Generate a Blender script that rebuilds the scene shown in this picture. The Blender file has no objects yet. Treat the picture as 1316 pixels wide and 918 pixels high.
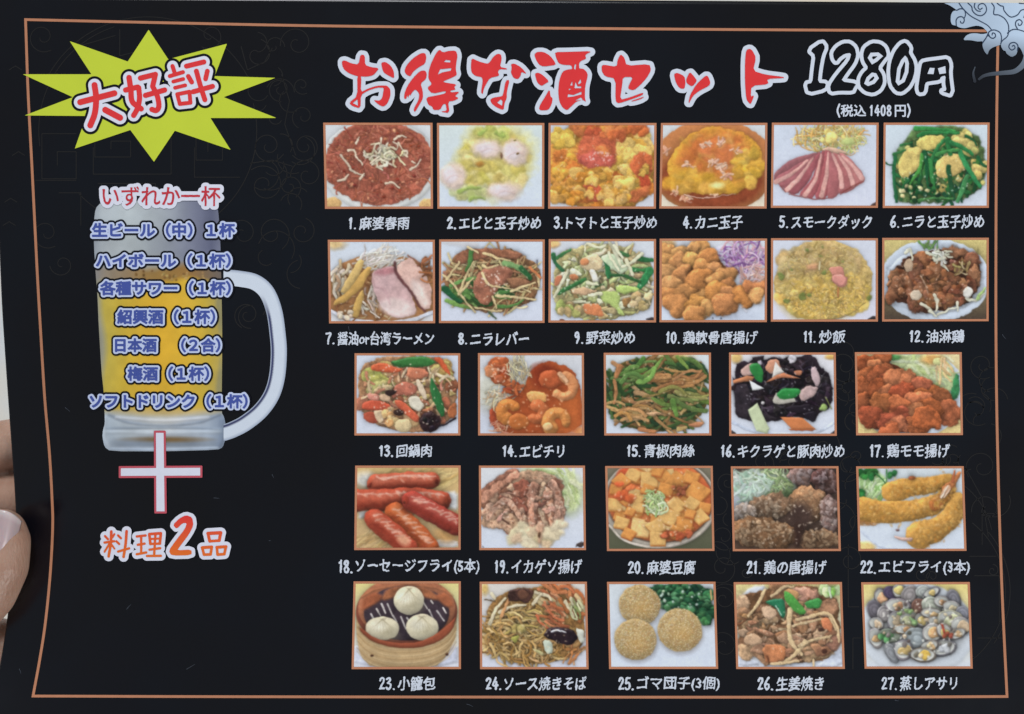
import bpy, bmesh, math, random
import numpy as np
from mathutils import Vector

# ------------------------------------------------------------------ camera, world, light, exposure
S = 0.00032                 # metres on the sheet for one pixel of the photograph
CAM_D = 0.50                # camera height above the flat part of the sheet (metres)
D = CAM_D / S
CU, CV = 658.0, 459.0       # centre of the photograph

scene = bpy.context.scene
col_main = scene.collection

cam_data = bpy.data.cameras.new("camera")
cam_data.sensor_width = 36.0
cam_data.lens = 36.0 * CAM_D / (1316 * S)
cam_data.clip_start = 0.01
cam_data.clip_end = 50.0
cam_data.dof.use_dof = True
cam_data.dof.focus_distance = CAM_D + 0.003
cam_data.dof.aperture_fstop = 9.0
cam = bpy.data.objects.new("camera", cam_data)
cam.location = (0, 0, CAM_D)
col_main.objects.link(cam)
scene.camera = cam
scene.render.resolution_x, scene.render.resolution_y = 1024, 714

world = bpy.data.worlds.new("World")
scene.world = world
world.use_nodes = True
wbg = world.node_tree.nodes["Background"]
wbg.inputs[0].default_value = (0.84, 0.92, 1.0, 1)
wbg.inputs[1].default_value = 0.30

def area_lamp(name, loc, target, size, power, color):
    l = bpy.data.lights.new(name, 'AREA')
    l.shape = 'SQUARE'; l.size = size; l.energy = power; l.color = color
    o = bpy.data.objects.new(name, l)
    o.location = loc
    o.rotation_euler = (Vector(target) - Vector(loc)).to_track_quat('-Z', 'Y').to_euler()
    col_main.objects.link(o)
    return o

area_lamp("window_light", (-0.55, 2.9, 1.9), (0.0, 0, 0), 1.3, 77.0, (0.96, 0.98, 1.0))
area_lamp("room_light", (2.4, -1.8, 1.7), (0.0, 0, 0), 1.2, 62.0, (1.0, 0.98, 0.96))

area_lamp("warm_side_light", (-1.0, 0.22, -0.06), (-0.2, -0.05, -0.05), 0.4, 1.5, (1.0, 0.74, 0.56))  # added lamp with no seen source, brightens the fingers and left table strip

scene.view_settings.view_transform = 'Standard'
scene.view_settings.look = 'None'
scene.view_settings.exposure = 0.0
scene.view_settings.gamma = 1.0
scene.view_settings.use_curve_mapping = False

# ------------------------------------------------------------------ the shape of the sheet
_gv = np.array([-60, 0, 110, 220, 310, 400, 500, 560, 620, 650, 690, 760, 830, 893, 960, 1200], float)
_gg = np.array([0, .02, .07, .15, .27, .46, .74, .89, .99, 1.0, .96, .68, .32, .02, -.28, -.3])
_dv = np.arange(-60, 1200, 2.0)
_dg = np.interp(_dv, _gv, _gg)
_k = np.exp(-0.5 * (np.arange(-30, 31) / 12.0) ** 2); _k /= _k.sum()
_dg = np.convolve(np.pad(_dg, 30, mode='edge'), _k, mode='valid')

def sheet_z(u, v):
    """height (in pixel units) of the sheet: its left edge is bent down where the thumb presses"""
    u = np.asarray(u, float); v = np.asarray(v, float)
    h = np.clip((430 - u) / 430, 0, 1.08) ** 2
    return -84.0 * h * np.interp(v, _dv, _dg)

def unproject(u, v, z):
    u = np.asarray(u, float); v = np.asarray(v, float); z = np.asarray(z, float)
    k = (D - z) / D
    return np.stack([(u - CU) * k * S, (CV - v) * k * S, z * S + 0 * u], -1)

def on_sheet(u, v, layer):
    z = sheet_z(u, v)
    p = unproject(u, v, z)
    p[..., 2] += layer * 0.00007
    return p

# ------------------------------------------------------------------ object helpers
def link(name, data, parent=None):
    o = bpy.data.objects.new(name, data)
    col_main.objects.link(o)
    if parent is not None:
        o.parent = parent
    return o

def fast_mesh(name, verts, faces_list, mat, parent=None, colors=None, smooth=True):
    """faces_list: list of (n,k) int arrays"""
    me = bpy.data.meshes.new(name)
    verts = np.ascontiguousarray(verts, np.float32)
    me.vertices.add(len(verts)); me.vertices.foreach_set("co", verts.ravel())
    tot = [np.full(len(f), f.shape[1], np.int32) for f in faces_list if len(f)]
    idx = [f.ravel() for f in faces_list if len(f)]
    tot = np.concatenate(tot); idx = np.concatenate(idx).astype(np.int32)
    start = np.concatenate([[0], np.cumsum(tot)[:-1]]).astype(np.int32)
    me.loops.add(len(idx)); me.loops.foreach_set("vertex_index", idx)
    me.polygons.add(len(tot)); me.polygons.foreach_set("loop_start", start)
    me.update(calc_edges=True)
    me.validate()
    if smooth:
        me.polygons.foreach_set("use_smooth", np.ones(len(me.polygons), bool))
    if colors is not None:
        a = me.color_attributes.new("ink", 'FLOAT_COLOR', 'POINT')
        c = np.ones((len(verts), 4), np.float32); c[:, :3] = colors
        a.data.foreach_set("color", c.ravel())
    me.materials.append(mat)
    return link(name, me, parent)

# ------------------------------------------------------------------ inks and materials
GAIN = 0.80       # light falling on the sheet: a perfect white reads as this
HAZE = 0.0075     # even sheen of the laminate
def lin(c):
    c = np.asarray(c, float)
    c = np.where(c > 1.0, c, c * 1.0) / 255.0
    return np.where(c <= 0.04045, c / 12.92, ((c + 0.055) / 1.055) ** 2.4)
def ink(c):
    return np.clip((lin(c) - HAZE) / GAIN, 0.0015, 0.93)

def print_material(name, c=None, mottle=0.10, scale=260.0):
    m = bpy.data.materials.new(name); m.use_nodes = True
    nt = m.node_tree; b = nt.nodes["Principled BSDF"]
    b.inputs["Roughness"].default_value = 0.22
    b.inputs["Specular IOR Level"].default_value = 0.36
    tc = nt.nodes.new("ShaderNodeTexCoord")
    n = nt.nodes.new("ShaderNodeTexNoise"); n.inputs["Scale"].default_value = scale; n.inputs["Detail"].default_value = 4
    nt.links.new(tc.outputs["Object"], n.inputs["Vector"])
    r = nt.nodes.new("ShaderNodeMapRange")
    r.inputs["To Min"].default_value = 1 - mottle; r.inputs["To Max"].default_value = 1 + mottle
    nt.links.new(n.outputs["Fac"], r.inputs["Value"])
    mul = nt.nodes.new("ShaderNodeMix"); mul.data_type = 'RGBA'; mul.blend_type = 'MULTIPLY'
    mul.inputs["Factor"].default_value = 1.0
    if c is None:
        a = nt.nodes.new("ShaderNodeAttribute"); a.attribute_name = "ink"
        nt.links.new(a.outputs["Color"], mul.inputs[6])
    else:
        k = ink(c); mul.inputs[6].default_value = (k[0], k[1], k[2], 1)
    nt.links.new(r.outputs["Result"], mul.inputs[7])
    nt.links.new(mul.outputs[2], b.inputs["Base Color"])
    # gentle waviness of the laminate film
    w = nt.nodes.new("ShaderNodeTexNoise"); w.inputs["Scale"].default_value = 22.0; w.inputs["Detail"].default_value = 2
    nt.links.new(tc.outputs["Object"], w.inputs["Vector"])
    bp = nt.nodes.new("ShaderNodeBump"); bp.inputs["Strength"].default_value = 0.12; bp.inputs["Distance"].default_value = 0.002
    nt.links.new(w.outputs["Fac"], bp.inputs["Height"])
    nt.links.new(bp.outputs["Normal"], b.inputs["Normal"])
    return m

M_ink = print_material("printed_picture", None, 0.04)
M_line = print_material("copper_ink", (174, 120, 92))
M_frame = print_material("orange_ink", (182, 124, 94))
M_white = print_material("white_ink", (199, 205, 217), 0.05)
M_cap = print_material("grey_white_ink", (196, 202, 213), 0.08)
M_pale = print_material("pale_lavender_ink", (210, 211, 224), 0.05)
M_red = print_material("red_ink", (211, 58, 60), 0.07)
M_dred = print_material("dark_red_ink", (184, 56, 66), 0.07)
M_plusred = print_material("plum_red_ink", (186, 84, 96), 0.07)
M_blue = print_material("blue_ink", (70, 84, 152), 0.06)
M_lav = print_material("lavender_ink", (187, 197, 232), 0.05)
M_black = print_material("black_ink", (17, 20, 29), 0.1)
M_lime = print_material("lime_ink", (187, 200, 62), 0.06, 60)
M_faint = print_material("faint_grey_ink", (40, 39, 39), 0.3, 40)
M_orn = print_material("ornament_line_ink", (52, 66, 88), 0.1)
M_scr = print_material("scratch_ink", (62, 66, 74), 0.3)

def sheet_material():
    m = bpy.data.materials.new("black_laminated_print"); m.use_nodes = True
    nt = m.node_tree; b = nt.nodes["Principled BSDF"]
    b.inputs["Roughness"].default_value = 0.22
    b.inputs["Specular IOR Level"].default_value = 0.36
    tc = nt.nodes.new("ShaderNodeTexCoord")
    n = nt.nodes.new("ShaderNodeTexNoise"); n.inputs["Scale"].default_value = 9.0; n.inputs["Detail"].default_value = 5
    nt.links.new(tc.outputs["Object"], n.inputs["Vector"])
    cr = nt.nodes.new("ShaderNodeValToRGB")
    e = cr.color_ramp.elements
    e[0].position = 0.3; e[0].color = (0.0028, 0.0022, 0.0030, 1)
    e[1].position = 0.7; e[1].color = (0.0020, 0.0042, 0.0088, 1)  # bluish clouds of sheen and fingerprints painted into the base colour
    x = cr.color_ramp.elements.new(0.5); x.color = (0.0022, 0.0024, 0.0052, 1)
    nt.links.new(n.outputs["Fac"], cr.inputs["Fac"])
    nt.links.new(cr.outputs["Color"], b.inputs["Base Color"])
    w = nt.nodes.new("ShaderNodeTexNoise"); w.inputs["Scale"].default_value = 22.0; w.inputs["Detail"].default_value = 2
    nt.links.new(tc.outputs["Object"], w.inputs["Vector"])
    bp = nt.nodes.new("ShaderNodeBump"); bp.inputs["Strength"].default_value = 0.12; bp.inputs["Distance"].default_value = 0.002
    nt.links.new(w.outputs["Fac"], bp.inputs["Height"])
    nt.links.new(bp.outputs["Normal"], b.inputs["Normal"])
    # fingerprints and rubbing change the gloss
    g = nt.nodes.new("ShaderNodeTexNoise"); g.inputs["Scale"].default_value = 30.0; g.inputs["Detail"].default_value = 6
    nt.links.new(tc.outputs["Object"], g.inputs["Vector"])
    mr = nt.nodes.new("ShaderNodeMapRange"); mr.inputs["To Min"].default_value = 0.16; mr.inputs["To Max"].default_value = 0.30
    nt.links.new(g.outputs["Fac"], mr.inputs["Value"]); nt.links.new(mr.outputs["Result"], b.inputs["Roughness"])
    return m
M_sheet = sheet_material()

# ------------------------------------------------------------------ distance fields and outlines -> flat printed meshes
def grid_for(box, res, margin):
    u0, v0, u1, v1 = box
    us = np.arange(u0 - margin, u1 + margin + 1 / res, 1 / res)
    vs = np.arange(v0 - margin, v1 + margin + 1 / res, 1 / res)
    return us, vs

def seg_sd(segs, us, vs, band=9.0):
    """signed distance to closed outlines given as directed segments; negative inside"""
    du = us[1] - us[0]
    d = np.full((len(vs), len(us)), float(band * band))
    wind = np.zeros((len(vs), len(us) + 1))
    for x0, y0, x1, y1 in segs:
        i0 = max(0, int((min(x0, x1) - band - us[0]) / du)); i1 = min(len(us), int((max(x0, x1) + band - us[0]) / du) + 2)
        j0 = max(0, int((min(y0, y1) - band - vs[0]) / du)); j1 = min(len(vs), int((max(y0, y1) + band - vs[0]) / du) + 2)
        if i1 > i0 and j1 > j0:
            px = us[None, i0:i1] - x0; py = vs[j0:j1, None] - y0
            ex, ey = x1 - x0, y1 - y0
            L = ex * ex + ey * ey + 1e-12
            t = np.clip((px * ex + py * ey) / L, 0, 1)
            dd = (px - t * ex) ** 2 + (py - t * ey) ** 2
            w = d[j0:j1, i0:i1]; np.minimum(w, dd, out=w)
        if y0 != y1:
            lo, hi = (y0, y1) if y0 < y1 else (y1, y0)
            ja = max(0, int(math.ceil((lo - vs[0]) / du))); jb = min(len(vs) - 1, int(math.ceil((hi - vs[0]) / du)) - 1)
            if jb >= ja:
                jj = np.arange(ja, jb + 1)
                xc = x0 + (vs[jj] - y0) / (y1 - y0) * (x1 - x0)
                ii = np.clip(np.ceil((xc - us[0]) / du).astype(int), 0, len(us))
                np.add.at(wind, (jj, ii), 1.0 if y1 > y0 else -1.0)
    inside = np.abs(np.cumsum(wind, 1)[:, :-1]) > 0.5
    d = np.sqrt(d)
    return np.where(inside, -d, d)

def poly_segs(pts):
    p = np.asarray(pts, float); q = np.roll(p, -1, 0)
    return np.concatenate([p, q], 1)

def round_poly(pts, k=1):
    """one corner-cutting pass, for brush shapes"""
    p = np.asarray(pts, float)
    for _ in range(k):
        q = np.roll(p, -1, 0)
        p = np.stack([p * .8 + q * .2, p * .2 + q * .8], 1).reshape(-1, 2)
    return p

def spline(pts, n=10):
    p = np.asarray(pts, float)
    if len(p) < 3:
        return p
    e = np.concatenate([[2 * p[0] - p[1]], p, [2 * p[-1] - p[-2]]])
    out = []
    t = np.linspace(0, 1, n, endpoint=False)[:, None]
    for i in range(1, len(e) - 2):
        a, b, c, d = e[i - 1], e[i], e[i + 1], e[i + 2]
        out.append(0.5 * (2 * b + (c - a) * t + (2 * a - 5 * b + 4 * c - d) * t ** 2 + (3 * b - a - 3 * c + d) * t ** 3))
    out.append(p[-1:])
    return np.concatenate(out)

def stroke_sd(strokes, us, vs, band=9.0):
    """strokes: list of (points, r0, r1)"""
    du = us[1] - us[0]
    sd = np.full((len(vs), len(us)), float(band))
    for pts, r0, r1 in strokes:
        n = len(pts)
        for k in range(n - 1):
            (x0, y0), (x1, y1) = pts[k], pts[k + 1]
            ra = r0 + (r1 - r0) * k / (n - 1); rb = r0 + (r1 - r0) * (k + 1) / (n - 1)
            b = band + max(ra, rb)
            i0 = max(0, int((min(x0, x1) - b - us[0]) / du)); i1 = min(len(us), int((max(x0, x1) + b - us[0]) / du) + 2)
            j0 = max(0, int((min(y0, y1) - b - vs[0]) / du)); j1 = min(len(vs), int((max(y0, y1) + b - vs[0]) / du) + 2)
            if i1 <= i0 or j1 <= j0:
                continue
            px = us[None, i0:i1] - x0; py = vs[j0:j1, None] - y0
            ex, ey = x1 - x0, y1 - y0
            t = np.clip((px * ex + py * ey) / (ex * ex + ey * ey + 1e-9), 0, 1)
            dd = np.sqrt((px - t * ex) ** 2 + (py - t * ey) ** 2) - (ra + (rb - ra) * t)
            w = sd[j0:j1, i0:i1]; np.minimum(w, dd, out=w)
    return sd

_font_cache = {}
def text_segs(body):
    if body in _font_cache:
        return _font_cache[body]
    c = bpy.data.curves.new("lettering_outline", 'FONT')
    c.body = body; c.resolution_u = 3
    o = bpy.data.objects.new("lettering_outline", c)
    col_main.objects.link(o)
    bpy.context.view_layer.update()
    dg = bpy.context.evaluated_depsgraph_get()
    me = bpy.data.meshes.new_from_object(o.evaluated_get(dg))
    co = np.empty(len(me.vertices) * 3); me.vertices.foreach_get("co", co); co = co.reshape(-1, 3)[:, :2]
    cnt = {}
    for p in me.polygons:
        vs = list(p.vertices)
        for a, b in zip(vs, vs[1:] + vs[:1]):
            key = (round(co[a][0], 5), round(co[a][1], 5), round(co[b][0], 5), round(co[b][1], 5))
            rev = key[2:] + key[:2]
            if rev in cnt:
                del cnt[rev]
            else:
                cnt[key] = 1
    s = np.array(list(cnt))
    s[:, [1, 3]] *= -1
    bpy.data.objects.remove(o); bpy.data.curves.remove(c); bpy.data.meshes.remove(me)
    _font_cache[body] = s
    return s

def text_field(body, box, res=3.0, margin=8.0, shear=0.0, slope=0.0, band=9.0):
    s = text_segs(body).copy()
    x = s[:, [0, 2]]; y = s[:, [1, 3]]
    x = x - shear * y
    u0, v0, u1, v1 = box
    X = u0 + (x - x.min()) / (x.max() - x.min()) * (u1 - u0)
    Y = v0 + (y - y.min()) / (y.max() - y.min()) * (v1 - v0) + slope * (X - u0)
    segs = np.stack([X[:, 0], Y[:, 0], X[:, 1], Y[:, 1]], 1)
    us, vs = grid_for((u0, v0 - abs(slope) * (u1 - u0), u1, v1 + abs(slope) * (u1 - u0)), res, margin)
    return us, vs, seg_sd(segs, us, vs, band)

DIGIT = {
 '1': [[(.10, .22), (.33, .05)], [(.33, .05), (.27, .95)]],
 '2': [[(.05, .25), (.2, .05), (.42, .08), (.45, .3), (.25, .6), (.05, .93)], [(.05, .93), (.5, .9)]],
 '3': [[(.06, .12), (.3, .03), (.45, .2), (.2, .45)], [(.2, .45), (.45, .55), (.45, .8), (.22, .97), (.03, .85)]],
 '4': [[(.32, .03), (.03, .65), (.54, .62)], [(.38, .35), (.33, .97)]],
 '5': [[(.14, .05), (.5, .04)], [(.14, .05), (.08, .45), (.32, .4), (.48, .6), (.4, .88), (.15, .97), (.02, .85)]],
 '6': [[(.42, .03), (.12, .4), (.05, .75), (.22, .96), (.44, .8), (.40, .58), (.2, .55), (.07, .7)]],
 '7': [[(.03, .1), (.5, .06), (.3, .5), (.2, .97)]],
 '8': [[(.25, .48), (.08, .28), (.2, .05), (.4, .12), (.4, .32), (.25, .48), (.06, .7), (.15, .94), (.38, .94), (.47, .72), (.25, .48)]],
 '9': [[(.42, .3), (.28, .48), (.1, .36), (.15, .1), (.35, .05), (.44, .25), (.42, .6), (.25, .97)]],
 '0': [[(.25, .04), (.08, .25), (.06, .7), (.22, .96), (.42, .8), (.47, .35), (.36, .08), (.25, .04)]],
}
def digit_strokes(ch, u, v, w, h, r):
    return [(spline([(u + x / .52 * w, v + y * h) for x, y in q], 6), r, r * .85) for q in DIGIT[ch]]
def numbered_field(text, box, res, margin, gap=6.6):
    """a caption such as 12.name: brush digits drawn as strokes, the name from the font's outlines"""
    num, name = text.split('.', 1)
    u0, v0, u1, v1 = box
    us, vs = grid_for(box, res, margin)
    st = []
    u = u0 + 1.2
    for ch in num:
        w = 4.0 if ch == '1' else 6.0
        st += digit_strokes(ch, u, v0 + 1.6, w, v1 - v0 - 3.2, 1.02); u += w + 2.4
    st.append(([(u + .9, v1 - 2.0), (u + 1.2, v1 - 1.9)], .85, .8))
    u = u + gap
    s = text_segs(name)
    x = s[:, [0, 2]]; y = s[:, [1, 3]]
    # horizontals of brush lettering climb to the right within each character
    adv = (x.max() - x.min()) / max(1, len(name) - .08)
    fr = np.mod((x - x.min()) / adv, 1.0)
    y = y - .11 * adv * np.where(fr < .9, fr - .45, .45 - (fr - .9) * 9.0)
    x = x - .06 * y
    X = u + (x - x.min()) / (x.max() - x.min()) * (u1 - u)
    Y = v0 + (y - y.min()) / (y.max() - y.min()) * (v1 - v0)
    sd = seg_sd(np.stack([X[:, 0], Y[:, 0], X[:, 1], Y[:, 1]], 1), us, vs, 9.0)
    return us, vs, np.minimum(sd, stroke_sd(st, us, vs, 9.0))

_rng = np.random.RandomState(3)
def smooth_noise(h, w, cell, rng=None):
    r = rng or _rng
    gh, gw = int(h / cell) + 4, int(w / cell) + 4
    g = r.rand(gh, gw) * 2 - 1
    y = np.arange(h) / cell + 1; x = np.arange(w) / cell + 1
    yi = y.astype(int); xi = x.astype(int)
    fy = (y - yi); fx = (x - xi)
    fy = (fy * fy * (3 - 2 * fy))[:, None]; fx = (fx * fx * (3 - 2 * fx))[None]
    a = g[yi][:, xi]; b = g[yi][:, xi + 1]; c = g[yi + 1][:, xi]; d = g[yi + 1][:, xi + 1]
    return (a * (1 - fx) + b * fx) * (1 - fy) + (c * (1 - fx) + d * fx) * fy

def field_mesh(name, us, vs, F, mat, parent, layer, colfn=None):
    """the area F > 0 as a mesh lying on the sheet (marching squares)"""
    H, W = F.shape
    F = np.where(np.abs(F) < 1e-6, 1e-6, F).astype(float)
    F = F.copy(); F[0] = np.minimum(F[0], -1e-3); F[-1] = np.minimum(F[-1], -1e-3)
    F[:, 0] = np.minimum(F[:, 0], -1e-3); F[:, -1] = np.minimum(F[:, -1], -1e-3)
    I = F > 0
    U, V = np.meshgrid(us, vs)
    gid = np.full((H, W), -1); n = int(I.sum()); gid[I] = np.arange(n)
    pu = [U[I]]; pv = [V[I]]
    hx = I[:, :-1] != I[:, 1:]; hid = np.full((H, W - 1), -1); k = int(hx.sum()); hid[hx] = n + np.arange(k); n += k
    t = (F[:, :-1] / (F[:, :-1] - F[:, 1:] + 1e-20))[hx]
    pu.append(U[:, :-1][hx] + t * (us[1] - us[0])); pv.append(V[:, :-1][hx])
    vx = I[:-1] != I[1:]; vid = np.full((H - 1, W), -1); k = int(vx.sum()); vid[vx] = n + np.arange(k); n += k
    t = (F[:-1] / (F[:-1] - F[1:] + 1e-20))[vx]
    pu.append(U[:-1][vx]); pv.append(V[:-1][vx] + t * (vs[1] - vs[0]))
    pu = np.concatenate(pu); pv = np.concatenate(pv)
    code = I[:-1, :-1] * 1 + I[:-1, 1:] * 2 + I[1:, 1:] * 4 + I[1:, :-1] * 8
    ring = [gid[:-1, :-1], hid[:-1], gid[:-1, 1:], vid[:, 1:], gid[1:, 1:], hid[1:], gid[1:, :-1], vid[:, :-1]]
    faces = []
    for c in range(1, 16):
        sel = code == c
        if not sel.any():
            continue
        bits = [c & 1, c >> 1 & 1, c >> 2 & 1, c >> 3 & 1]
        use = []
        for q in range(4):
            if bits[q]: use.append(2 * q)
            if bits[q] != bits[(q + 1) % 4]: use.append(2 * q + 1)
        faces.append(np.stack([ring[q][sel] for q in use][::-1], 1))
    verts = on_sheet(pu, pv, layer)
    colors = None if colfn is None else colfn(pu, pv)
    return fast_mesh(name, verts, faces, mat, parent, colors)

def zmap(origin, scale):
    ox, oy = origin
    def f(pts):
        p = np.asarray(pts, float)
        return np.stack([p[:, 0] / scale + ox, p[:, 1] / scale + oy], 1)
    return f

# ------------------------------------------------------------------ the printed dish pictures: a small painter
class Pic:
    """paints one printed picture; coordinates are those of an enlarged view, RECT is the picture's frame there"""
    def __init__(s, rect, seed):
        s.x0, s.y0, s.x1, s.y1 = rect
        s.W, s.H = 200, 158
        s.dx = (s.x1 - s.x0) / s.W; s.dy = (s.y1 - s.y0) / s.H
        s.xs = s.x0 + (np.arange(s.W) + .5) * s.dx; s.ys = s.y0 + (np.arange(s.H) + .5) * s.dy
        s.c = np.zeros((s.H, s.W, 3)) + 205.0
        s.r = np.random.RandomState(seed)
        n = 420
        s.fb = sum(smooth_noise(n, n, cell, s.r) * a for cell, a in ((22, .5), (10, .5), (5, .45), (2.4, .4)))
        s.fine = sum(smooth_noise(n, n, cell, s.r) * a for cell, a in ((5, .5), (2.2, .7)))
        s.broad = sum(smooth_noise(n, n, cell, s.r) * a for cell, a in ((26, .7), (11, .4)))
        s.mid = sum(smooth_noise(n, n, cell, s.r) * a for cell, a in ((17, .7), (8, .5)))
        s.warp = 1.0; s.detail = .34
    def _win(s, bx0, by0, bx1, by1):
        i0 = max(0, int((bx0 - s.x0) / s.dx)); i1 = min(s.W, int((bx1 - s.x0) / s.dx) + 2)
        j0 = max(0, int((by0 - s.y0) / s.dy)); j1 = min(s.H, int((by1 - s.y0) / s.dy) + 2)
        return (j0, j1, i0, i1) if i1 - i0 > 1 and j1 - j0 > 1 else None
    def _nz(s, w, f):
        oy, ox = s.r.randint(0, 200, 2)
        j0, j1, i0, i1 = w
        return f[oy:oy + j1 - j0, ox:ox + i1 - i0]
    def bg(s, a, b=None, nz=.02):
        a = np.array(a, float); b = a if b is None else np.array(b, float)
        t = np.linspace(0, 1, s.H)[:, None, None]
        s.c[:] = (a * (1 - t) + b * t) * (1 + nz * s.broad[:s.H, :s.W, None])
    def _shape(s, w, sd, col, bev=14, sh=.35, nz=.1, soft=4, shd=.35, shr=9, op=1.0, irr=0, hl=0, tex=None):
        j0, j1, i0, i1 = w
        if irr: sd = sd + irr * s._nz(w, s.mid) + irr * .22 * s._nz(w, s.fine)
        gy, gx = np.gradient(sd, s.dy, s.dx)
        d = np.maximum(-sd, 0)
        slope = 1 - np.clip(d / bev, 0, 1)
        lam = (gx * -.45 + gy * -.85) * slope
        sh *= .8
        ang = s.r.rand() * 6.28
        X = s.xs[None, i0:i1]; Y = s.ys[j0:j1, None]
        tilt = ((X - X.mean()) * math.cos(ang) + (Y - Y.mean()) * math.sin(ang)) / max(X.max() - X.min(), Y.max() - Y.min(), 30)
        val = 1 + sh * lam - .20 * sh * slope ** 2 + .13 * tilt
        col = np.array(col, float)
        f = s._nz(w, s.fb if tex is None else tex)
        f2 = s._nz(w, s.broad)
        C = col * val[..., None] * (1 + nz * f[..., None]) * (1 + nz * .8 * f2[..., None] * np.array([.06, -.03, -.18]))
        if hl:
            C = C + (np.clip(lam - .25, 0, 1) * np.clip(d / (bev * .35), 0, 1) * hl)[..., None] * 255
        sub = s.c[j0:j1, i0:i1]
        shd *= .55
        if shd:
            sub *= (1 - shd * np.exp(-np.maximum(sd, 0) / shr) * op)[..., None]
        a = np.clip(.5 - sd / soft, 0, 1)[..., None] * op
        sub[:] = sub * (1 - a) + C * a
    def ell(s, x, y, rx, ry, col, rot=0, **k):
        m = max(rx, ry) * 1.3 + 30
        w = s._win(x - m, y - m, x + m, y + m)
        if not w: return
        j0, j1, i0, i1 = w
        X = s.xs[None, i0:i1] - x; Y = s.ys[j0:j1, None] - y
        ca, sa = math.cos(rot), math.sin(rot)
        p = X * ca + Y * sa; q = -X * sa + Y * ca
        sd = (np.sqrt((p / rx) ** 2 + (q / ry) ** 2) - 1) * min(rx, ry)
        s._shape(w, sd, col, **k)
    def lump(s, x, y, r, col, n=3, **k):
        """a piece of food: several rounds run together"""
        m = r * 2.2 + 30
        w = s._win(x - m, y - m, x + m, y + m)
        if not w: return
        j0, j1, i0, i1 = w
        X = s.xs[None, i0:i1]; Y = s.ys[j0:j1, None]
        sd = None
        a0 = s.r.rand() * 6.28
        for q in range(n):
            a = a0 + q * 6.28 / n + s.r.randn() * .4
            o = r * (.30 + .3 * s.r.rand()); rr = r * (.48 + .34 * s.r.rand())
            cx, cy = x + o * math.cos(a) * 1.15, y + o * math.sin(a) * .85
            t = s.r.rand() * 3.1; ca, sa = math.cos(t), math.sin(t)
            p = (X - cx) * ca + (Y - cy) * sa; v = -(X - cx) * sa + (Y - cy) * ca
            d = (np.sqrt((p / (rr * 1.15)) ** 2 + (v / (rr * .88)) ** 2) - 1) * rr
            sd = d if sd is None else -np.log(np.exp(-sd / (r * .16)) + np.exp(-d / (r * .16))) * (r * .16)
        kk = dict(bev=r * .6, sh=.42, nz=.16, irr=5, shd=.34, shr=8, soft=7); kk.update(k)
        s._shape(w, sd, col, **kk)
    def lumps(s, n, reg, r, pal, **k):
        for x, y in sorted([s._spot(reg) for _ in range(n)], key=lambda q: q[1]):
            s.lump(x, y, r[0] + (r[1] - r[0]) * s.r.rand(), s._col(pal), **k)
    def slices(s, n, reg, r, pal, **k):
        kk = dict(rnd=1, bev=11, sh=.42, nz=.24, irr=5, shd=.5, shr=7, soft=5); kk.update(k)
        s.shards(n, reg, r, pal, **kk)
    def shards(s, n, reg, r, pal, **k):
        kk = dict(rnd=0, bev=10, sh=.6, nz=.3, irr=2, shd=.4); kk.update(k)
        for x, y in sorted([s._spot(reg) for _ in range(n)], key=lambda q: q[1]):
            a = np.sort(s.r.rand(5) * 6.28); rr = (r[0] + (r[1] - r[0]) * s.r.rand()) * (.6 + .6 * s.r.rand(5))
            s.poly(np.stack([x + rr * np.cos(a), y + rr * .8 * np.sin(a)], 1), s._col(pal), **kk)
    def poly(s, pts, col, rnd=1, **k):
        p = round_poly(pts, rnd) if rnd else np.asarray(pts, float)
        m = 34
        w = s._win(p[:, 0].min() - m, p[:, 1].min() - m, p[:, 0].max() + m, p[:, 1].max() + m)
        if not w: return
        j0, j1, i0, i1 = w
        X = s.xs[None, i0:i1]; Y = s.ys[j0:j1, None]
        d = np.full((j1 - j0, i1 - i0), 1e9); ins = np.zeros(d.shape, bool)
        for (ax, ay), (bx, by) in zip(p, np.roll(p, -1, 0)):
            ex, ey = bx - ax, by - ay
            t = np.clip(((X - ax) * ex + (Y - ay) * ey) / (ex * ex + ey * ey + 1e-9), 0, 1)
            d = np.minimum(d, (X - ax - t * ex) ** 2 + (Y - ay - t * ey) ** 2)
            if ay != by:
                ins ^= ((Y >= ay) != (Y >= by)) & (X < ax + (Y - ay) / (by - ay) * ex)
        d = np.sqrt(d)
        s._shape(w, np.where(ins, -d, d), col, **k)
    def st(s, pts, wd, col, w2=None, **k):
        p = spline(pts, 5) if len(pts) > 2 else np.asarray(pts, float)
        w2 = wd if w2 is None else w2
        m = max(wd, w2) + 26
        w = s._win(p[:, 0].min() - m, p[:, 1].min() - m, p[:, 0].max() + m, p[:, 1].max() + m)
        if not w: return
        j0, j1, i0, i1 = w
        X = s.xs[None, i0:i1]; Y = s.ys[j0:j1, None]
        sd = np.full((j1 - j0, i1 - i0), 1e9); n = len(p) - 1
        for q in range(n):
            (ax, ay), (bx, by) = p[q], p[q + 1]
            ra = (wd + (w2 - wd) * q / n) / 2; rb = (wd + (w2 - wd) * (q + 1) / n) / 2
            ex, ey = bx - ax, by - ay
            t = np.clip(((X - ax) * ex + (Y - ay) * ey) / (ex * ex + ey * ey + 1e-9), 0, 1)
            sd = np.minimum(sd, np.sqrt((X - ax - t * ex) ** 2 + (Y - ay - t * ey) ** 2) - ra - (rb - ra) * t)
        kk = dict(bev=max(3, wd * .30), sh=.34, nz=.14, soft=4, shd=.4, shr=5, irr=min(2.5, wd * .12)); kk.update(k)
        s._shape(w, sd, col, **kk)
    def _spot(s, reg):
        cx, cy, rx, ry = reg
        a = s.r.rand() * 2 * math.pi; q = math.sqrt(s.r.rand())
        return cx + rx * q * math.cos(a), cy + ry * q * math.sin(a)
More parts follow.
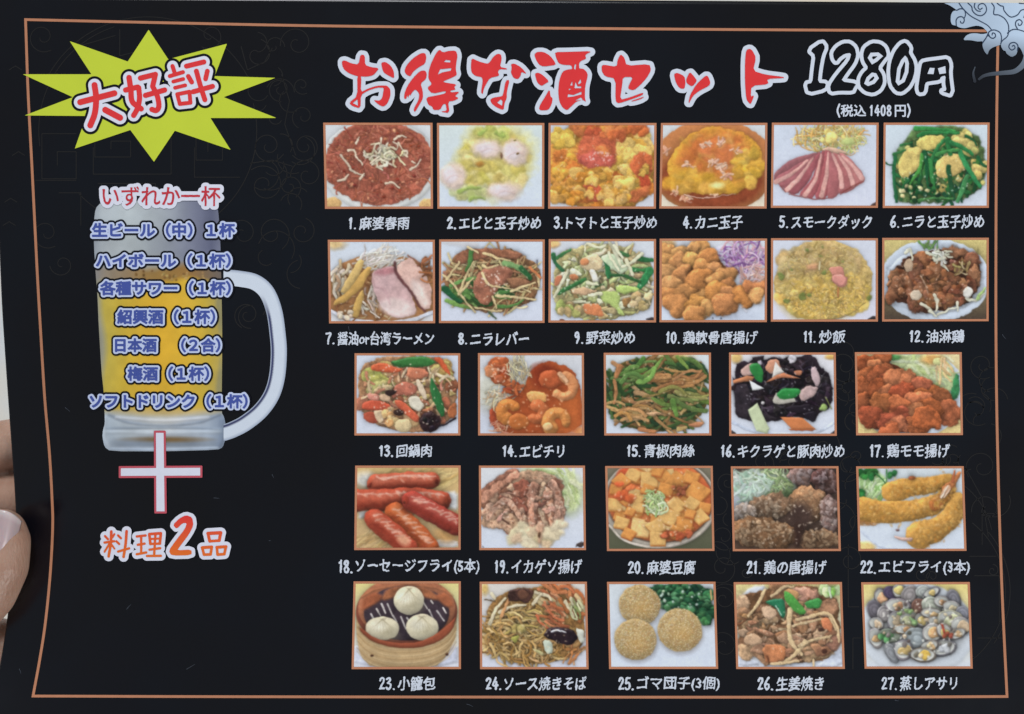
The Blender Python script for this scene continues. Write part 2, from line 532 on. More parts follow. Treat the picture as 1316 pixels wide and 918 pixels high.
    def _col(s, pal, j=.10):
        c = np.array(pal[s.r.randint(len(pal))], float)
        return c * (1 + j * (s.r.rand() * 2 - 1)) + s.r.randn(3) * 3
    def strands(s, n, reg, L, wd, pal, ang=(0, 1.6), cur=.35, **k):
        for x, y in sorted([s._spot(reg) for _ in range(n)], key=lambda q: q[1] + s.r.randn() * 40):
            a = ang[0] + ang[1] * (s.r.rand() * 2 - 1); l = L[0] + (L[1] - L[0]) * s.r.rand()
            ww = wd[0] + (wd[1] - wd[0]) * s.r.rand(); c = cur * l * s.r.randn() * .7
            dx, dy = math.cos(a) * l / 2, math.sin(a) * l / 2
            s.st([(x - dx, y - dy), (x - dx * .3 - dy / l * c, y - dy * .3 + dx / l * c), (x + dx * .4 - dy / l * c, y + dy * .4 + dx / l * c), (x + dx, y + dy)],
                 ww, s._col(pal), ww * (.6 + .5 * s.r.rand()), **k)
    def blobs(s, n, reg, r, pal, asp=.4, **k):
        kk = dict(bev=18, sh=.32, nz=.18, soft=6, shd=.26, shr=8, irr=7); kk.update(k)
        for x, y in sorted([s._spot(reg) for _ in range(n)], key=lambda q: q[1]):
            rr = r[0] + (r[1] - r[0]) * s.r.rand()
            s.ell(x, y, rr * (1 + asp * s.r.rand()), rr, s._col(pal), s.r.rand() * 3.1, **kk)
    def spark(s, n, reg, size=(2, 5), col=(250, 240, 225), op=.75):
        for _ in range(n):
            x, y = s._spot(reg); q = size[0] + (size[1] - size[0]) * s.r.rand()
            s.ell(x, y, q * 1.6, q, col, s.r.rand() * 3, bev=2, sh=0, nz=0, soft=4, shd=0, op=op)
    def mottle(s, reg, amt, f=None):
        cx, cy, rx, ry = reg
        d = np.sqrt(((s.xs[None] - cx) / rx) ** 2 + ((s.ys[:, None] - cy) / ry) ** 2)
        a = np.clip((1 - d) * 8, 0, 1)
        f = s.fb if f is None else f
        s.c *= (1 + amt * a * f[60:60 + s.H, 90:90 + s.W])[..., None]
    def done(s):
        c = np.clip(s.c, 4, 250)
        if s.W < 210:
            # the food is soft and irregular: bend the drawing a little and blur it like a print of a small photograph
            H, W = c.shape[:2]
            r = s.r
            wy = (smooth_noise(H, W, 9, r) * 1.6 + smooth_noise(H, W, 4, r) * .9) * s.warp
            wx = (smooth_noise(H, W, 9, r) * 1.6 + smooth_noise(H, W, 4, r) * .9) * s.warp
            y = np.clip(np.arange(H)[:, None] + wy, 0, H - 1.01); x = np.clip(np.arange(W)[None] + wx, 0, W - 1.01)
            yi = y.astype(int); xi = x.astype(int); fy = (y - yi)[..., None]; fx = (x - xi)[..., None]
            c = (c[yi, xi] * (1 - fx) + c[yi, xi + 1] * fx) * (1 - fy) + (c[yi + 1, xi] * (1 - fx) + c[yi + 1, xi + 1] * fx) * fy
        def blur(q):
            p = np.pad(q, ((1, 1), (1, 1), (0, 0)), mode='edge')
            q = (p[:-2] + 2 * p[1:-1] + p[2:]) / 4
            return (q[:, :-2] + 2 * q[:, 1:-1] + q[:, 2:]) / 4
        b1 = blur(c); b2 = b1
        for _ in range(5): b2 = blur(b2)
        c = c * .36 + b1 * .44 + b2 * .20
        if s.W < 210:
            # wet, fibrous surface of the printed food; plates and pale paper stay plain
            H, W = c.shape[:2]
            sat = (c.max(2) - c.min(2)) / (c.max(2) + 1)
            m = np.clip((blur(sat[..., None])[..., 0] - .14) / .2, 0, 1)
            r1 = 1 - np.abs(smooth_noise(H, W, 9, s.r) + .4 * smooth_noise(H, W, 4, s.r))
            r2 = 1 - np.abs(smooth_noise(H, W, 4.5, s.r) + .3 * smooth_noise(H, W, 2, s.r))
            t = (r1 ** 2 - .5) * .16 + (r2 ** 2 - .5) * .17 + .10 * smooth_noise(H, W, 1.5, s.r)
            c *= (1 + m * t * s.detail)[..., None]
            sp = np.clip(r1 * r2 - .80, 0, 1) / .2
            c += (m * sp * s.detail * 26)[..., None] * np.array([1, .92, .85])
        g = c.mean(2, keepdims=True)
        c = g + (c - g) * .92
        c = 12 + c * .945
        c *= 1 + .022 * s.fine[:s.H, :s.W, None]
        return np.clip(c, 6, 245)

WH = (203, 210, 222)
TAN = (226, 178, 112)

def d01():
    p = Pic((24, 35, 640, 520), 1); p.bg((208, 210, 212)); p.warp = 0.8
    p.ell(60, 495, 60, 40, TAN, shd=0); p.ell(610, 495, 50, 35, TAN, shd=0)
    p.ell(335, 275, 335, 262, (216, 216, 212), bev=20, shd=.2, nz=.02)
    p.ell(335, 262, 312, 240, (172, 90, 68), bev=25, sh=.25, nz=.22, irr=8)
    p.strands(260, (335, 265, 300, 225), (30, 90), (5, 10), [(180, 96, 72), (162, 80, 58), (190, 108, 84), (146, 68, 50)], cur=.5, shd=.14, sh=.25)
    p.blobs(60, (335, 280, 290, 210), (4, 10), [(200, 110, 78), (140, 52, 36), (214, 140, 100)], irr=2, shd=.2)
    for q in ([(205, 150), (215, 130), (222, 112)], [(120, 215), (140, 245), (160, 275), (175, 300)], [(165, 295), (200, 320), (250, 335)], [(100, 362), (140, 355), (160, 325)], [(160, 190), (190, 190), (205, 225), (240, 270)], [(515, 300), (550, 280), (575, 245)], [(372, 378), (410, 375), (450, 402)], [(350, 120), (350, 165)], [(425, 130), (460, 110), (492, 115)], [(445, 150), (470, 185)], [(225, 355), (250, 322)], [(525, 255), (545, 265)]):
        p.st(q, 13, (226, 208, 180), 8, sh=.35)
    p.lumps(16, (370, 210, 80, 34), (10, 20), [(206, 200, 164), (190, 184, 140), (214, 206, 176)], sh=.3)
    p.strands(40, (365, 215, 125, 62), (20, 62), (7, 14), [(222, 210, 172), (206, 196, 150), (230, 216, 190)], cur=1.0, shd=.3)
    p.spark(40, (335, 265, 290, 215), (2, 4), (225, 150, 120), .6)
    return p
def d02():
    p = Pic((665, 37, 1270, 520), 2); p.bg((206, 217, 214), (206, 214, 228)); p.warp = .8; p.detail = 0.12
    p.poly([(840, 60), (1060, 45), (1215, 120), (1205, 260), (1170, 390), (1040, 470), (860, 470), (770, 420), (690, 330), (760, 250), (800, 160)], (218, 212, 150), soft=70, bev=50, sh=.04, shd=0, irr=24, nz=.08)
    p.poly([(870, 80), (1060, 65), (1180, 130), (1180, 340), (1100, 400), (960, 400), (820, 370), (760, 310), (830, 210)], (216, 200, 112), soft=60, bev=40, sh=.05, shd=0, irr=24, nz=.14)
    p.lumps(70, (990, 260, 190, 170), (18, 40), [(222, 202, 116), (208, 188, 84), (228, 212, 140), (214, 192, 116), (200, 176, 84)], shd=.12, sh=.16, soft=16, nz=.16, op=.75)
    p.lumps(10, (1000, 90, 110, 30), (18, 34), [(196, 194, 92), (206, 204, 110)], shd=.08, sh=.14, soft=16, op=.8)
    p.lumps(14, (850, 430, 90, 40), (16, 30), [(206, 206, 132), (190, 196, 110), (216, 212, 160)], shd=.1, sh=.15, soft=14, op=.8)
    for x, y, rx, ry, a in ((955, 185, 82, 52, .1), (1105, 205, 78, 72, .5), (755, 335, 74, 72, 1), (1045, 425, 92, 54, .1)):
        p.ell(x, y, rx, ry, (222, 196, 180), a, soft=30, bev=34, sh=.14, nz=.10, irr=12, shd=.06)
        p.ell(x - 18, y - 4, rx * .6, ry * .55, (226, 210, 212), a, soft=26, sh=.1, shd=0, nz=.05)
        p.st([(x - rx * .5, y + ry * .3), (x, y - ry * .1), (x + rx * .6, y + ry * .1)], 7, (206, 160, 150), 5, soft=12, shd=0, op=.4)
    for q in ([(790, 425), (850, 405), (905, 400)], [(850, 470), (890, 455), (930, 462)], [(1000, 90), (1040, 110), (1030, 85)], [(905, 95), (940, 75)]):
        p.st(q, 26, (150, 170, 80), 12, soft=14, shd=.08)
    p.ell(905, 268, 22, 15, (176, 122, 50), soft=14, shd=.1); p.ell(1028, 222, 7, 16, (120, 84, 60), soft=6, shd=.1); p.ell(1122, 207, 8, 7, (110, 80, 40), soft=6, shd=0); p.ell(1103, 133, 7, 5, (110, 96, 40), soft=5, shd=0)
    return p
def d03():
    p = Pic((22, 37, 630, 520), 3); p.bg((206, 206, 214))
    p.ell(325, 280, 322, 262, (212, 140, 58), bev=30, nz=.2, irr=14, soft=8)
    p.lumps(90, (325, 285, 290, 230), (34, 64), [(222, 146, 54), (214, 126, 46), (228, 166, 64), (210, 112, 48), (216, 152, 60)], nz=.22, sh=.3, shd=.2, soft=10, irr=9)
    p.lumps(26, (480, 240, 120, 150), (30, 56), [(228, 178, 78), (222, 164, 62), (232, 190, 98)], nz=.18, sh=.3, shd=.22, soft=9, irr=9)
    p.lumps(9, (110, 120, 80, 46), (30, 50), [(218, 174, 66), (226, 184, 80)], nz=.16, sh=.3, shd=.2, soft=9)
    p.poly([(200, 130), (250, 75), (330, 60), (400, 110), (412, 240), (360, 300), (250, 295), (170, 250), (180, 180)], (206, 96, 62), bev=60, sh=.2, nz=.2, irr=12, soft=14, shd=.15)
    p.poly([(180, 230), (260, 190), (330, 205), (400, 230), (385, 285), (310, 302), (225, 290)], (208, 92, 74), bev=36, sh=.25, nz=.16, irr=9, soft=12, shd=.12)
    p.ell(330, 190, 44, 30, (222, 122, 62), .3, soft=24, shd=0, irr=8, nz=.2)
    p.lumps(14, (310, 80, 90, 30), (16, 30), [(214, 110, 54), (226, 150, 60), (206, 84, 50)], sh=.25, shd=.15, soft=9)
    p.poly([(190, 385), (280, 372), (345, 425), (335, 480), (260, 485), (210, 435)], (204, 86, 54), bev=30, sh=.3, nz=.14, irr=7, soft=8, shd=.2)
    p.poly([(475, 265), (540, 195), (612, 215), (610, 330), (540, 350), (490, 310)], (206, 98, 54), bev=34, nz=.2, irr=9, soft=12, shd=.15)
    p.poly([(535, 325), (595, 325), (605, 405), (545, 405)], (202, 76, 44), nz=.18, irr=8, soft=10, shd=.12)
    p.poly([(470, 430), (600, 385), (600, 440), (510, 485), (440, 490)], (202, 104, 56), nz=.24, irr=9, soft=12, shd=.15)
    p.poly([(45, 200), (120, 180), (115, 250), (45, 260)], (210, 116, 50), nz=.2, irr=9, soft=14, shd=.1)
    p.lumps(12, (460, 85, 110, 34), (22, 40), [(202, 98, 50), (214, 124, 64)], sh=.3, shd=.15, soft=10); p.lumps(6, (165, 75, 50, 24), (22, 36), [(210, 116, 56)], sh=.25, shd=.12, soft=10)
    p.lumps(26, (150, 430, 115, 60), (18, 34), [(222, 154, 58), (230, 174, 84), (212, 136, 48)], sh=.3, shd=.18, soft=9)
    p.lumps(14, (390, 445, 80, 44), (18, 34), [(224, 156, 62), (230, 180, 90)], sh=.3, shd=.18, soft=9); p.lumps(20, (270, 330, 100, 40), (18, 34), [(224, 160, 62), (216, 140, 50), (230, 176, 90)], sh=.28, shd=.16, soft=9)
    p.lumps(6, (580, 320, 26, 50), (14, 26), [(224, 166, 72)], sh=.3)
    p.spark(70, (325, 280, 280, 210), (2, 5), (246, 206, 160), .5); p.spark(22, (300, 240, 90, 50), (3, 6), (246, 190, 180), .7)
    return p
def d04():
    p = Pic((650, 37, 1255, 520), 4); p.bg((206, 210, 214), (226, 210, 184)); p.warp = .8; p.detail = 0.15
    p.ell(950, 285, 352, 270, (184, 112, 62), bev=60, sh=.2, nz=.05, shd=.2)
    p.ell(950, 340, 300, 190, (142, 62, 34), bev=60, sh=.15, nz=.1, soft=40, shd=0, irr=8)
    p.poly([(680, 290), (720, 200), (800, 110), (900, 65), (1010, 60), (1130, 95), (1215, 160), (1230, 290), (1180, 380), (1080, 435), (930, 445), (800, 430), (730, 370)], (216, 152, 50), bev=60, sh=.24, nz=.16, irr=10, shd=.4, soft=6)
    p.poly([(740, 240), (850, 100), (1000, 75), (1130, 110), (1160, 210), (1090, 290), (1110, 365), (980, 345), (840, 310), (760, 285)], (204, 110, 50), soft=60, bev=60, sh=.06, nz=.16, irr=18, shd=0)
    p.poly([(870, 150), (1000, 120), (1070, 190), (1050, 280), (950, 270), (865, 220)], (208, 112, 60), soft=50, shd=0, nz=.10, irr=12)
    p.strands(34, (950, 220, 230, 130), (50, 110), (12, 24), [(214, 150, 62), (196, 116, 44), (220, 164, 84)], shd=.04, soft=20, op=.5, sh=.25)
    p.lumps(26, (1150, 290, 80, 100), (22, 40), [(218, 164, 54), (206, 148, 44), (224, 176, 76)], shd=.12, sh=.25, soft=14, op=.85)
    p.lumps(24, (820, 370, 130, 46), (22, 42), [(218, 160, 50), (208, 148, 42), (222, 168, 64)], shd=.05, sh=.12, soft=22, op=.8); p.lumps(12, (1000, 400, 120, 26), (20, 36), [(214, 156, 50), (220, 164, 64)], shd=.05, sh=.14, soft=20, op=.8)
    p.poly([(790, 250), (850, 150), (870, 160), (840, 250)], (180, 92, 40), soft=26, shd=0, op=.6)
    for x, y, n in ((815, 275, 9), (915, 160, 7), (995, 140, 10), (950, 260, 9), (1000, 285, 10), (1080, 195, 5), (1030, 335, 8), (690, 190, 6), (800, 470, 8), (745, 430, 7), (955, 450, 3)):
        p.strands(n, (x, y, 30, 18), (12, 34), (8, 14), [(226, 172, 138), (216, 150, 116), (232, 186, 160)], cur=.3, shd=.08, soft=7)
    p.ell(975, 388, 36, 18, (240, 222, 140), soft=18, shd=0, sh=.05)
    p.st([(790, 446), (920, 460), (1080, 438)], 6, (222, 180, 160), 3, shd=.3)
    return p
def d05():
    p = Pic((27, 35, 632, 517), 5); p.bg((200, 208, 222), (206, 208, 224)); p.warp = 0.35; p.detail = 0.08
    p.strands(170, (355, 115, 195, 80), (40, 110), (4, 9), [(226, 190, 110), (216, 166, 84), (232, 206, 140), (196, 190, 108), (206, 146, 70)], cur=.4, shd=.1, soft=5)
    p.strands(60, (400, 140, 150, 55), (40, 90), (3, 7), [(186, 194, 110), (216, 206, 120), (236, 216, 160)], cur=.5, shd=.1)
    p.blobs(8, (340, 120, 110, 40), (12, 22), [(236, 216, 130), (226, 196, 110)], shd=.1, soft=9); p.ell(460, 140, 40, 22, (190, 200, 120), soft=16, shd=.05)
    p.poly([(300, 185), (370, 170), (470, 210), (380, 215)], (222, 176, 150), shd=.2)
    sl = [([(40, 320), (140, 235), (300, 200), (290, 225), (150, 300), (60, 370), (40, 385)], (150, 88, 92)),
          ([(40, 345), (180, 270), (300, 200), (250, 270), (120, 410), (75, 395)], (164, 92, 96)),
          ([(95, 410), (200, 330), (300, 195), (310, 230), (230, 390), (170, 445), (120, 430)], (160, 82, 88)),
          ([(180, 445), (270, 330), (310, 190), (345, 200), (330, 320), (270, 470), (210, 455)], (168, 84, 88)),
          ([(270, 465), (310, 350), (330, 190), (365, 200), (380, 340), (345, 465)], (172, 86, 90)),
          ([(345, 465), (350, 330), (350, 195), (400, 230), (440, 340), (420, 430), (390, 460)], (172, 96, 98)),
          ([(400, 440), (420, 330), (360, 195), (420, 215), (500, 300), (540, 370), (500, 410), (440, 440)], (178, 100, 100)),
          ([(480, 390), (470, 300), (400, 200), (450, 215), (530, 300), (560, 350), (545, 375), (500, 400)], (186, 112, 110))]
    for q, c in sl:
        p.poly(q, c, bev=16, sh=.22, nz=.10, irr=4, shd=.28)
    for q in ([(55, 372), (150, 318), (230, 250)], [(118, 415), (190, 340), (262, 235)], [(220, 445), (280, 350), (308, 215)], [(312, 450), (340, 330), (348, 205)], [(428, 400), (415, 310), (372, 212)], [(490, 385), (462, 300), (408, 222)], [(540, 350), (490, 280), (430, 225)]):
        p.st(q, 30, (216, 158, 148), 12, sh=.2, soft=6, shd=.18)
    for q in ([(130, 440), (200, 455), (280, 470), (350, 462)], [(420, 440), (470, 405), (550, 365)], [(80, 395), (110, 425)]):
        p.st(q, 8, (122, 48, 44), 6, soft=6, shd=.1, op=.8)
    p.poly([(590, 500), (632, 480), (632, 517), (590, 517)], (70, 50, 46), shd=0)
    return p
def d06():
    p = Pic((657, 37, 1255, 515), 6); p.bg((200, 212, 220), (204, 210, 222)); p.warp = 0.6
    p.poly([(830, 70), (1080, 55), (1200, 130), (1240, 210), (1230, 390), (1120, 480), (760, 490), (715, 440), (715, 220), (770, 150)], (84, 112, 60), irr=14, nz=.3, bev=40, soft=12)
    p.slices(46, (970, 280, 230, 180), (20, 40), [(218, 196, 110), (206, 180, 92), (226, 208, 136)], irr=10, shd=.25)
    p.strands(60, (970, 300, 230, 180), (60, 150), (12, 24), [(36, 112, 54), (30, 86, 42), (64, 138, 62), (24, 70, 40)], ang=(1.2, 1.2), cur=.2)
    p.poly([(745, 250), (790, 185), (880, 170), (870, 260), (810, 350), (745, 340)], (218, 190, 104), irr=9, nz=.14, bev=30)
    p.poly([(950, 260), (1000, 220), (1100, 205), (1135, 300), (1050, 340), (960, 340)], (214, 182, 104), irr=9, nz=.14, bev=30)
    p.poly([(830, 150), (900, 110), (1000, 105), (1010, 160), (900, 200)], (214, 190, 100), irr=9, nz=.14)
    p.blobs(10, (1140, 150, 70, 50), (18, 34), [(216, 196, 110)], irr=9); p.blobs(8, (1215, 330, 30, 60), (14, 28), [(220, 196, 110)], irr=8)
    for q, w, c in (([(840, 70), (940, 72), (1060, 85)], 26, (52, 140, 64)), ([(850, 110), (920, 92), (1080, 95)], 24, (40, 120, 58)), ([(1010, 130), (960, 180), (900, 340)], 26, (44, 120, 60)), ([(1020, 130), (1035, 215)], 30, (40, 118, 58)), ([(1040, 150), (1110, 180), (1160, 215)], 26, (40, 120, 62)), ([(1090, 200), (1140, 300), (1205, 395)], 32, (46, 136, 74)), ([(960, 215), (1030, 195), (1080, 190)], 24, (60, 130, 62)), ([(880, 220), (860, 300), (810, 380)], 24, (70, 150, 60)), ([(725, 225), (715, 330), (735, 480)], 24, (34, 104, 58)), ([(920, 250), (935, 340), (950, 435)], 26, (50, 128, 60)), ([(1025, 285), (1040, 380), (1060, 470)], 28, (30, 76, 44)), ([(1130, 340), (1105, 420), (1080, 480)], 30, (60, 130, 72)), ([(800, 360), (770, 400), (760, 470)], 20, (36, 104, 54)), ([(820, 480), (950, 460), (1050, 465)], 18, (70, 130, 66)), ([(1190, 230), (1215, 270), (1240, 285)], 20, (30, 90, 50)), ([(1120, 110), (1160, 130), (1185, 165)], 14, (26, 80, 44)), ([(755, 160), (820, 148)], 14, (40, 104, 50)), ([(670, 260), (690, 275), (710, 270)], 10, (26, 80, 46)), ([(715, 212), (780, 190)], 14, (44, 108, 54)), ([(890, 200), (900, 260), (905, 350), (915, 400)], 22, (24, 84, 46)), ([(870, 340), (850, 420), (840, 470)], 20, (30, 90, 44))):
        p.st(q, w, c, w * .7, sh=.4, hl=.12)
    p.blobs(26, (900, 430, 160, 50), (5, 13), [(20, 46, 28), (214, 200, 140), (26, 66, 36)], irr=4)
    p.spark(40, (950, 340, 220, 140), (2, 5), (206, 226, 200), .6)
    return p
def d07():
    p = Pic((53, 37, 655, 507), 7); p.bg((204, 212, 224), (214, 212, 214)); p.warp = 0.6; p.detail = 0.15
    p.ell(90, 60, 60, 30, (224, 190, 130), shd=0, soft=30)
    p.ell(355, 330, 330, 215, (168, 112, 66), bev=40, sh=.2, nz=.12)
    p.st([(60, 440), (180, 488), (350, 505), (520, 490), (645, 445)], 22, (206, 208, 220), soft=6, shd=.25)
    p.strands(90, (330, 330, 290, 150), (30, 90), (6, 12), [(196, 150, 100), (150, 94, 54), (206, 176, 132), (132, 80, 48)], shd=.2)
    p.strands(30, (130, 270, 70, 90), (40, 100), (12, 22), [(206, 186, 160), (186, 156, 120), (220, 206, 186)], ang=(1.9, .6))
    p.strands(60, (350, 150, 120, 55), (60, 140), (4, 11), [(222, 214, 204), (206, 196, 182), (226, 222, 218)], ang=(-.6, .8), shd=.08, soft=6)
    p.strands(22, (285, 400, 60, 80), (30, 70), (9, 18), [(214, 190, 166), (226, 212, 196), (190, 160, 136)], ang=(1.2, .8))
    p.poly([(80, 380), (160, 330), (240, 220), (280, 185), (300, 200), (240, 310), (150, 385), (75, 410)], (206, 158, 80), bev=22, sh=.3, nz=.08)
    p.poly([(115, 330), (170, 230), (230, 140), (262, 160), (215, 260), (150, 340)], (214, 176, 104), bev=20, sh=.3, nz=.08)
    p.poly([(180, 470), (200, 380), (245, 310), (255, 350), (235, 420), (220, 478)], (206, 162, 84), bev=18, sh=.3)
    p.blobs(12, (150, 460, 60, 20), (7, 14), [(216, 196, 170)], shd=.2)
    p.poly([(300, 220), (350, 195), (420, 180), (470, 240), (520, 330), (550, 420), (540, 470), (420, 480), (350, 420), (310, 330), (298, 260)], (204, 164, 162), bev=34, sh=.18, nz=.10, irr=5, shd=.45)
    p.poly([(330, 400), (400, 360), (500, 380), (550, 430), (520, 470), (420, 475), (360, 440)], (222, 196, 190), soft=30, shd=0, nz=.08, sh=.05)
    p.poly([(305, 225), (350, 196), (420, 184), (440, 220), (360, 240)], (170, 112, 116), soft=20, shd=0, nz=.16, sh=.05)
    p.st([(300, 250), (320, 300), (370, 320), (400, 400)], 10, (190, 142, 146), 6, soft=14, shd=0, op=.6)
    p.poly([(430, 190), (480, 150), (520, 135), (580, 200), (638, 300), (635, 420), (590, 435), (530, 340), (460, 260)], (214, 172, 158), bev=30, sh=.2, nz=.12, irr=5, shd=.5)
    p.poly([(520, 260), (580, 280), (630, 400), (590, 420), (530, 340)], (226, 200, 190), soft=30, shd=0, sh=.05)
    p.st([(430, 165), (440, 230), (520, 330), (560, 400), (600, 440)], 16, (100, 56, 56), 14, soft=9, shd=.2)
    p.st([(505, 125), (580, 180), (635, 250)], 10, (150, 92, 70), 6, soft=7, shd=.1)
    p.strands(16, (615, 210, 30, 70), (30, 70), (7, 13), [(176, 104, 60), (140, 80, 50)])
    return p
def d08():
    p = Pic((678, 35, 1272, 505), 8); p.bg((204, 212, 224), (206, 210, 224)); p.warp = 0.7
    p.poly([(690, 35), (900, 40), (905, 90), (690, 60)], (190, 160, 136), shd=0, op=.25, soft=20)
    p.poly([(790, 100), (920, 80), (1100, 85), (1200, 150), (1255, 230), (1235, 350), (1180, 400), (1050, 440), (930, 450), (800, 410), (710, 340), (700, 240)], (140, 96, 62), irr=12, nz=.3, bev=30)
    p.strands(150, (970, 265, 250, 160), (60, 160), (7, 15), [(206, 180, 120), (190, 150, 96), (216, 194, 140), (150, 100, 66), (172, 116, 80)], ang=(.1, 1.5), cur=.3)
    p.strands(18, (900, 340, 190, 80), (80, 150), (16, 26), [(72, 112, 52), (52, 90, 46), (96, 136, 66)], ang=(.2, .6), hl=.1)
    p.poly([(790, 100), (900, 85), (1050, 90), (1160, 115), (1120, 145), (980, 130), (880, 150), (760, 180)], (142, 88, 62), irr=7, nz=.22)
    for q, w, c in (([(860, 100), (850, 160), (830, 210)], 26, (70, 120, 56)), ([(1050, 170), (1120, 190), (1190, 250)], 34, (120, 160, 96)), ([(1140, 195), (1180, 230), (1195, 255)], 30, (40, 96, 50)), ([(705, 310), (760, 360), (800, 385)], 34, (30, 82, 46)), ([(720, 380), (800, 410), (860, 425)], 26, (110, 150, 70)), ([(1000, 340), (1060, 330), (1130, 320)], 26, (70, 120, 56)), ([(1010, 415), (1090, 410), (1150, 380)], 22, (80, 126, 60)), ([(960, 445), (1000, 480)], 16, (70, 90, 66)), ([(820, 320), (880, 355)], 26, (84, 126, 60))):
        p.st(q, w, c, w * .6, hl=.12)
    p.poly([(870, 290), (900, 230), (930, 190), (1040, 180), (1105, 210), (1060, 270), (1000, 320), (960, 400), (920, 400), (880, 360)], (158, 96, 72), bev=30, sh=.3, nz=.22, irr=5, hl=.2)
    p.poly([(1050, 250), (1130, 250), (1200, 270), (1180, 300), (1090, 300)], (156, 104, 72), nz=.2)
    for q in ([(700, 235), (760, 290), (830, 390), (880, 445)], [(790, 340), (830, 240), (870, 160)], [(920, 220), (960, 290), (1060, 310), (1150, 330)], [(1000, 350), (1100, 360), (1220, 375)], [(800, 330), (870, 250)], [(920, 180), (960, 195), (1010, 180)], [(1080, 330), (1150, 300), (1220, 280)], [(930, 110), (1010, 140), (1080, 155)], [(880, 420), (960, 432), (1030, 440)], [(840, 75), (900, 110)], [(1200, 200), (1235, 250), (1240, 300)], [(720, 260), (790, 160)], [(980, 360), (1000, 425)]):
        p.st(q, 15, (218, 192, 138), 9)
    p.st([(1190, 195), (1250, 250)], 18, (206, 120, 70), 10); p.st([(1230, 150), (1232, 180)], 10, (90, 90, 110), 7)
    p.spark(26, (990, 280, 80, 80), (2, 5), (240, 214, 196), .8); p.spark(40, (960, 280, 230, 140), (2, 4), (236, 216, 180), .5)
    return p
def d09():
    p = Pic((23, 33, 627, 503), 9); p.bg((206, 210, 216), (206, 210, 222)); p.warp = 0.7
    p.ell(45, 55, 40, 30, TAN, shd=0, soft=18); p.poly([(560, 490), (615, 470), (615, 500)], (60, 50, 50), shd=0); p.ell(100, 495, 16, 10, (110, 60, 46), shd=0)
    p.poly([(90, 100), (250, 60), (420, 60), (560, 120), (610, 200), (610, 400), (500, 470), (300, 490), (130, 460), (45, 380), (50, 200)], (176, 164, 110), irr=12, nz=.25, bev=30)
    p.strands(120, (330, 275, 275, 195), (50, 140), (10, 22), [(214, 214, 160), (196, 200, 130), (206, 180, 130), (180, 176, 110), (222, 214, 180), (170, 140, 90)], cur=.3)
    p.slices(50, (330, 285, 265, 185), (22, 54), [(194, 206, 138), (210, 214, 164), (184, 190, 120), (214, 196, 150), (222, 218, 186), (196, 168, 116)], irr=7)
    for q, w, c in (([(345, 140), (355, 190), (360, 245)], 36, (44, 120, 66)), ([(80, 335), (150, 300), (225, 260)], 26, (50, 110, 54)), ([(45, 120), (60, 170), (100, 210)], 24, (40, 96, 56)), ([(70, 140), (105, 115), (145, 90)], 20, (56, 116, 62)), ([(500, 205), (560, 208), (600, 205)], 26, (44, 112, 56)), ([(530, 140), (570, 150), (605, 150)], 28, (40, 104, 56)), ([(590, 215), (560, 270), (535, 300)], 44, (46, 130, 70)), ([(375, 240), (450, 240), (540, 275)], 20, (44, 92, 48)), ([(430, 110), (470, 125)], 24, (60, 110, 60)), ([(290, 300), (330, 288)], 14, (60, 90, 48))):
        p.st(q, w, c, w * .75, hl=.12)
    p.poly([(200, 150), (260, 115), (330, 140), (330, 210), (260, 220), (200, 190)], (222, 196, 150), irr=7, nz=.12); p.ell(225, 160, 26, 20, (206, 130, 82), irr=4)
    p.poly([(250, 200), (290, 210), (305, 270), (270, 270)], (226, 220, 206))
    p.poly([(310, 130), (370, 105), (440, 150), (470, 210), (420, 230), (350, 180)], (206, 222, 180), irr=6, nz=.1)
    p.poly([(300, 330), (400, 320), (430, 350), (420, 420), (460, 465), (430, 470), (380, 410), (310, 370)], (186, 206, 112), irr=6, nz=.1)
    p.poly([(400, 290), (500, 300), (540, 320), (470, 350), (400, 330)], (180, 204, 106), irr=5)
    p.poly([(205, 400), (300, 395), (325, 425), (340, 470), (250, 465), (215, 440)], (222, 130, 80), irr=4, nz=.1, bev=8)
    p.poly([(150, 310), (230, 305), (310, 330), (240, 350), (160, 345)], (214, 172, 130), irr=7, nz=.14)
    p.poly([(430, 370), (500, 360), (520, 400), (450, 420)], (160, 116, 66), irr=6, nz=.2); p.poly([(60, 240), (100, 230), (90, 280), (55, 300)], (190, 110, 76), irr=5); p.ell(165, 245, 26, 16, (196, 120, 76), irr=4)
    for q in ([(365, 55), (410, 130), (430, 180)], [(550, 115), (490, 165), (440, 190)], [(130, 210), (95, 280), (55, 360)], [(390, 70), (440, 140)], [(460, 150), (480, 200), (500, 235)], [(240, 60), (300, 80), (340, 70)], [(360, 110), (420, 210)], [(240, 280), (300, 290)], [(140, 390), (230, 385)], [(480, 410), (560, 370), (600, 330)], [(250, 350), (320, 340)]):
        p.st(q, 20, (222, 218, 182), 14)
    p.blobs(10, (150, 430, 80, 30), (14, 28), [(176, 180, 96), (190, 160, 110)], irr=8)
    p.blobs(12, (545, 385, 55, 45), (12, 24), [(186, 160, 104), (206, 180, 130)], irr=7)
    p.spark(50, (330, 280, 270, 180), (2, 5), (240, 244, 220), .6)
    return p
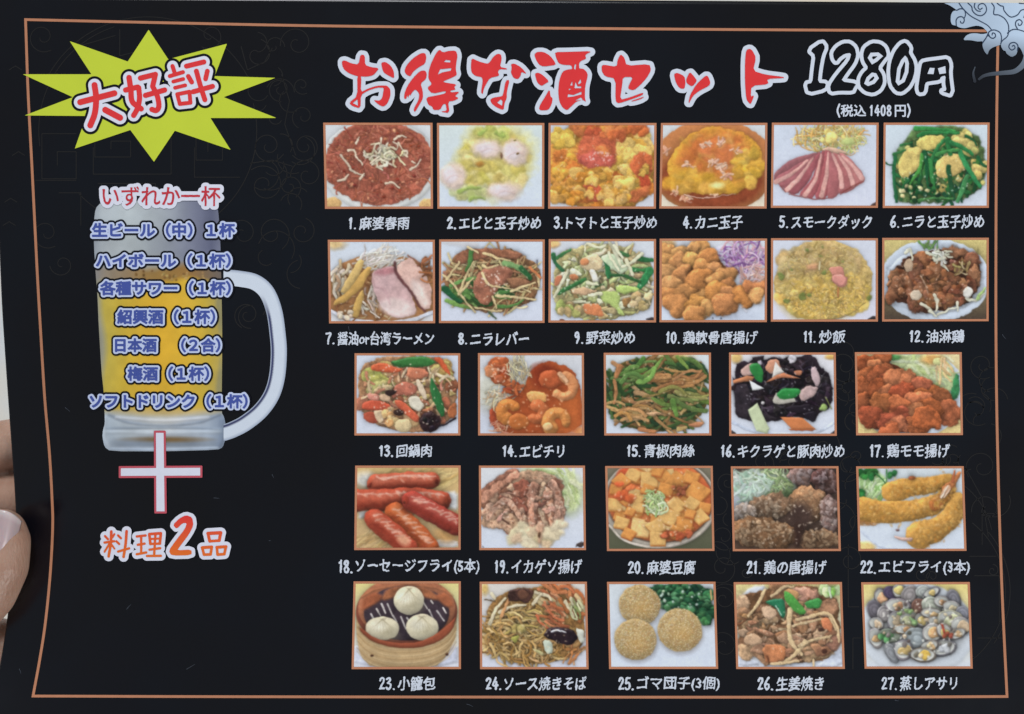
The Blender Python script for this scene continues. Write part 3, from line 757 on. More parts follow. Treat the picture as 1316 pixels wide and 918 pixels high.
def d10():
    p = Pic((648, 30, 1253, 502), 10); p.bg((212, 214, 222), (204, 212, 228)); p.warp = .6
    p.ell(690, 60, 50, 34, (224, 180, 120), shd=0, soft=20); p.ell(1000, 470, 150, 30, (176, 182, 200), soft=40, shd=0, sh=0, op=.6)
    p.poly([(950, 90), (1010, 60), (1100, 90), (1060, 200), (990, 180)], (206, 200, 220), nz=.1, shd=.1, soft=14)
    p.strands(110, (1130, 135, 120, 100), (60, 140), (5, 11), [(152, 100, 160), (186, 146, 190), (132, 82, 146), (214, 184, 206), (206, 156, 166)], shd=.1, soft=5)
    p.strands(50, (1170, 235, 75, 70), (50, 120), (5, 10), [(210, 164, 156), (222, 182, 166), (202, 136, 110), (218, 196, 206)], shd=.08, soft=6)
    p.st([(1068, 340), (1085, 400), (1140, 440)], 10, (222, 222, 236), soft=8, shd=.1)
    pal = [(198, 130, 72), (192, 122, 64), (202, 138, 78)]
    p.poly([(665, 90), (830, 70), (940, 100), (1050, 230), (1075, 330), (1060, 430), (900, 450), (720, 430), (662, 380)], (120, 66, 34), irr=8, nz=.2)
    for x, y, r in ((690, 105, 44), (780, 115, 44), (885, 95, 50), (840, 80, 30), (700, 175, 56), (765, 165, 48), (850, 145, 46), (925, 145, 48), (690, 235, 50), (785, 230, 54), (905, 200, 52), (965, 215, 50), (1015, 235, 50), (715, 285, 48), (855, 280, 66), (955, 275, 50), (1035, 295, 44), (700, 350, 52), (795, 335, 54), (890, 370, 56), (985, 340, 76), (1045, 345, 44), (740, 400, 72), (850, 390, 46), (930, 425, 48), (1020, 405, 66), (840, 460, 48), (1130, 360, 56), (1180, 305, 52), (1200, 345, 40)):
        c = p._col(pal, .035)
        p.lump(x, y, r * 1.08, c, 3 + p.r.randint(2), bev=r * .75, sh=.5, nz=.2, irr=10, shd=.55, shr=10, soft=9)
        p.lump(x - r * .15, y - r * .25, r * .5, c * 1.1 + 8, 2, soft=r * .6, shd=0, sh=.1, op=.55, nz=.1)
    p.blobs(7, (960, 475, 90, 10), (2, 4), [(90, 96, 110)], irr=0, shd=0)
    return p
def d11():
    p = Pic((25, 28, 628, 498), 11); p.bg((204, 208, 220), (212, 210, 224)); p.warp = .5; p.detail = 0.2
    p.poly([(560, 490), (615, 460), (620, 498)], (50, 44, 44), shd=0)
    p.poly([(180, 70), (290, 38), (400, 42), (500, 90), (580, 170), (602, 270), (575, 370), (480, 445), (370, 492), (200, 488), (100, 420), (42, 330), (42, 240), (90, 150)], (194, 162, 96), irr=8, nz=.14, bev=50, sh=.25)
    p.poly([(60, 300), (300, 230), (560, 270), (560, 380), (380, 490), (180, 480), (80, 400)], (216, 182, 84), soft=90, shd=0, nz=.12, sh=.05)
    p.lumps(60, (322, 170, 240, 110), (24, 44), [(202, 170, 110), (192, 158, 98), (212, 184, 126)], sh=.2, shd=.10, soft=12, nz=.12, op=.8); p.lumps(70, (325, 360, 250, 110), (24, 46), [(226, 184, 88), (218, 176, 78), (228, 192, 106)], sh=.24, shd=.12, soft=12, nz=.12, op=.85)
    p.strands(700, (322, 265, 268, 212), (10, 18), (6, 9), [(210, 178, 106), (200, 166, 96), (220, 192, 124), (190, 156, 88)], cur=.2, shd=.10, sh=.25, op=.7)
    p.strands(260, (325, 390, 230, 85), (10, 18), (6, 10), [(230, 188, 92), (222, 178, 80), (232, 196, 114)], cur=.2, shd=.12, sh=.25, op=.8)
    p.strands(60, (320, 250, 250, 190), (14, 40), (5, 10), [(140, 112, 56), (150, 116, 60), (124, 100, 48)], cur=.5, shd=0, soft=7, op=.6)
    p.poly([(345, 190), (430, 185), (440, 240), (460, 250), (450, 300), (420, 310), (365, 270), (375, 240)], (204, 130, 112), bev=10, sh=.2, nz=.08)
    p.poly([(375, 235), (430, 230), (455, 260), (430, 305), (370, 270)], (216, 140, 126), bev=10, nz=.06)
    p.poly([(225, 180), (290, 165), (290, 205), (230, 210)], (204, 146, 104), soft=20, shd=.1)
    for x, y, r in ((85, 240, 18), (205, 355, 26), (240, 350, 10), (325, 220, 18), (115, 382, 18), (580, 365, 16), (430, 160, 12), (140, 205, 10), (310, 130, 12), (320, 75, 14), (230, 95, 8)):
        p.lump(x, y, r * .85, (110, 126, 58), 3, irr=7, nz=.2, soft=8, bev=6, op=.85)
    p.st([(300, 160), (298, 205)], 10, (214, 196, 150), 7); p.st([(404, 310), (405, 360)], 10, (180, 110, 60), 6)
    p.st([(300, 486), (380, 488), (480, 450), (560, 390)], 6, (90, 66, 36), 4, soft=8, shd=0, op=.7)
    return p
def d12():
    p = Pic((652, 25, 1252, 497), 12); p.bg((216, 196, 120), (70, 56, 46))
    p.ell(950, 265, 315, 235, (200, 210, 224), bev=24, sh=.15, nz=.02, shd=.2)
    p.ell(950, 270, 280, 190, (206, 214, 226), bev=20, sh=.2, nz=.02, shd=.1)
    pal = [(132, 82, 54), (152, 98, 66), (112, 66, 44), (140, 84, 54)]
    p.poly([(690, 230), (790, 130), (900, 100), (1050, 80), (1180, 130), (1210, 230), (1190, 330), (1100, 400), (1000, 430), (880, 450), (780, 400), (700, 380)], (84, 46, 30), irr=12, nz=.3)
    for x, y, rx, ry, a in ((725, 260, 44, 60, .3), (720, 340, 40, 56, .2), (790, 300, 60, 80, -.4), (840, 390, 46, 64, -.4), (880, 150, 52, 44, .4), (850, 230, 50, 90, -.3), (960, 210, 60, 60, .3), (1080, 110, 80, 34, .25), (1160, 160, 48, 56, .2), (1170, 240, 40, 60, 0), (1040, 290, 70, 70, .4), (1090, 360, 60, 46, .1), (960, 330, 50, 80, -.2), (900, 330, 36, 90, -.35), (1130, 310, 50, 60, 0), (1020, 380, 46, 46, 0)):
        p.ell(x, y, rx * 1.05, ry, p._col(pal, .08), a, bev=30, sh=.55, nz=.24, irr=15, shd=.75, soft=6)
        p.ell(x - rx * .2, y - ry * .3, rx * .5, ry * .35, (176, 118, 82), a, soft=22, shd=0, sh=.1, nz=.3, irr=8, op=.6)
    p.slices(46, (950, 265, 235, 150), (22, 56), [(138, 86, 58), (156, 102, 70), (118, 68, 46), (146, 88, 58)], nz=.3, irr=9)
    p.blobs(50, (950, 260, 230, 150), (7, 16), [(176, 104, 62), (110, 56, 32), (190, 124, 80)], irr=5, op=.7, shd=.15)
    p.st([(870, 240), (900, 300), (915, 350)], 10, (206, 170, 140), 5, soft=6, op=.7)
    for q in ([(900, 110), (960, 130), (1000, 160)], [(960, 80), (990, 120), (1045, 135)], [(780, 110), (810, 90), (820, 150)], [(1000, 180), (1025, 212)], [(950, 350), (962, 400), (955, 440)], [(870, 395), (910, 420), (945, 455)], [(970, 460), (1010, 440), (1075, 420)], [(1075, 395), (1080, 440)], [(1130, 370), (1180, 380), (1235, 340)], [(920, 440), (960, 470)]):
        p.st(q, 18, (216, 212, 186), 10, sh=.3)
    p.strands(16, (985, 115, 50, 40), (24, 60), (9, 16), [(226, 226, 212), (206, 210, 180)])
    p.strands(14, (1095, 190, 45, 45), (24, 50), (8, 14), [(176, 150, 96), (150, 124, 70), (196, 180, 130)])
    p.strands(10, (920, 60, 50, 14), (26, 60), (8, 15), [(96, 140, 70), (130, 160, 84)])
    p.ell(840, 345, 26, 30, (206, 186, 160), irr=6); p.ell(800, 180, 26, 34, (190, 160, 130), irr=6); p.ell(1135, 335, 30, 32, (226, 222, 212), irr=3); p.st([(1190, 370), (1235, 310)], 22, (160, 190, 110), 12)
    p.spark(60, (950, 260, 230, 150), (2, 4), (236, 200, 170), .6)
    return p
def d13():
    p = Pic((65, 38, 623, 472), 13); p.bg((206, 210, 222), (206, 210, 224)); p.warp = 0.7
    p.poly([(100, 100), (200, 60), (400, 50), (540, 60), (605, 150), (605, 360), (520, 430), (400, 460), (220, 440), (110, 370), (80, 240)], (166, 118, 80), irr=9, nz=.3)
    p.blobs(30, (340, 250, 255, 185), (12, 32), [(206, 160, 110), (190, 116, 84), (216, 184, 130), (176, 96, 66), (200, 170, 90), (150, 84, 56)], irr=9)
    p.blobs(10, (180, 190, 60, 50), (22, 40), [(196, 190, 96), (210, 200, 120)], irr=8); p.blobs(8, (530, 150, 50, 60), (16, 32), [(206, 190, 104), (216, 170, 90)], irr=8)
    p.slices(60, (340, 250, 250, 180), (22, 52), [(206, 162, 116), (190, 124, 92), (214, 184, 134), (180, 106, 76), (196, 168, 96)])
    p.strands(40, (340, 230, 240, 160), (40, 90), (9, 18), [(214, 176, 130), (190, 120, 90), (222, 200, 160)])
    p.poly([(250, 85), (330, 60), (430, 52), (500, 80), (470, 105), (350, 112), (280, 105)], (52, 112, 50), bev=16, nz=.1, hl=.3)
    p.poly([(150, 100), (200, 82), (280, 110), (330, 120), (290, 140), (190, 135), (150, 125)], (214, 92, 54), bev=14, hl=.2)
    p.poly([(480, 55), (520, 60), (560, 110), (575, 160), (540, 130)], (206, 84, 46), hl=.2)
    p.poly([(470, 160), (500, 210), (535, 290), (540, 370), (520, 375), (480, 290), (460, 230)], (40, 104, 50), bev=14, hl=.4)
    p.poly([(345, 110), (430, 115), (460, 150), (400, 180), (340, 160)], (206, 118, 84), irr=6, nz=.14); p.poly([(280, 200), (350, 180), (410, 220), (380, 260), (310, 260), (260, 280)], (190, 106, 82), irr=6, nz=.16)
    p.poly([(385, 180), (410, 175), (450, 260), (450, 290), (420, 270)], (220, 196, 166))
    p.poly([(345, 270), (400, 265), (435, 310), (410, 350), (360, 320)], (216, 206, 184), irr=4)
    p.poly([(110, 300), (180, 280), (260, 310), (250, 340), (160, 340), (100, 330)], (206, 82, 54), bev=14, hl=.15); p.poly([(270, 285), (320, 290), (410, 370), (400, 410), (340, 370), (300, 330)], (212, 92, 60), bev=12, hl=.15)
    p.poly([(110, 350), (180, 345), (200, 400), (150, 410), (115, 390)], (180, 76, 52)); p.poly([(160, 340), (220, 335), (215, 410), (190, 410)], (222, 190, 150), irr=4)
    p.poly([(125, 250), (190, 250), (200, 290), (140, 285)], (206, 130, 110), irr=4); p.poly([(190, 255), (250, 250), (260, 295), (200, 290)], (216, 176, 140), irr=5)
    p.blobs(8, (260, 370, 35, 40), (12, 24), [(222, 180, 120), (206, 150, 90)], irr=6)
    p.ell(322, 420, 46, 36, (216, 190, 140), bev=26, sh=.3, nz=.05); p.ell(260, 245, 30, 16, (46, 30, 28), irr=4); p.ell(300, 350, 26, 16, (50, 32, 28), irr=4)
    p.ell(465, 400, 58, 54, (46, 28, 30), bev=26, irr=8, hl=.35, nz=.3); p.blobs(14, (465, 400, 40, 36), (6, 13), [(30, 20, 24), (76, 54, 56)], irr=3, hl=.4)
    p.poly([(490, 435), (560, 400), (605, 370), (605, 385), (530, 425)], (30, 24, 32)); p.poly([(555, 330), (605, 280), (605, 380), (560, 380)], (170, 92, 52), irr=6, nz=.2)
    p.spark(80, (340, 260, 240, 170), (2, 4), (246, 226, 200), .7)
    return p
def d14():
    p = Pic((717, 37, 1277, 472), 14); p.bg((206, 206, 210), (196, 200, 214)); p.warp = .6; p.detail = 0.12
    p.ell(1255, 455, 30, 24, (226, 170, 110), shd=0, soft=16); p.ell(770, 240, 60, 100, (208, 206, 190), soft=50, shd=0, nz=.05)
    p.poly([(980, 150), (1040, 95), (1110, 75), (1200, 110), (1265, 200), (1265, 470), (830, 470), (780, 400), (830, 300), (950, 250)], (164, 70, 32), bev=50, sh=.2, nz=.12, irr=8)
    p.poly([(990, 110), (1080, 85), (1150, 130), (1130, 220), (1020, 220)], (140, 48, 24), soft=40, shd=0, sh=0, nz=.1)
    p.poly([(1150, 260), (1265, 240), (1265, 470), (1100, 470)], (180, 86, 38), soft=60, shd=0, sh=0, nz=.08)
    p.poly([(760, 120), (790, 60), (880, 55), (890, 150), (890, 240), (850, 210), (790, 200)], (186, 86, 44), irr=7, nz=.2); p.blobs(14, (820, 130, 50, 60), (12, 26), [(206, 104, 56), (170, 70, 34), (216, 136, 84)], irr=7)
    p.poly([(780, 330), (850, 300), (860, 460), (800, 450), (770, 380)], (168, 66, 38), irr=8, nz=.25)
    p.strands(60, (930, 130, 55, 70), (30, 80), (4, 8), [(222, 214, 180), (206, 190, 150), (190, 170, 130)], ang=(1.4, .9), shd=.2)
    p.strands(50, (820, 265, 70, 45), (30, 80), (4, 8), [(214, 206, 180), (206, 186, 150), (196, 160, 120)], ang=(-.6, 1), shd=.15); p.strands(30, (840, 430, 50, 40), (20, 60), (3, 6), [(220, 150, 110), (206, 120, 90), (230, 190, 160)], shd=.1)
    p.strands(18, (905, 230, 40, 40), (30, 70), (10, 18), [(190, 92, 50), (160, 66, 36)])
    def shrimp(x, y, r, a0, a1, w, c):
        q = [(x + r * math.cos(t), y + r * math.sin(t)) for t in np.linspace(a0, a1, 7)]
        w *= 1.28
        p.st(q, w, c, w * .66, bev=w * .55, sh=.42, nz=.12, shd=.35, hl=.14, soft=6)
        for t in np.linspace(a0 + .3, a1 - .3, 5):
            p.st([(x + (r - w * .3) * math.cos(t), y + (r - w * .3) * math.sin(t)), (x + (r + w * .42) * math.cos(t + .06), y + (r + w * .42) * math.sin(t + .06))], 4, (164, 82, 36), 2, shd=0, op=.5)
    p.ell(1100, 175, 62, 50, (186, 84, 44), bev=26, nz=.12, hl=.1)
    shrimp(1170, 215, 52, -1.4, 2.4, 50, (218, 138, 84)); p.st([(1150, 145), (1185, 185)], 24, (226, 172, 128), 20)
    p.poly([(968, 250), (1000, 232), (1080, 250), (1078, 300), (1010, 305), (985, 290)], (226, 160, 88), bev=20, hl=.2)
    shrimp(880, 345, 40, 2.0, 5.6, 58, (206, 122, 54)); p.ell(930, 400, 56, 44, (190, 100, 44), bev=24, hl=.15)
    shrimp(1025, 350, 36, -1.5, 2.2, 54, (196, 100, 54)); shrimp(1135, 400, 48, 2.4, 6.4, 58, (214, 134, 66)); p.ell(1085, 425, 26, 22, (232, 180, 120), bev=14, hl=.2)
    p.spark(60, (1020, 300, 230, 160), (2, 5), (250, 190, 140), .55); p.spark(30, (830, 130, 50, 70), (2, 5), (250, 210, 180), .7)
    return p
def d15():
    p = Pic((66, 35, 633, 472), 15); p.bg((206, 212, 214), (204, 210, 224)); p.warp = 0.6
    p.ell(430, 55, 90, 24, (222, 190, 110), shd=0, soft=26)
    p.poly([(150, 90), (260, 60), (420, 60), (550, 90), (600, 190), (615, 280), (600, 350), (500, 430), (330, 455), (200, 430), (95, 370), (85, 200)], (110, 92, 42), irr=8, nz=.3)
    gp = [(76, 102, 48), (58, 82, 42), (96, 120, 56), (44, 70, 38)]; bp = [(164, 118, 72), (148, 102, 58), (178, 136, 88), (136, 104, 58)]
    for k in range(10):
        p.strands(20, (345, 260, 240, 180), (90, 190), (12, 22), bp if k % 2 else gp, ang=(.1, .9), cur=.25)
    p.strands(16, (500, 130, 80, 50), (90, 160), (16, 26), gp, ang=(.5, .4)); p.strands(14, (120, 260, 40, 110), (90, 160), (14, 22), gp, ang=(1.3, .4)); p.strands(16, (440, 170, 110, 50), (100, 180), (14, 22), [(186, 134, 80), (170, 116, 66)], ang=(-.05, .25))
    p.strands(10, (240, 140, 100, 50), (80, 150), (18, 28), [(88, 124, 56), (108, 142, 66)], ang=(-.3, .5), hl=.1); p.strands(14, (220, 340, 110, 60), (80, 150), (14, 20), [(196, 150, 92), (180, 130, 70)], ang=(.25, .3)); p.strands(10, (480, 280, 110, 40), (110, 180), (18, 26), [(112, 126, 62), (140, 136, 74), (90, 112, 50)], ang=(.15, .3))
    p.st([(120, 180), (130, 240), (120, 300)], 18, (176, 116, 70), 12); p.st([(150, 110), (130, 160)], 34, (170, 110, 66), 22)
    p.poly([(500, 420), (560, 398), (600, 405), (570, 432)], (186, 120, 80), shd=.3); p.st([(430, 290), (450, 365)], 30, (96, 136, 58), 22, hl=.1); p.poly([(280, 355), (340, 345), (375, 355), (320, 370)], (216, 166, 120))
    p.st([(255, 440), (330, 452)], 24, (190, 120, 74), 18); p.st([(460, 440), (500, 432)], 22, (196, 160, 96), 16)
    p.spark(60, (345, 250, 230, 160), (2, 4), (226, 206, 160), .5)
    return p
def d16():
    p = Pic((727, 33, 1295, 473), 16); p.bg((216, 212, 216), (206, 212, 226)); p.warp = .35; p.detail = 0.08
    p.ell(765, 60, 30, 30, (226, 186, 110), shd=0, soft=20); p.ell(1270, 55, 30, 16, (216, 170, 90), shd=0, soft=12); p.poly([(735, 440), (770, 465), (735, 470)], (60, 50, 50), shd=0); p.poly([(1290, 440), (1260, 465), (1290, 470)], (60, 50, 50), shd=0)
    p.st([(740, 400), (860, 450), (1050, 465), (1200, 450), (1290, 400)], 14, (196, 204, 222), soft=8, shd=.12)
    p.poly([(760, 100), (800, 75), (830, 90), (870, 60), (920, 75), (960, 55), (1010, 75), (1040, 52), (1100, 60), (1150, 45), (1195, 60), (1215, 110), (1270, 150), (1278, 320), (1190, 360), (1180, 400), (1080, 370), (940, 400), (840, 395), (760, 370), (750, 220)], (36, 27, 34), irr=7, nz=.3, soft=5)
    p.shards(120, (1010, 215, 255, 155), (20, 52), [(34, 25, 32), (44, 33, 40), (28, 21, 28), (52, 42, 50), (40, 30, 32)], sh=.5, nz=.35, soft=4)
    p.strands(60, (1010, 215, 250, 150), (20, 60), (4, 8), [(82, 72, 84), (64, 54, 64), (110, 100, 112)], cur=.5, shd=.1, soft=5, op=.55)
    p.lumps(4, (1010, 80, 130, 20), (10, 18), [(206, 196, 202)], irr=3)
    p.poly([(750, 205), (835, 200), (842, 380), (768, 372)], (44, 36, 42), nz=.3, irr=5, bev=20); p.poly([(1120, 352), (1190, 340), (1182, 405), (1130, 380)], (28, 22, 30), hl=.3, irr=3); p.poly([(1020, 320), (1150, 300), (1160, 345), (1060, 355)], (30, 23, 30), irr=5, hl=.15)
    p.poly([(780, 135), (830, 85), (870, 90), (860, 150), (800, 155)], (210, 170, 158), irr=4, nz=.1); p.poly([(915, 120), (940, 70), (990, 65), (1010, 130), (960, 150)], (206, 140, 108), irr=4, nz=.1)
    p.poly([(835, 95), (885, 85), (910, 130), (905, 195), (870, 180), (840, 135)], (40, 126, 54), bev=18, hl=.3)
    p.poly([(955, 168), (972, 80), (1020, 138)], (220, 214, 206), rnd=0); p.poly([(745, 180), (820, 155), (860, 160), (850, 182), (750, 195)], (200, 124, 80), rnd=0); p.poly([(918, 190), (980, 150), (1020, 140), (1108, 170), (1010, 165)], (200, 120, 80), rnd=0)
    p.poly([(833, 178), (914, 222), (850, 234)], (222, 222, 222), rnd=0); p.poly([(1070, 130), (1120, 125), (1110, 155), (1075, 150)], (190, 116, 80), irr=3); p.poly([(1165, 115), (1190, 108), (1212, 180), (1195, 218), (1160, 165)], (192, 164, 166), irr=4, nz=.1)
    p.poly([(1100, 240), (1150, 205), (1202, 215), (1182, 255), (1110, 300)], (192, 160, 156), irr=5, nz=.14); p.poly([(950, 300), (980, 230), (1100, 290), (1000, 310)], (202, 194, 180), irr=5)
    p.poly([(975, 255), (1010, 220), (1100, 222), (1110, 240), (1080, 275), (1000, 282)], (40, 136, 58), bev=20, hl=.25)
    p.poly([(826, 338), (876, 298), (938, 437), (926, 464), (870, 447)], (192, 202, 160), bev=16, rnd=0, nz=.05); p.poly([(998, 374), (1112, 377), (1188, 440), (1060, 441)], (206, 118, 66), rnd=0, bev=12, nz=.05); p.poly([(1040, 438), (1180, 440), (1170, 448), (1050, 446)], (170, 84, 44), rnd=0, shd=.1)
    p.lump(1225, 325, 20, (146, 172, 92), 3, irr=3); p.st([(1240, 270), (1255, 300), (1270, 330)], 8, (120, 126, 64), 5); p.ell(905, 298, 8, 8, (222, 216, 216), irr=2)
    p.spark(50, (1010, 220, 250, 155), (2, 4), (180, 172, 184), .5)
    return p
def d17():
    p = Pic((693, 30, 1225, 443), 17); p.bg((226, 206, 150), (226, 200, 130)); p.warp = .6
    p.ell(960, 235, 290, 225, (204, 212, 224), bev=20, sh=.1, nz=.02, shd=.1)
    p.poly([(860, 45), (1000, 40), (1130, 50), (1200, 120), (1180, 240), (1080, 200), (960, 150), (880, 110)], (190, 204, 142), irr=8, nz=.12, soft=8)
    p.lumps(12, (1030, 110, 130, 60), (26, 50), [(200, 212, 154), (184, 200, 126), (212, 218, 170)], sh=.18, shd=.1, soft=16, op=.7)
    p.strands(36, (1050, 120, 140, 75), (60, 140), (8, 18), [(206, 216, 160), (180, 196, 122), (218, 222, 184)], ang=(.4, .8), shd=.06, soft=8, op=.8); p.ell(1080, 66, 50, 30, (222, 166, 90), soft=30, shd=0, irr=6); p.ell(1110, 75, 26, 20, (206, 206, 136), irr=4); p.strands(8, (1130, 130, 30, 60), (50, 90), (8, 14), [(216, 180, 116), (222, 188, 134)], ang=(1.2, .6), soft=7, shd=.05)
    p.poly([(1195, 140), (1212, 150), (1212, 250), (1160, 280), (1165, 240)], (50, 122, 70), irr=5, nz=.2); p.ell(890, 55, 30, 14, (76, 140, 72), irr=5)
    pal = [(172, 92, 54), (162, 82, 46), (182, 102, 62), (152, 74, 42)]
    p.poly([(705, 80), (830, 60), (1040, 170), (1130, 230), (1180, 320), (1080, 400), (900, 430), (850, 400), (720, 330)], (122, 56, 30), irr=8, nz=.2)
    for x, y, r in ((820, 70, 46), (735, 110, 50), (790, 105, 36), (855, 118, 32), (740, 165, 56), (810, 165, 50), (870, 160, 44), (905, 190, 66), (970, 180, 54), (1025, 200, 48), (740, 230, 52), (800, 235, 50), (720, 280, 50), (870, 245, 48), (930, 240, 48), (1060, 255, 54), (1125, 260, 46), (1000, 280, 52), (840, 300, 54), (785, 345, 56), (920, 305, 50), (1140, 330, 66), (1070, 310, 46), (990, 340, 56), (880, 385, 64), (930, 400, 50), (1000, 395, 50), (1050, 365, 58), (860, 425, 44)):
        c = p._col(pal, .05)
        p.lump(x, y, r * 1.1, c, 3 + p.r.randint(3), bev=r * .6, sh=.5, nz=.28, irr=12, shd=.5, shr=9, soft=5)
        p.lump(x - r * .15, y - r * .25, r * .5, c * 1.12 + 8, 2, soft=r * .5, shd=0, sh=.15, op=.55, nz=.2)
    p.poly([(850, 300), (920, 305), (960, 330), (900, 345), (860, 325)], (110, 50, 30), soft=18, shd=0, op=.8)
    return p
def d18():
    p = Pic((100, 33, 627, 452), 18); p.bg((212, 176, 112), (200, 164, 114)); p.warp = .45; p.detail = 0.1
    p.strands(40, (430, 90, 190, 60), (60, 140), (8, 16), [(226, 196, 126), (206, 166, 90), (216, 186, 120)], ang=(-.5, .1), shd=.08, soft=8, op=.6); p.strands(40, (220, 420, 120, 60), (60, 120), (8, 14), [(210, 176, 120), (190, 150, 90)], ang=(-.5, .15), shd=.06, soft=8, op=.6)
    p.ell(150, 105, 50, 40, (214, 210, 200), soft=40, shd=0); p.poly([(530, 170), (615, 160), (615, 260), (560, 240)], (222, 222, 222), soft=20, shd=0); p.poly([(505, 400), (615, 405), (615, 440), (505, 440)], (222, 220, 222), soft=8, shd=0); p.poly([(120, 260), (165, 255), (160, 290), (120, 300)], (210, 206, 200), soft=18, shd=0); p.ell(560, 380, 60, 40, (190, 142, 84), soft=40, shd=0)
    def saus(pts, w, c, c2):
        p.st(pts, w, c, w * .96, bev=w * .52, sh=.55, nz=.09, shd=.6, shr=14, soft=6, irr=5)
        q = [(x - 2, y - w * .2) for x, y in pts]
        p.st(q, w * .30, c2, w * .22, sh=0, soft=w * .30, shd=0, op=.6, irr=6, nz=.2)
        q3 = [(x + 4, y - w * .27) for x, y in pts]
        for x, y in spline(q3, 9)[2::3]:
            p.st([(x - 20 - 14 * p.r.rand(), y + p.r.randn() * 4), (x, y + p.r.randn() * 4), (x + 16 + 14 * p.r.rand(), y + p.r.randn() * 4)], 9, (236, 190, 168), 5, sh=0, soft=7, shd=0, op=.65, irr=3)
        for x, y in spline(pts, 9)[1::2]:
            p.st([(x - 10, y + w * (.1 + .2 * p.r.rand())), (x + 14, y + w * (.14 + .2 * p.r.rand()))], 6, (120, 40, 28), 3, sh=0, soft=7, shd=0, op=.4)
        for x, y in spline(q, 8)[3::4]:
            p.ell(x + p.r.randn() * 10, y + p.r.randn() * 6, 13, 5, (234, 170, 140), p.r.rand(), soft=6, shd=0, sh=0, op=.6, nz=.2)
        for x, y in spline(pts, 6)[::2]:
            p.ell(x + p.r.randn() * 12, y + w * .26, 22, 7, (130, 36, 22), .1, soft=12, shd=0, sh=0, op=.4)
    saus([(205, 122), (300, 112), (400, 110), (480, 108)], 92, (172, 72, 48), (204, 122, 96)); p.poly([(155, 138), (185, 110), (180, 140)], (120, 40, 28)); p.ell(510, 112, 8, 12, (90, 30, 20))
    saus([(110, 205), (220, 205), (340, 195), (440, 200), (528, 212)], 108, (174, 68, 44), (200, 108, 82)); p.ell(560, 212, 10, 18, (130, 50, 30))
    saus([(300, 265), (370, 330), (440, 400), (470, 440)], 98, (188, 84, 40), (212, 130, 78))
    saus([(200, 300), (260, 350), (320, 400), (360, 440)], 108, (168, 62, 40), (202, 112, 82)); p.ell(345, 405, 32, 24, (214, 146, 110), .5, soft=22, shd=0, sh=0)
    saus([(385, 210), (450, 245), (530, 290), (610, 330)], 106, (158, 54, 42), (190, 98, 82)); p.ell(355, 205, 14, 20, (150, 50, 34)); p.ell(345, 217, 6, 8, (100, 36, 24), shd=0)
    p.st([(565, 300), (590, 295), (605, 310), (605, 325)], 5, (226, 170, 150), 4, soft=5, shd=0, op=.8)
    p.poly([(340, 230), (375, 240), (400, 280), (360, 270), (330, 250)], (96, 34, 22), soft=18, shd=0, op=.6)
    return p
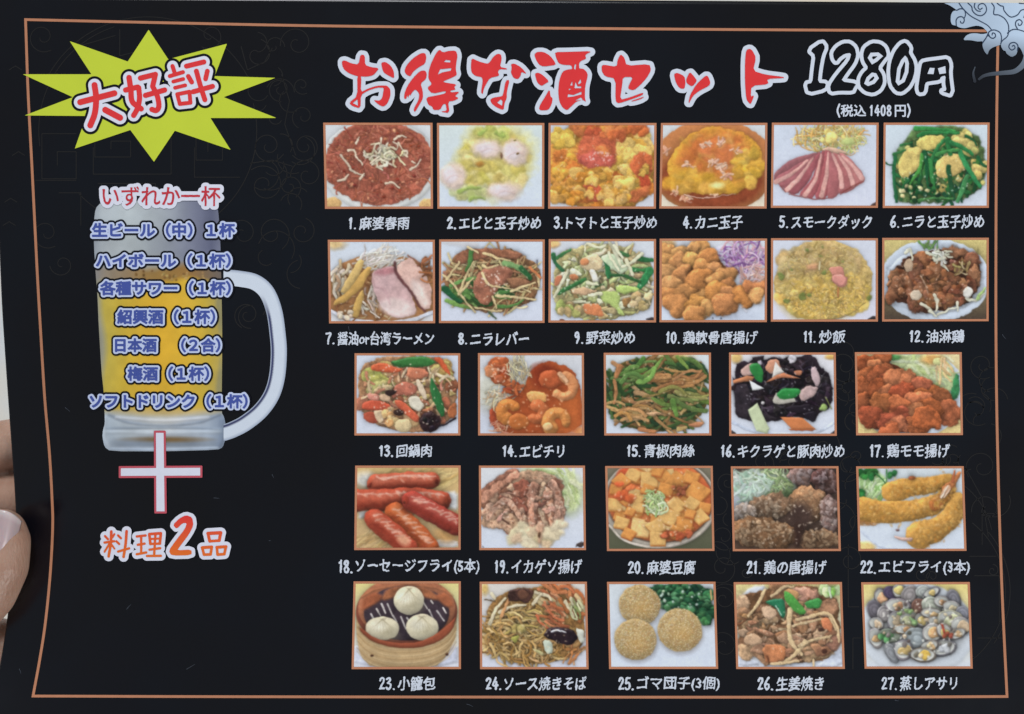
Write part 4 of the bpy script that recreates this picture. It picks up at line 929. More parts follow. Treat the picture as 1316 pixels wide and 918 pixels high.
def d19():
    p = Pic((719, 33, 1248, 453), 19); p.bg((212, 212, 214), (206, 212, 226))
    p.ell(1020, 75, 90, 34, (190, 206, 130), soft=30, shd=0, nz=.14); p.ell(1170, 180, 66, 90, (192, 204, 134), soft=60, shd=0, nz=.14); p.strands(30, (1150, 140, 80, 90), (40, 100), (8, 18), [(206, 214, 156), (180, 196, 120), (214, 220, 176)], ang=(1, .6), shd=.06, soft=8)
    p.poly([(1190, 435), (1240, 405), (1240, 440)], (60, 48, 46), shd=0); p.poly([(735, 430), (750, 440), (735, 440)], (110, 100, 100), shd=0)
    pal = [(190, 134, 104), (176, 116, 90), (206, 156, 124), (160, 100, 78)]
    p.poly([(735, 170), (820, 100), (900, 60), (1060, 75), (1120, 110), (1150, 240), (1130, 330), (1040, 400), (900, 390), (780, 330), (740, 330)], (150, 96, 72), irr=12, nz=.3)
    def arm(pts, w, c=None, w2=None):
        p.st(pts, w, p._col(pal) if c is None else c, w2 or w * .8, bev=w * .3, sh=.32, nz=.3, irr=8, shd=.5, soft=6)
        for x, y in spline(pts, 6)[1::2]:
            p.ell(x + p.r.randn() * w * .2, y + p.r.randn() * w * .2, 6, 4, (120, 66, 46), p.r.rand() * 3, soft=5, shd=0, sh=0, op=.55)
    arm([(735, 190), (800, 130), (890, 70)], 60); arm([(740, 230), (830, 170), (900, 110)], 40)
    arm([(900, 110), (960, 90), (1060, 95), (1110, 120)], 66, (186, 146, 116)); p.poly([(890, 110), (960, 90), (980, 160), (930, 200), (880, 170)], (160, 88, 66), irr=8, nz=.3)
    arm([(800, 200), (860, 190), (920, 250), (960, 320), (990, 390)], 44); arm([(745, 270), (800, 215), (850, 190), (900, 230)], 36, (206, 160, 130))
    arm([(750, 310), (820, 270), (880, 300), (900, 350)], 50, (196, 152, 118)); arm([(770, 320), (840, 330), (900, 380)], 44)
    arm([(900, 200), (950, 260), (970, 330)], 40, (160, 92, 72)); arm([(990, 140), (985, 230), (980, 320), (985, 390)], 52, (196, 140, 112)); arm([(1040, 130), (1030, 220), (1040, 300), (1050, 340)], 34, (206, 170, 136)); arm([(1090, 120), (1110, 200), (1130, 270), (1100, 340)], 44, (200, 150, 124)); arm([(1060, 160), (1080, 240), (1075, 330)], 30); arm([(1100, 110), (1125, 140), (1110, 170)], 24, (150, 96, 76))
    p.slices(24, (930, 220, 150, 110), (20, 46), [(186, 132, 106), (168, 108, 84), (200, 150, 122), (150, 94, 74)], irr=8)
    arm([(760, 300), (800, 240), (850, 215), (900, 250), (940, 320)], 30, (204, 156, 128)); arm([(985, 130), (975, 230), (985, 340)], 40, (192, 134, 108)); arm([(1085, 120), (1115, 200), (1100, 320)], 36, (198, 146, 120)); arm([(735, 200), (810, 140), (900, 80)], 40, (184, 128, 102))
    for x, y, r in ((890, 385, 42), (930, 345, 36), (955, 395, 46), (985, 415, 40), (1000, 360, 34), (1050, 395, 40), (1085, 365, 44), (1115, 330, 34), (1055, 425, 26), (905, 405, 30)):
        p.lump(x, y, r, p._col([(220, 200, 160), (222, 204, 168), (212, 186, 150)], .03), 3, bev=22, sh=.22, nz=.12, irr=9, shd=.12, soft=16)
    p.poly([(1000, 330), (1035, 300), (1040, 400), (1015, 430)], (196, 150, 120), soft=14, irr=8, nz=.24, shd=.2)
    p.ell(1020, 380, 8, 14, (90, 60, 40), soft=6, shd=0); p.blobs(40, (960, 230, 180, 110), (4, 9), [(216, 170, 140), (130, 76, 56), (226, 190, 160)], irr=3, op=.7, shd=.1)
    p.spark(50, (970, 230, 170, 120), (2, 4), (240, 214, 196), .5)
    return p
def d20():
    p = Pic((72, 35, 608, 457), 20); p.bg((120, 110, 90), (80, 82, 60)); p.warp = .15; p.detail = .1
    p.ell(340, 215, 288, 230, (184, 172, 156), bev=20, sh=.3, nz=.06); p.ell(340, 205, 270, 214, (120, 96, 80), bev=14, shd=0, soft=8); p.st([(85, 330), (160, 405), (300, 440), (440, 420), (540, 370), (600, 300)], 12, (206, 192, 176), soft=6, shd=.2, irr=0)
    p.ell(340, 205, 262, 208, (206, 100, 52), bev=40, sh=.2, nz=.16, soft=8)
    p.lumps(50, (340, 210, 235, 185), (18, 40), [(208, 92, 46), (194, 78, 40), (218, 116, 58), (212, 130, 66)], shd=.08, soft=14, sh=.2)
    extra = [(340 + 228 * math.sqrt(q) * math.cos(q * 61), 205 + 178 * math.sqrt(q) * math.sin(q * 61), 24 + 10 * p.r.rand(), p.r.rand() * 1.5, 1 + p.r.randint(2)) for q in np.linspace(.05, 1, 34)]
    for x, y, s_, a, c in tuple(extra) + ((210, 75, 38, .5, 0), (290, 100, 46, .1, 0), (360, 80, 36, .9, 1), (430, 110, 52, .7, 1), (500, 90, 38, .3, 1), (150, 105, 38, .8, 1), (120, 150, 30, .2, 1), (530, 160, 54, .6, 1), (370, 150, 38, .3, 1), (115, 225, 38, .1, 0), (170, 205, 26, .8, 1), (230, 190, 34, .6, 0), (230, 240, 30, .2, 0), (430, 230, 38, .8, 0), (500, 220, 36, .6, 0), (565, 240, 30, .2, 1), (540, 285, 38, .9, 0), (380, 285, 50, .4, 0), (460, 320, 42, .1, 1), (145, 315, 36, .3, 0), (240, 345, 50, .2, 2), (320, 335, 42, 1.0, 0), (325, 395, 42, .05, 0), (180, 370, 32, .5, 1), (420, 365, 40, .4, 1), (280, 150, 32, .4, 1), (190, 260, 24, .4, 1), (490, 270, 26, .3, 1), (330, 60, 28, .3, 1)):
        ca, sa = math.cos(a), math.sin(a); f = s_ * .95
        top = [(x + f * (ca * i - sa * j), y + .8 * f * (sa * i + ca * j)) for i, j in ((-1, -1), (1.1, -.9), (1, 1), (-.9, 1.1))]
        p.poly([(u + 2, v + 8) for u, v in top], [(196, 118, 54), (188, 98, 44), (198, 124, 62)][c], rnd=0, bev=8, sh=.2, nz=.1, shd=.42, shr=6, soft=5)
        p.poly(top, [(222, 170, 96), (216, 140, 66), (224, 180, 112)][c], rnd=0, bev=8, sh=.16, nz=.12, shd=0, soft=6)
    p.lumps(9, (440, 150, 42, 30), (9, 16), [(140, 70, 42), (166, 88, 54)], soft=7); p.lumps(12, (430, 378, 70, 22), (10, 18), [(170, 74, 42), (196, 96, 54)], soft=8); p.lumps(10, (170, 160, 60, 40), (12, 22), [(200, 84, 44), (212, 104, 56)], shd=.05, soft=12)
    p.lumps(10, (312, 215, 40, 44), (14, 24), [(170, 190, 120), (190, 206, 146)], shd=.15, soft=9)
    p.strands(44, (312, 215, 50, 55), (24, 60), (6, 11), [(176, 198, 124), (196, 212, 152), (150, 176, 100), (206, 216, 172)], cur=.9, shd=.16)
    p.spark(70, (340, 210, 230, 180), (2, 5), (248, 206, 160), .55)
    return p
def d21():
    p = Pic((698, 37, 1234, 458), 21); p.bg((76, 60, 54), (86, 62, 48))
    p.poly([(705, 55), (960, 50), (1030, 130), (980, 220), (850, 230), (705, 290)], (166, 184, 156), soft=16, shd=0, nz=.15, irr=6)
    p.ell(730, 230, 50, 70, (176, 184, 196), soft=50, shd=0)
    p.strands(90, (900, 110, 110, 70), (30, 80), (6, 12), [(196, 212, 150), (166, 190, 130), (140, 166, 104), (212, 222, 176)], cur=.7, shd=.25); p.strands(50, (790, 120, 90, 80), (50, 110), (7, 15), [(186, 206, 186), (166, 192, 170), (206, 216, 206)], cur=.4, shd=.08, soft=8); p.ell(985, 180, 30, 30, (76, 96, 60), soft=24, shd=0)
    def crust(x, y, rx, ry, a, base, hi, n=45):
        p.ell(x, y, rx, ry, base, a, bev=min(rx, ry) * .7, sh=.5, nz=.32, irr=15, shd=.55, shr=12)
        for _ in range(n):
            t = p.r.rand() * 6.28; q = math.sqrt(p.r.rand()) * .9
            px, py = x + rx * q * math.cos(t), y + ry * q * math.sin(t)
            k = .6 + .4 * (-(py - y) / ry)
            p.ell(px, py, 5 + 9 * p.r.rand(), 4 + 6 * p.r.rand(), np.array(hi) * (.55 + .5 * k), p.r.rand() * 3, irr=3, shd=.18, sh=.4, bev=6, nz=.15, op=.65)
    crust(1050, 75, 70, 50, 0, (150, 116, 106), (206, 180, 176), 30); crust(1170, 110, 70, 70, 0, (104, 70, 62), (186, 150, 146), 40); crust(1140, 90, 40, 40, 0, (110, 72, 66), (196, 166, 166), 20)
    crust(1080, 230, 105, 90, .2, (158, 112, 76), (206, 160, 116), 50); p.ell(1040, 290, 60, 70, (62, 44, 38), soft=50, shd=0, nz=.1); crust(1180, 270, 50, 90, 0, (140, 106, 96), (226, 196, 186), 46)
    crust(880, 240, 110, 66, -.3, (132, 98, 72), (196, 166, 136), 60); crust(760, 265, 60, 50, 0, (150, 130, 116), (206, 190, 180), 26)
    crust(850, 370, 160, 78, .1, (126, 88, 58), (206, 166, 126), 100); crust(1130, 400, 110, 50, 0, (118, 84, 58), (196, 156, 116), 60); p.poly([(1010, 310), (1060, 330), (1030, 440), (1000, 440)], (50, 32, 26), soft=24, shd=0)
    p.spark(90, (960, 320, 240, 110), (2, 4), (236, 214, 190), .5)
    return p
def d22():
    p = Pic((664, 37, 1200, 457), 22); p.bg((204, 212, 216), (206, 214, 228)); p.warp = .5; p.detail = 0.22
    p.ell(690, 440, 60, 30, (230, 196, 120), shd=0, soft=14); p.st([(672, 350), (760, 430), (850, 450)], 10, (190, 198, 214), soft=10, shd=0)
    p.poly([(675, 60), (760, 50), (830, 110), (790, 190), (700, 210), (675, 200)], (170, 206, 130), soft=16, shd=0, nz=.14, irr=6); p.strands(24, (740, 150, 60, 50), (40, 90), (8, 16), [(190, 220, 150), (150, 196, 104), (206, 226, 176)], ang=(1.9, .6), shd=.08)
    p.blobs(14, (725, 72, 50, 20), (9, 18), [(50, 130, 56), (36, 104, 46)], irr=6); p.blobs(10, (690, 180, 14, 30), (8, 15), [(44, 130, 56)], irr=6); p.blobs(6, (840, 75, 20, 20), (6, 12), [(44, 120, 56)], irr=5)
    p.st([(760, 70), (800, 110), (815, 130)], 7, (50, 120, 56), 5); p.st([(815, 55), (812, 120)], 6, (60, 130, 60), 5)
    def fry(pts, w, w2, c):
        p.st(pts, w, c, w2, bev=w * .5, sh=.38, nz=.15, irr=6, shd=.3, shr=9, soft=6)
        for x, y in spline(pts, 10):
            for _ in range(5):
                p.ell(x + p.r.randn() * w * .2, y + p.r.randn() * w * .24, 8, 5, p._col([(222, 164, 74), (196, 126, 46), (230, 180, 100), (206, 140, 52)]), p.r.rand() * 3, irr=3, shd=.05, bev=5, sh=.15, op=.5, soft=6)
    fry([(840, 165), (920, 140), (1030, 130), (1130, 110)], 104, 72, (204, 144, 62)); fry([(690, 250), (800, 265), (930, 258), (1060, 220), (1120, 180)], 128, 80, (206, 146, 64)); fry([(970, 380), (1050, 350), (1130, 290), (1170, 210)], 140, 84, (206, 148, 68))
    fry([(1050, 230), (1100, 190), (1140, 140)], 60, 40, (196, 112, 52))
    p.st([(1110, 150), (1150, 110), (1180, 70)], 44, (206, 120, 66), 16, nz=.2); p.st([(1145, 110), (1155, 60)], 14, (190, 100, 60), 6)
    p.poly([(1075, 190), (1100, 140), (1125, 125), (1135, 150), (1110, 185), (1085, 200)], (222, 170, 130), bev=8); p.st([(1085, 190), (1118, 135)], 9, (240, 216, 196), 6); p.st([(1098, 192), (1130, 150)], 8, (232, 196, 170), 5)
    p.poly([(840, 385), (880, 390), (935, 395), (925, 412), (870, 405)], (206, 166, 150), irr=3); p.ell(862, 354, 10, 7, (120, 90, 90), shd=.1); p.blobs(5, (945, 95, 30, 6), (4, 9), [(160, 80, 46)], irr=3)
    p.strands(20, (700, 320, 50, 8), (20, 50), (5, 9), [(176, 116, 60)], ang=(.1, .2), shd=.1, op=.5)
    return p
def d23():
    p = Pic((90, 28, 628, 464), 23); p.bg((224, 208, 128), (206, 208, 222)); p.warp = .18; p.detail = 0.05
    p.poly([(100, 330), (240, 400), (500, 400), (614, 330), (614, 455), (100, 455)], (206, 208, 224), shd=0, soft=16)
    p.poly([(108, 170), (605, 160), (608, 300), (560, 400), (500, 460), (190, 460), (130, 400), (108, 290)], (192, 158, 110), bev=40, sh=.25, nz=.05, rnd=1)
    for k in range(9):
        y = 300 + k * 17
        p.st([(112, y - 62), (170, y - 8), (260, y + 26), (360, y + 32), (470, y + 18), (560, y - 26), (606, y - 90)], 5, (164, 128, 84) if k % 2 else (212, 182, 136), shd=0, soft=5, op=.6)
    p.ell(358, 178, 254, 172, (128, 64, 46), bev=24, sh=.4, nz=.08); p.ell(358, 160, 244, 158, (166, 98, 66), bev=18, sh=.25, nz=.12, shd=.15); p.poly([(110, 120), (240, 50), (480, 45), (600, 110), (540, 60), (200, 55)], (176, 104, 66), soft=20, shd=0)
    p.ell(358, 185, 214, 138, (60, 46, 54), bev=30, sh=.4, nz=.2)
    p.poly([(220, 130), (260, 60), (360, 45), (470, 60), (540, 130), (360, 90)], (166, 96, 60), soft=14, shd=0, nz=.2)
    p.poly([(130, 180), (220, 130), (240, 100), (200, 80), (140, 110)], (160, 84, 52), soft=14, shd=0, nz=.14); p.poly([(490, 100), (560, 160), (600, 150), (560, 80)], (164, 88, 54), soft=14, shd=0, nz=.14)
    for q in ([(180, 190), (195, 215)], [(208, 165), (228, 200)], [(232, 140), (252, 185)], [(262, 140), (288, 200)], [(290, 200), (310, 230)], [(330, 205), (355, 265)], [(440, 130), (462, 165)], [(470, 170), (492, 215)], [(510, 175), (545, 225)], [(540, 160), (556, 185)], [(360, 210), (378, 235)], [(480, 125), (490, 138)]):
        p.st(q, 9, (206, 196, 190), 7, shd=.1, nz=.2)
    def bun(x, y, rx, ry):
        p.ell(x, y, rx, ry, (210, 198, 166), bev=ry * .9, sh=.34, nz=.05, shd=.55, shr=10, irr=3)
        p.ell(x + rx * .3, y + ry * .4, rx * .6, ry * .4, (178, 166, 132), .3, soft=34, shd=0, sh=0, op=.5)
        p.ell(x - rx * .25, y - ry * .2, rx * .45, ry * .4, (226, 218, 194), 0, soft=30, shd=0, sh=0)
        for k in range(9):
            a = -2.9 + k * .33
            p.st([(x, y - ry * .78), (x + rx * .35 * math.cos(a), y - ry * .3 + ry * .2 * math.sin(a)), (x + rx * .8 * math.cos(a * .9), y + ry * .5 * abs(math.sin(a)) - ry * .1)], 4, (166, 150, 112), 2, shd=0, soft=5, op=.4)
        p.ell(x, y - ry * .86, rx * .22, ry * .12, (222, 206, 170), irr=3, shd=.15)
    bun(368, 122, 76, 72); bun(237, 262, 84, 60); bun(435, 256, 82, 66)
    p.poly([(120, 250), (200, 312), (310, 336), (420, 332), (510, 290), (590, 220), (606, 200), (590, 270), (520, 330), (420, 360), (300, 360), (190, 330), (130, 280)], (140, 66, 42), bev=14, sh=.35, nz=.06, shd=.3)
    p.ell(188, 398, 9, 6, (70, 40, 26), shd=.1); p.ell(560, 392, 8, 7, (70, 40, 26), shd=.1)
    return p
def d24():
    p = Pic((723, 30, 1259, 465), 24); p.bg((214, 206, 196), (206, 208, 222)); p.warp = 0.8
    p.ell(745, 65, 20, 30, (228, 190, 110), shd=0, soft=18); p.ell(750, 330, 24, 60, (226, 186, 120), shd=0, soft=20)
    p.poly([(760, 150), (830, 90), (930, 60), (1090, 45), (1200, 90), (1245, 160), (1245, 330), (1160, 410), (1040, 440), (900, 430), (800, 370), (750, 260)], (150, 106, 56), irr=8, nz=.3)
    npal = [(196, 152, 88), (180, 132, 68), (210, 172, 110), (160, 114, 56)]
    p.strands(200, (960, 290, 215, 145), (70, 160), (7, 11), npal, ang=(.3, 1.4), cur=.6, shd=.28)
    p.strands(70, (930, 230, 120, 60), (80, 170), (7, 11), [(206, 166, 96), (220, 186, 124), (190, 146, 80)], ang=(.15, .5), cur=.7); p.strands(60, (900, 380, 130, 45), (50, 110), (8, 11), npal, ang=(.9, 1), cur=.6)
    p.strands(34, (1130, 120, 110, 70), (60, 150), (11, 20), [(206, 126, 74), (190, 104, 58), (216, 150, 100), (196, 170, 120)], ang=(.7, .5)); p.strands(14, (1090, 210, 50, 60), (60, 110), (11, 16), [(206, 124, 80), (190, 100, 60)], ang=(.6, .4)); p.strands(14, (1180, 370, 50, 50), (50, 100), (8, 14), [(190, 120, 66), (206, 150, 90)], ang=(2.3, .5))
    for q in ([(770, 240), (800, 170), (850, 110)], [(820, 180), (900, 150), (950, 145)], [(1000, 80), (1060, 100), (1080, 120)], [(1150, 130), (1180, 180), (1190, 200)], [(1180, 110), (1210, 150)], [(780, 90), (800, 110)], [(990, 140), (1030, 90)]):
        p.st(q, 17, (222, 206, 170), 11)
    p.st([(750, 118), (800, 124)], 7, (90, 70, 50), 4); p.st([(830, 200), (860, 130), (880, 100)], 16, (214, 150, 94), 10)
    p.poly([(860, 85), (900, 65), (985, 60), (990, 105), (960, 130), (920, 120), (870, 130)], (66, 40, 34), irr=7, nz=.4, hl=.3); p.ell(940, 95, 26, 22, (100, 62, 46), irr=5)
    p.poly([(1040, 285), (1080, 255), (1180, 262), (1215, 310), (1170, 350), (1110, 335), (1050, 310)], (34, 22, 28), irr=4, nz=.3, hl=.5); p.st([(1080, 282), (1110, 272), (1145, 280)], 9, (226, 226, 230), 5, soft=5, shd=0)
    p.poly([(1040, 320), (1075, 325), (1085, 380), (1055, 395), (1040, 360)], (190, 200, 180), irr=3); p.poly([(1195, 260), (1240, 270), (1245, 330), (1220, 340)], (206, 206, 190)); p.poly([(870, 310), (920, 295), (900, 340)], (160, 156, 70)); p.blobs(8, (905, 265, 30, 16), (9, 16), [(206, 186, 110), (190, 166, 90)], irr=5); p.poly([(975, 360), (1040, 380), (1030, 400)], (190, 180, 120))
    p.strands(8, (1190, 150, 40, 40), (40, 70), (8, 13), [(130, 140, 80), (206, 206, 160)], ang=(1.2, .4))
    p.spark(70, (960, 290, 200, 130), (2, 4), (240, 210, 160), .5)
    return p
def d25():
    p = Pic((83, 30, 624, 463), 25); p.bg((206, 212, 216), (206, 214, 230)); p.warp = 0.3; p.detail = 0.05
    p.poly([(290, 45), (605, 45), (605, 250), (560, 240), (480, 150), (380, 170), (330, 110)], (40, 86, 54), irr=14, nz=.4)
    p.blobs(120, (470, 115, 140, 75), (9, 20), [(36, 96, 56), (26, 70, 42), (60, 124, 72), (20, 54, 36), (76, 140, 86)], irr=7, hl=.1, sh=.6); p.blobs(40, (570, 190, 40, 50), (9, 18), [(36, 96, 56), (26, 70, 42), (60, 124, 72)], irr=7); p.blobs(24, (440, 110, 140, 60), (3, 7), [(190, 206, 190), (150, 180, 150)], irr=3, shd=.1)
    p.st([(600, 70), (602, 120)], 8, (214, 170, 110), shd=0)
    def ball(x, y, r):
        p.ell(x + 4, y + r * .16, r * 1.03, r * .97, (150, 146, 150), soft=20, shd=0, sh=0, op=.5, nz=0)
        p.ell(x, y, r, r * .97, (204, 168, 108), bev=r * .8, sh=.28, nz=.06, shd=.22, shr=12, irr=3, soft=6)
        for k in range(430):
            t = k * 2.39996; q = math.sqrt(k / 430) * .97
            p.ell(x + r * q * math.cos(t) + p.r.randn() * 2, y + r * .96 * q * math.sin(t) + p.r.randn() * 2, 4.6, 3.4, p._col([(224, 192, 136), (214, 178, 118), (232, 206, 156), (198, 156, 96)], .05) * (1 - .13 * q * q * (1 + math.sin(t) * .8)), p.r.rand() * 3, shd=.16, shr=2.5, bev=3.5, sh=.3, soft=3, nz=.03)
        p.ell(x + 10, y + 20, r * .45, r * .35, (206, 148, 66), soft=r * .5, shd=0, sh=0, op=.25)
    ball(243, 145, 104); ball(218, 318, 106); ball(440, 270, 112)
    return p
def d26():
    p = Pic((714, 32, 1252, 463), 26); p.bg((222, 202, 130), (204, 210, 226)); p.warp = 0.7
    p.poly([(735, 110), (800, 50), (880, 50), (860, 120), (790, 150)], (208, 212, 222), shd=0, soft=14); p.poly([(725, 390), (850, 440), (725, 455)], (206, 210, 224), shd=0, soft=10); p.poly([(1180, 400), (1245, 350), (1245, 455), (1100, 455)], (206, 212, 228), shd=0, soft=10)
    pal = [(182, 134, 96), (168, 118, 80), (196, 152, 116), (150, 104, 70)]
    p.poly([(725, 110), (880, 60), (1010, 45), (1150, 60), (1240, 130), (1235, 330), (1180, 410), (1060, 430), (880, 440), (800, 390), (725, 370)], (128, 86, 54), irr=10, nz=.3)
    for x, y, rx, ry, a in ((750, 130, 36, 50, .2), (760, 200, 50, 46, .1), (800, 250, 56, 46, .4), (880, 200, 60, 46, .5), (900, 280, 90, 40, -.2), (780, 340, 56, 56, .3), (880, 380, 80, 60, .2), (760, 380, 40, 40, 0), (950, 80, 60, 46, .4), (1060, 90, 70, 40, .1), (1180, 160, 60, 40, -.3), (1060, 270, 80, 50, -.2), (1130, 250, 60, 46, .1), (1000, 320, 60, 40, 0), (1120, 380, 90, 46, -.15), (1190, 320, 46, 56, .2), (1000, 390, 50, 40, .3), (860, 170, 40, 30, .2)):
        p.ell(x, y, rx, ry, p._col(pal, .06), a, bev=16, sh=.4, nz=.26, irr=14, shd=.35, soft=8)
    p.strands(60, (960, 260, 230, 150), (40, 110), (9, 18), [(190, 144, 104), (160, 110, 74), (206, 166, 126), (140, 92, 60)], ang=(-.2, 1), cur=.4)
    p.slices(70, (970, 270, 225, 150), (26, 58), [(186, 140, 104), (172, 124, 88), (200, 158, 122), (156, 110, 78), (180, 128, 86)])
    p.ell(885, 185, 40, 34, (204, 166, 132), bev=16, irr=9); p.ell(800, 320, 40, 30, (200, 160, 124), bev=16, irr=9); p.poly([(840, 350), (960, 340), (970, 420), (870, 445)], (182, 112, 70), irr=5, nz=.2); p.st([(870, 400), (880, 435)], 10, (120, 66, 40), 6); p.ell(1157, 375, 14, 12, (70, 40, 30), irr=3, shd=.1); p.ell(1140, 268, 16, 9, (70, 44, 34), irr=3, shd=.1)
    for q, w in (([(870, 70), (830, 140), (780, 200)], 17), ([(990, 170), (980, 250), (990, 330), (1040, 390)], 24), ([(1020, 220), (1100, 200), (1180, 190), (1220, 250), (1230, 330)], 17), ([(1060, 330), (1010, 390), (960, 430)], 20), ([(900, 100), (960, 60), (1010, 55)], 16), ([(1000, 250), (1080, 230), (1150, 215)], 13), ([(890, 440), (960, 435), (1020, 425)], 17), ([(1100, 420), (1098, 450)], 14), ([(1030, 350), (1100, 320), (1190, 300)], 16), ([(1190, 210), (1215, 270)], 13)):
        p.st(q, w, (216, 184, 136), w * .7, sh=.35)
    p.poly([(1140, 215), (1180, 205), (1200, 250), (1190, 285), (1150, 260)], (214, 124, 80), nz=.08); p.poly([(960, 75), (1000, 60), (1040, 90), (1030, 130), (980, 110)], (206, 150, 96), irr=4)
    p.poly([(865, 130), (900, 115), (955, 112), (968, 150), (960, 215), (940, 200), (920, 160)], (36, 116, 76), bev=14, hl=.35); p.st([(920, 150), (945, 195)], 7, (170, 206, 186), 4, shd=0)
    p.poly([(965, 70), (1000, 85), (1050, 150), (1075, 185), (1030, 195), (985, 150), (960, 110)], (76, 156, 62), bev=18, hl=.2); p.poly([(1060, 130), (1130, 110), (1155, 125), (1140, 160), (1080, 165)], (56, 136, 62), bev=14, hl=.2)
    p.blobs(8, (1195, 70, 40, 20), (14, 26), [(130, 180, 80), (190, 210, 150)], irr=6); p.st([(1190, 60), (1195, 110)], 16, (206, 220, 190), 10)
    p.spark(60, (960, 260, 220, 150), (2, 4), (240, 214, 180), .5)
    return p
def d27():
    p = Pic((692, 32, 1231, 462), 27); p.bg((228, 206, 120), (206, 212, 224)); p.warp = 0.4; p.detail = 0.15
    p.ell(960, 270, 290, 235, (206, 212, 220), bev=20, sh=.08, nz=.02, shd=.12, soft=10); p.ell(960, 270, 225, 140, (128, 124, 118), soft=60, shd=0, sh=0, nz=.2, op=.55)
    shell = [(112, 104, 112), (140, 132, 138), (92, 86, 100), (160, 152, 150), (130, 116, 110)]
    meat = [(214, 170, 120), (206, 180, 110), (220, 190, 150), (196, 150, 104)]
    def clam(x, y, rx, ry, a, c, m, inner=(200, 200, 192)):
        rx *= 1.16; ry *= 1.16
        p.ell(x, y, rx, ry, np.array(c) * .92, a, bev=9, sh=.6, nz=.2, shd=.75, shr=7, irr=2)
        if m is not None:
            p.ell(x - 2, y - 2, rx * .86, ry * .8, inner, a, bev=9, sh=-.35, nz=.08, shd=0, soft=4)
            p.lump(x + rx * .12, y + ry * .08, min(rx, ry) * .62, m, 3, bev=10, sh=.45, nz=.2, shd=.5, irr=4, soft=4)
        else:
            for k in range(4):
                p.ell(x, y + 2, rx * (.86 - .19 * k), ry * (.86 - .19 * k), np.array(c) * (1.2 if k % 2 else .84), a, soft=4, shd=0, sh=.1, nz=.1, op=.6)
    L = [(790, 110, 30, 44, -.2, 0, 1), (840, 85, 36, 30, .5, (78, 66, 92), 0), (755, 170, 34, 42, -.3, (104, 98, 106), 0), (800, 190, 30, 36, .2, 3, 0), (880, 75, 30, 30, 0, 3, 1), (930, 95, 34, 46, .5, (146, 138, 136), 0), (1000, 80, 34, 28, .1, (180, 184, 178), 0), (1040, 85, 40, 20, -.4, 2, 1), (1150, 115, 30, 42, -.3, (118, 116, 124), 0), (870, 150, 56, 34, .1, (150, 136, 146), 1), (980, 165, 36, 46, -.3, (128, 88, 74), 0), (1040, 150, 46, 40, .3, (176, 180, 162), 0), (1090, 130, 34, 26, .2, 3, 1), (1140, 160, 40, 30, .3, 3, 1), (1190, 190, 30, 34, 0, (130, 130, 140), 0), (860, 225, 40, 42, .2, 1, 1), (925, 220, 40, 44, 0, (176, 180, 160), 2), (990, 220, 34, 30, .4, 3, 1), (1040, 190, 50, 26, .1, (110, 100, 96), 1), (1060, 230, 40, 24, .2, 4, 1), (1130, 220, 56, 44, .2, (190, 186, 160), 2), (1180, 250, 42, 40, 0, 3, 1), (760, 240, 34, 28, .3, 3, 1), (755, 310, 30, 44, -.2, 3, 1), (820, 300, 46, 32, .1, (150, 160, 140), 0), (905, 270, 56, 22, .1, (160, 124, 84), 1), (960, 310, 58, 44, .1, (150, 158, 160), 0), (1040, 285, 46, 42, -.2, 3, 1), (1100, 280, 40, 32, .8, 4, 1), (1160, 290, 40, 22, -.3, 3, 1), (830, 385, 26, 46, -.5, (136, 138, 142), 0), (890, 370, 40, 46, .1, 1, 1), (1085, 360, 62, 36, -.15, (120, 116, 122), 3), (1020, 350, 40, 24, -.3, 4, 1), (985, 395, 58, 32, .05, (120, 108, 96), 4)]
    for x, y, rx, ry, a, c, m in L:
        cc = shell[c] if isinstance(c, int) else c
        mm = None if m == 0 else {1: p._col(meat), 2: (206, 206, 160), 3: (206, 208, 212), 4: (206, 166, 70)}[m]
        clam(x, y, rx, ry, a, cc, mm)
    p.blobs(10, (805, 300, 34, 20), (6, 13), [(70, 130, 70), (100, 160, 96)], irr=5); p.blobs(8, (900, 180, 40, 14), (5, 10), [(120, 160, 84), (150, 180, 110)], irr=4); p.blobs(6, (930, 230, 24, 20), (7, 12), [(150, 186, 120)], irr=4)
    p.st([(1085, 240), (1100, 300)], 14, (176, 66, 46), 8); p.blobs(5, (1110, 300, 30, 12), (5, 10), [(150, 70, 50)], irr=3)
    p.blobs(30, (980, 260, 220, 140), (5, 11), [(90, 80, 76), (216, 190, 150), (110, 100, 96)], irr=4)
    p.spark(90, (970, 250, 220, 160), (2, 5), (236, 232, 220), .65)
    return p

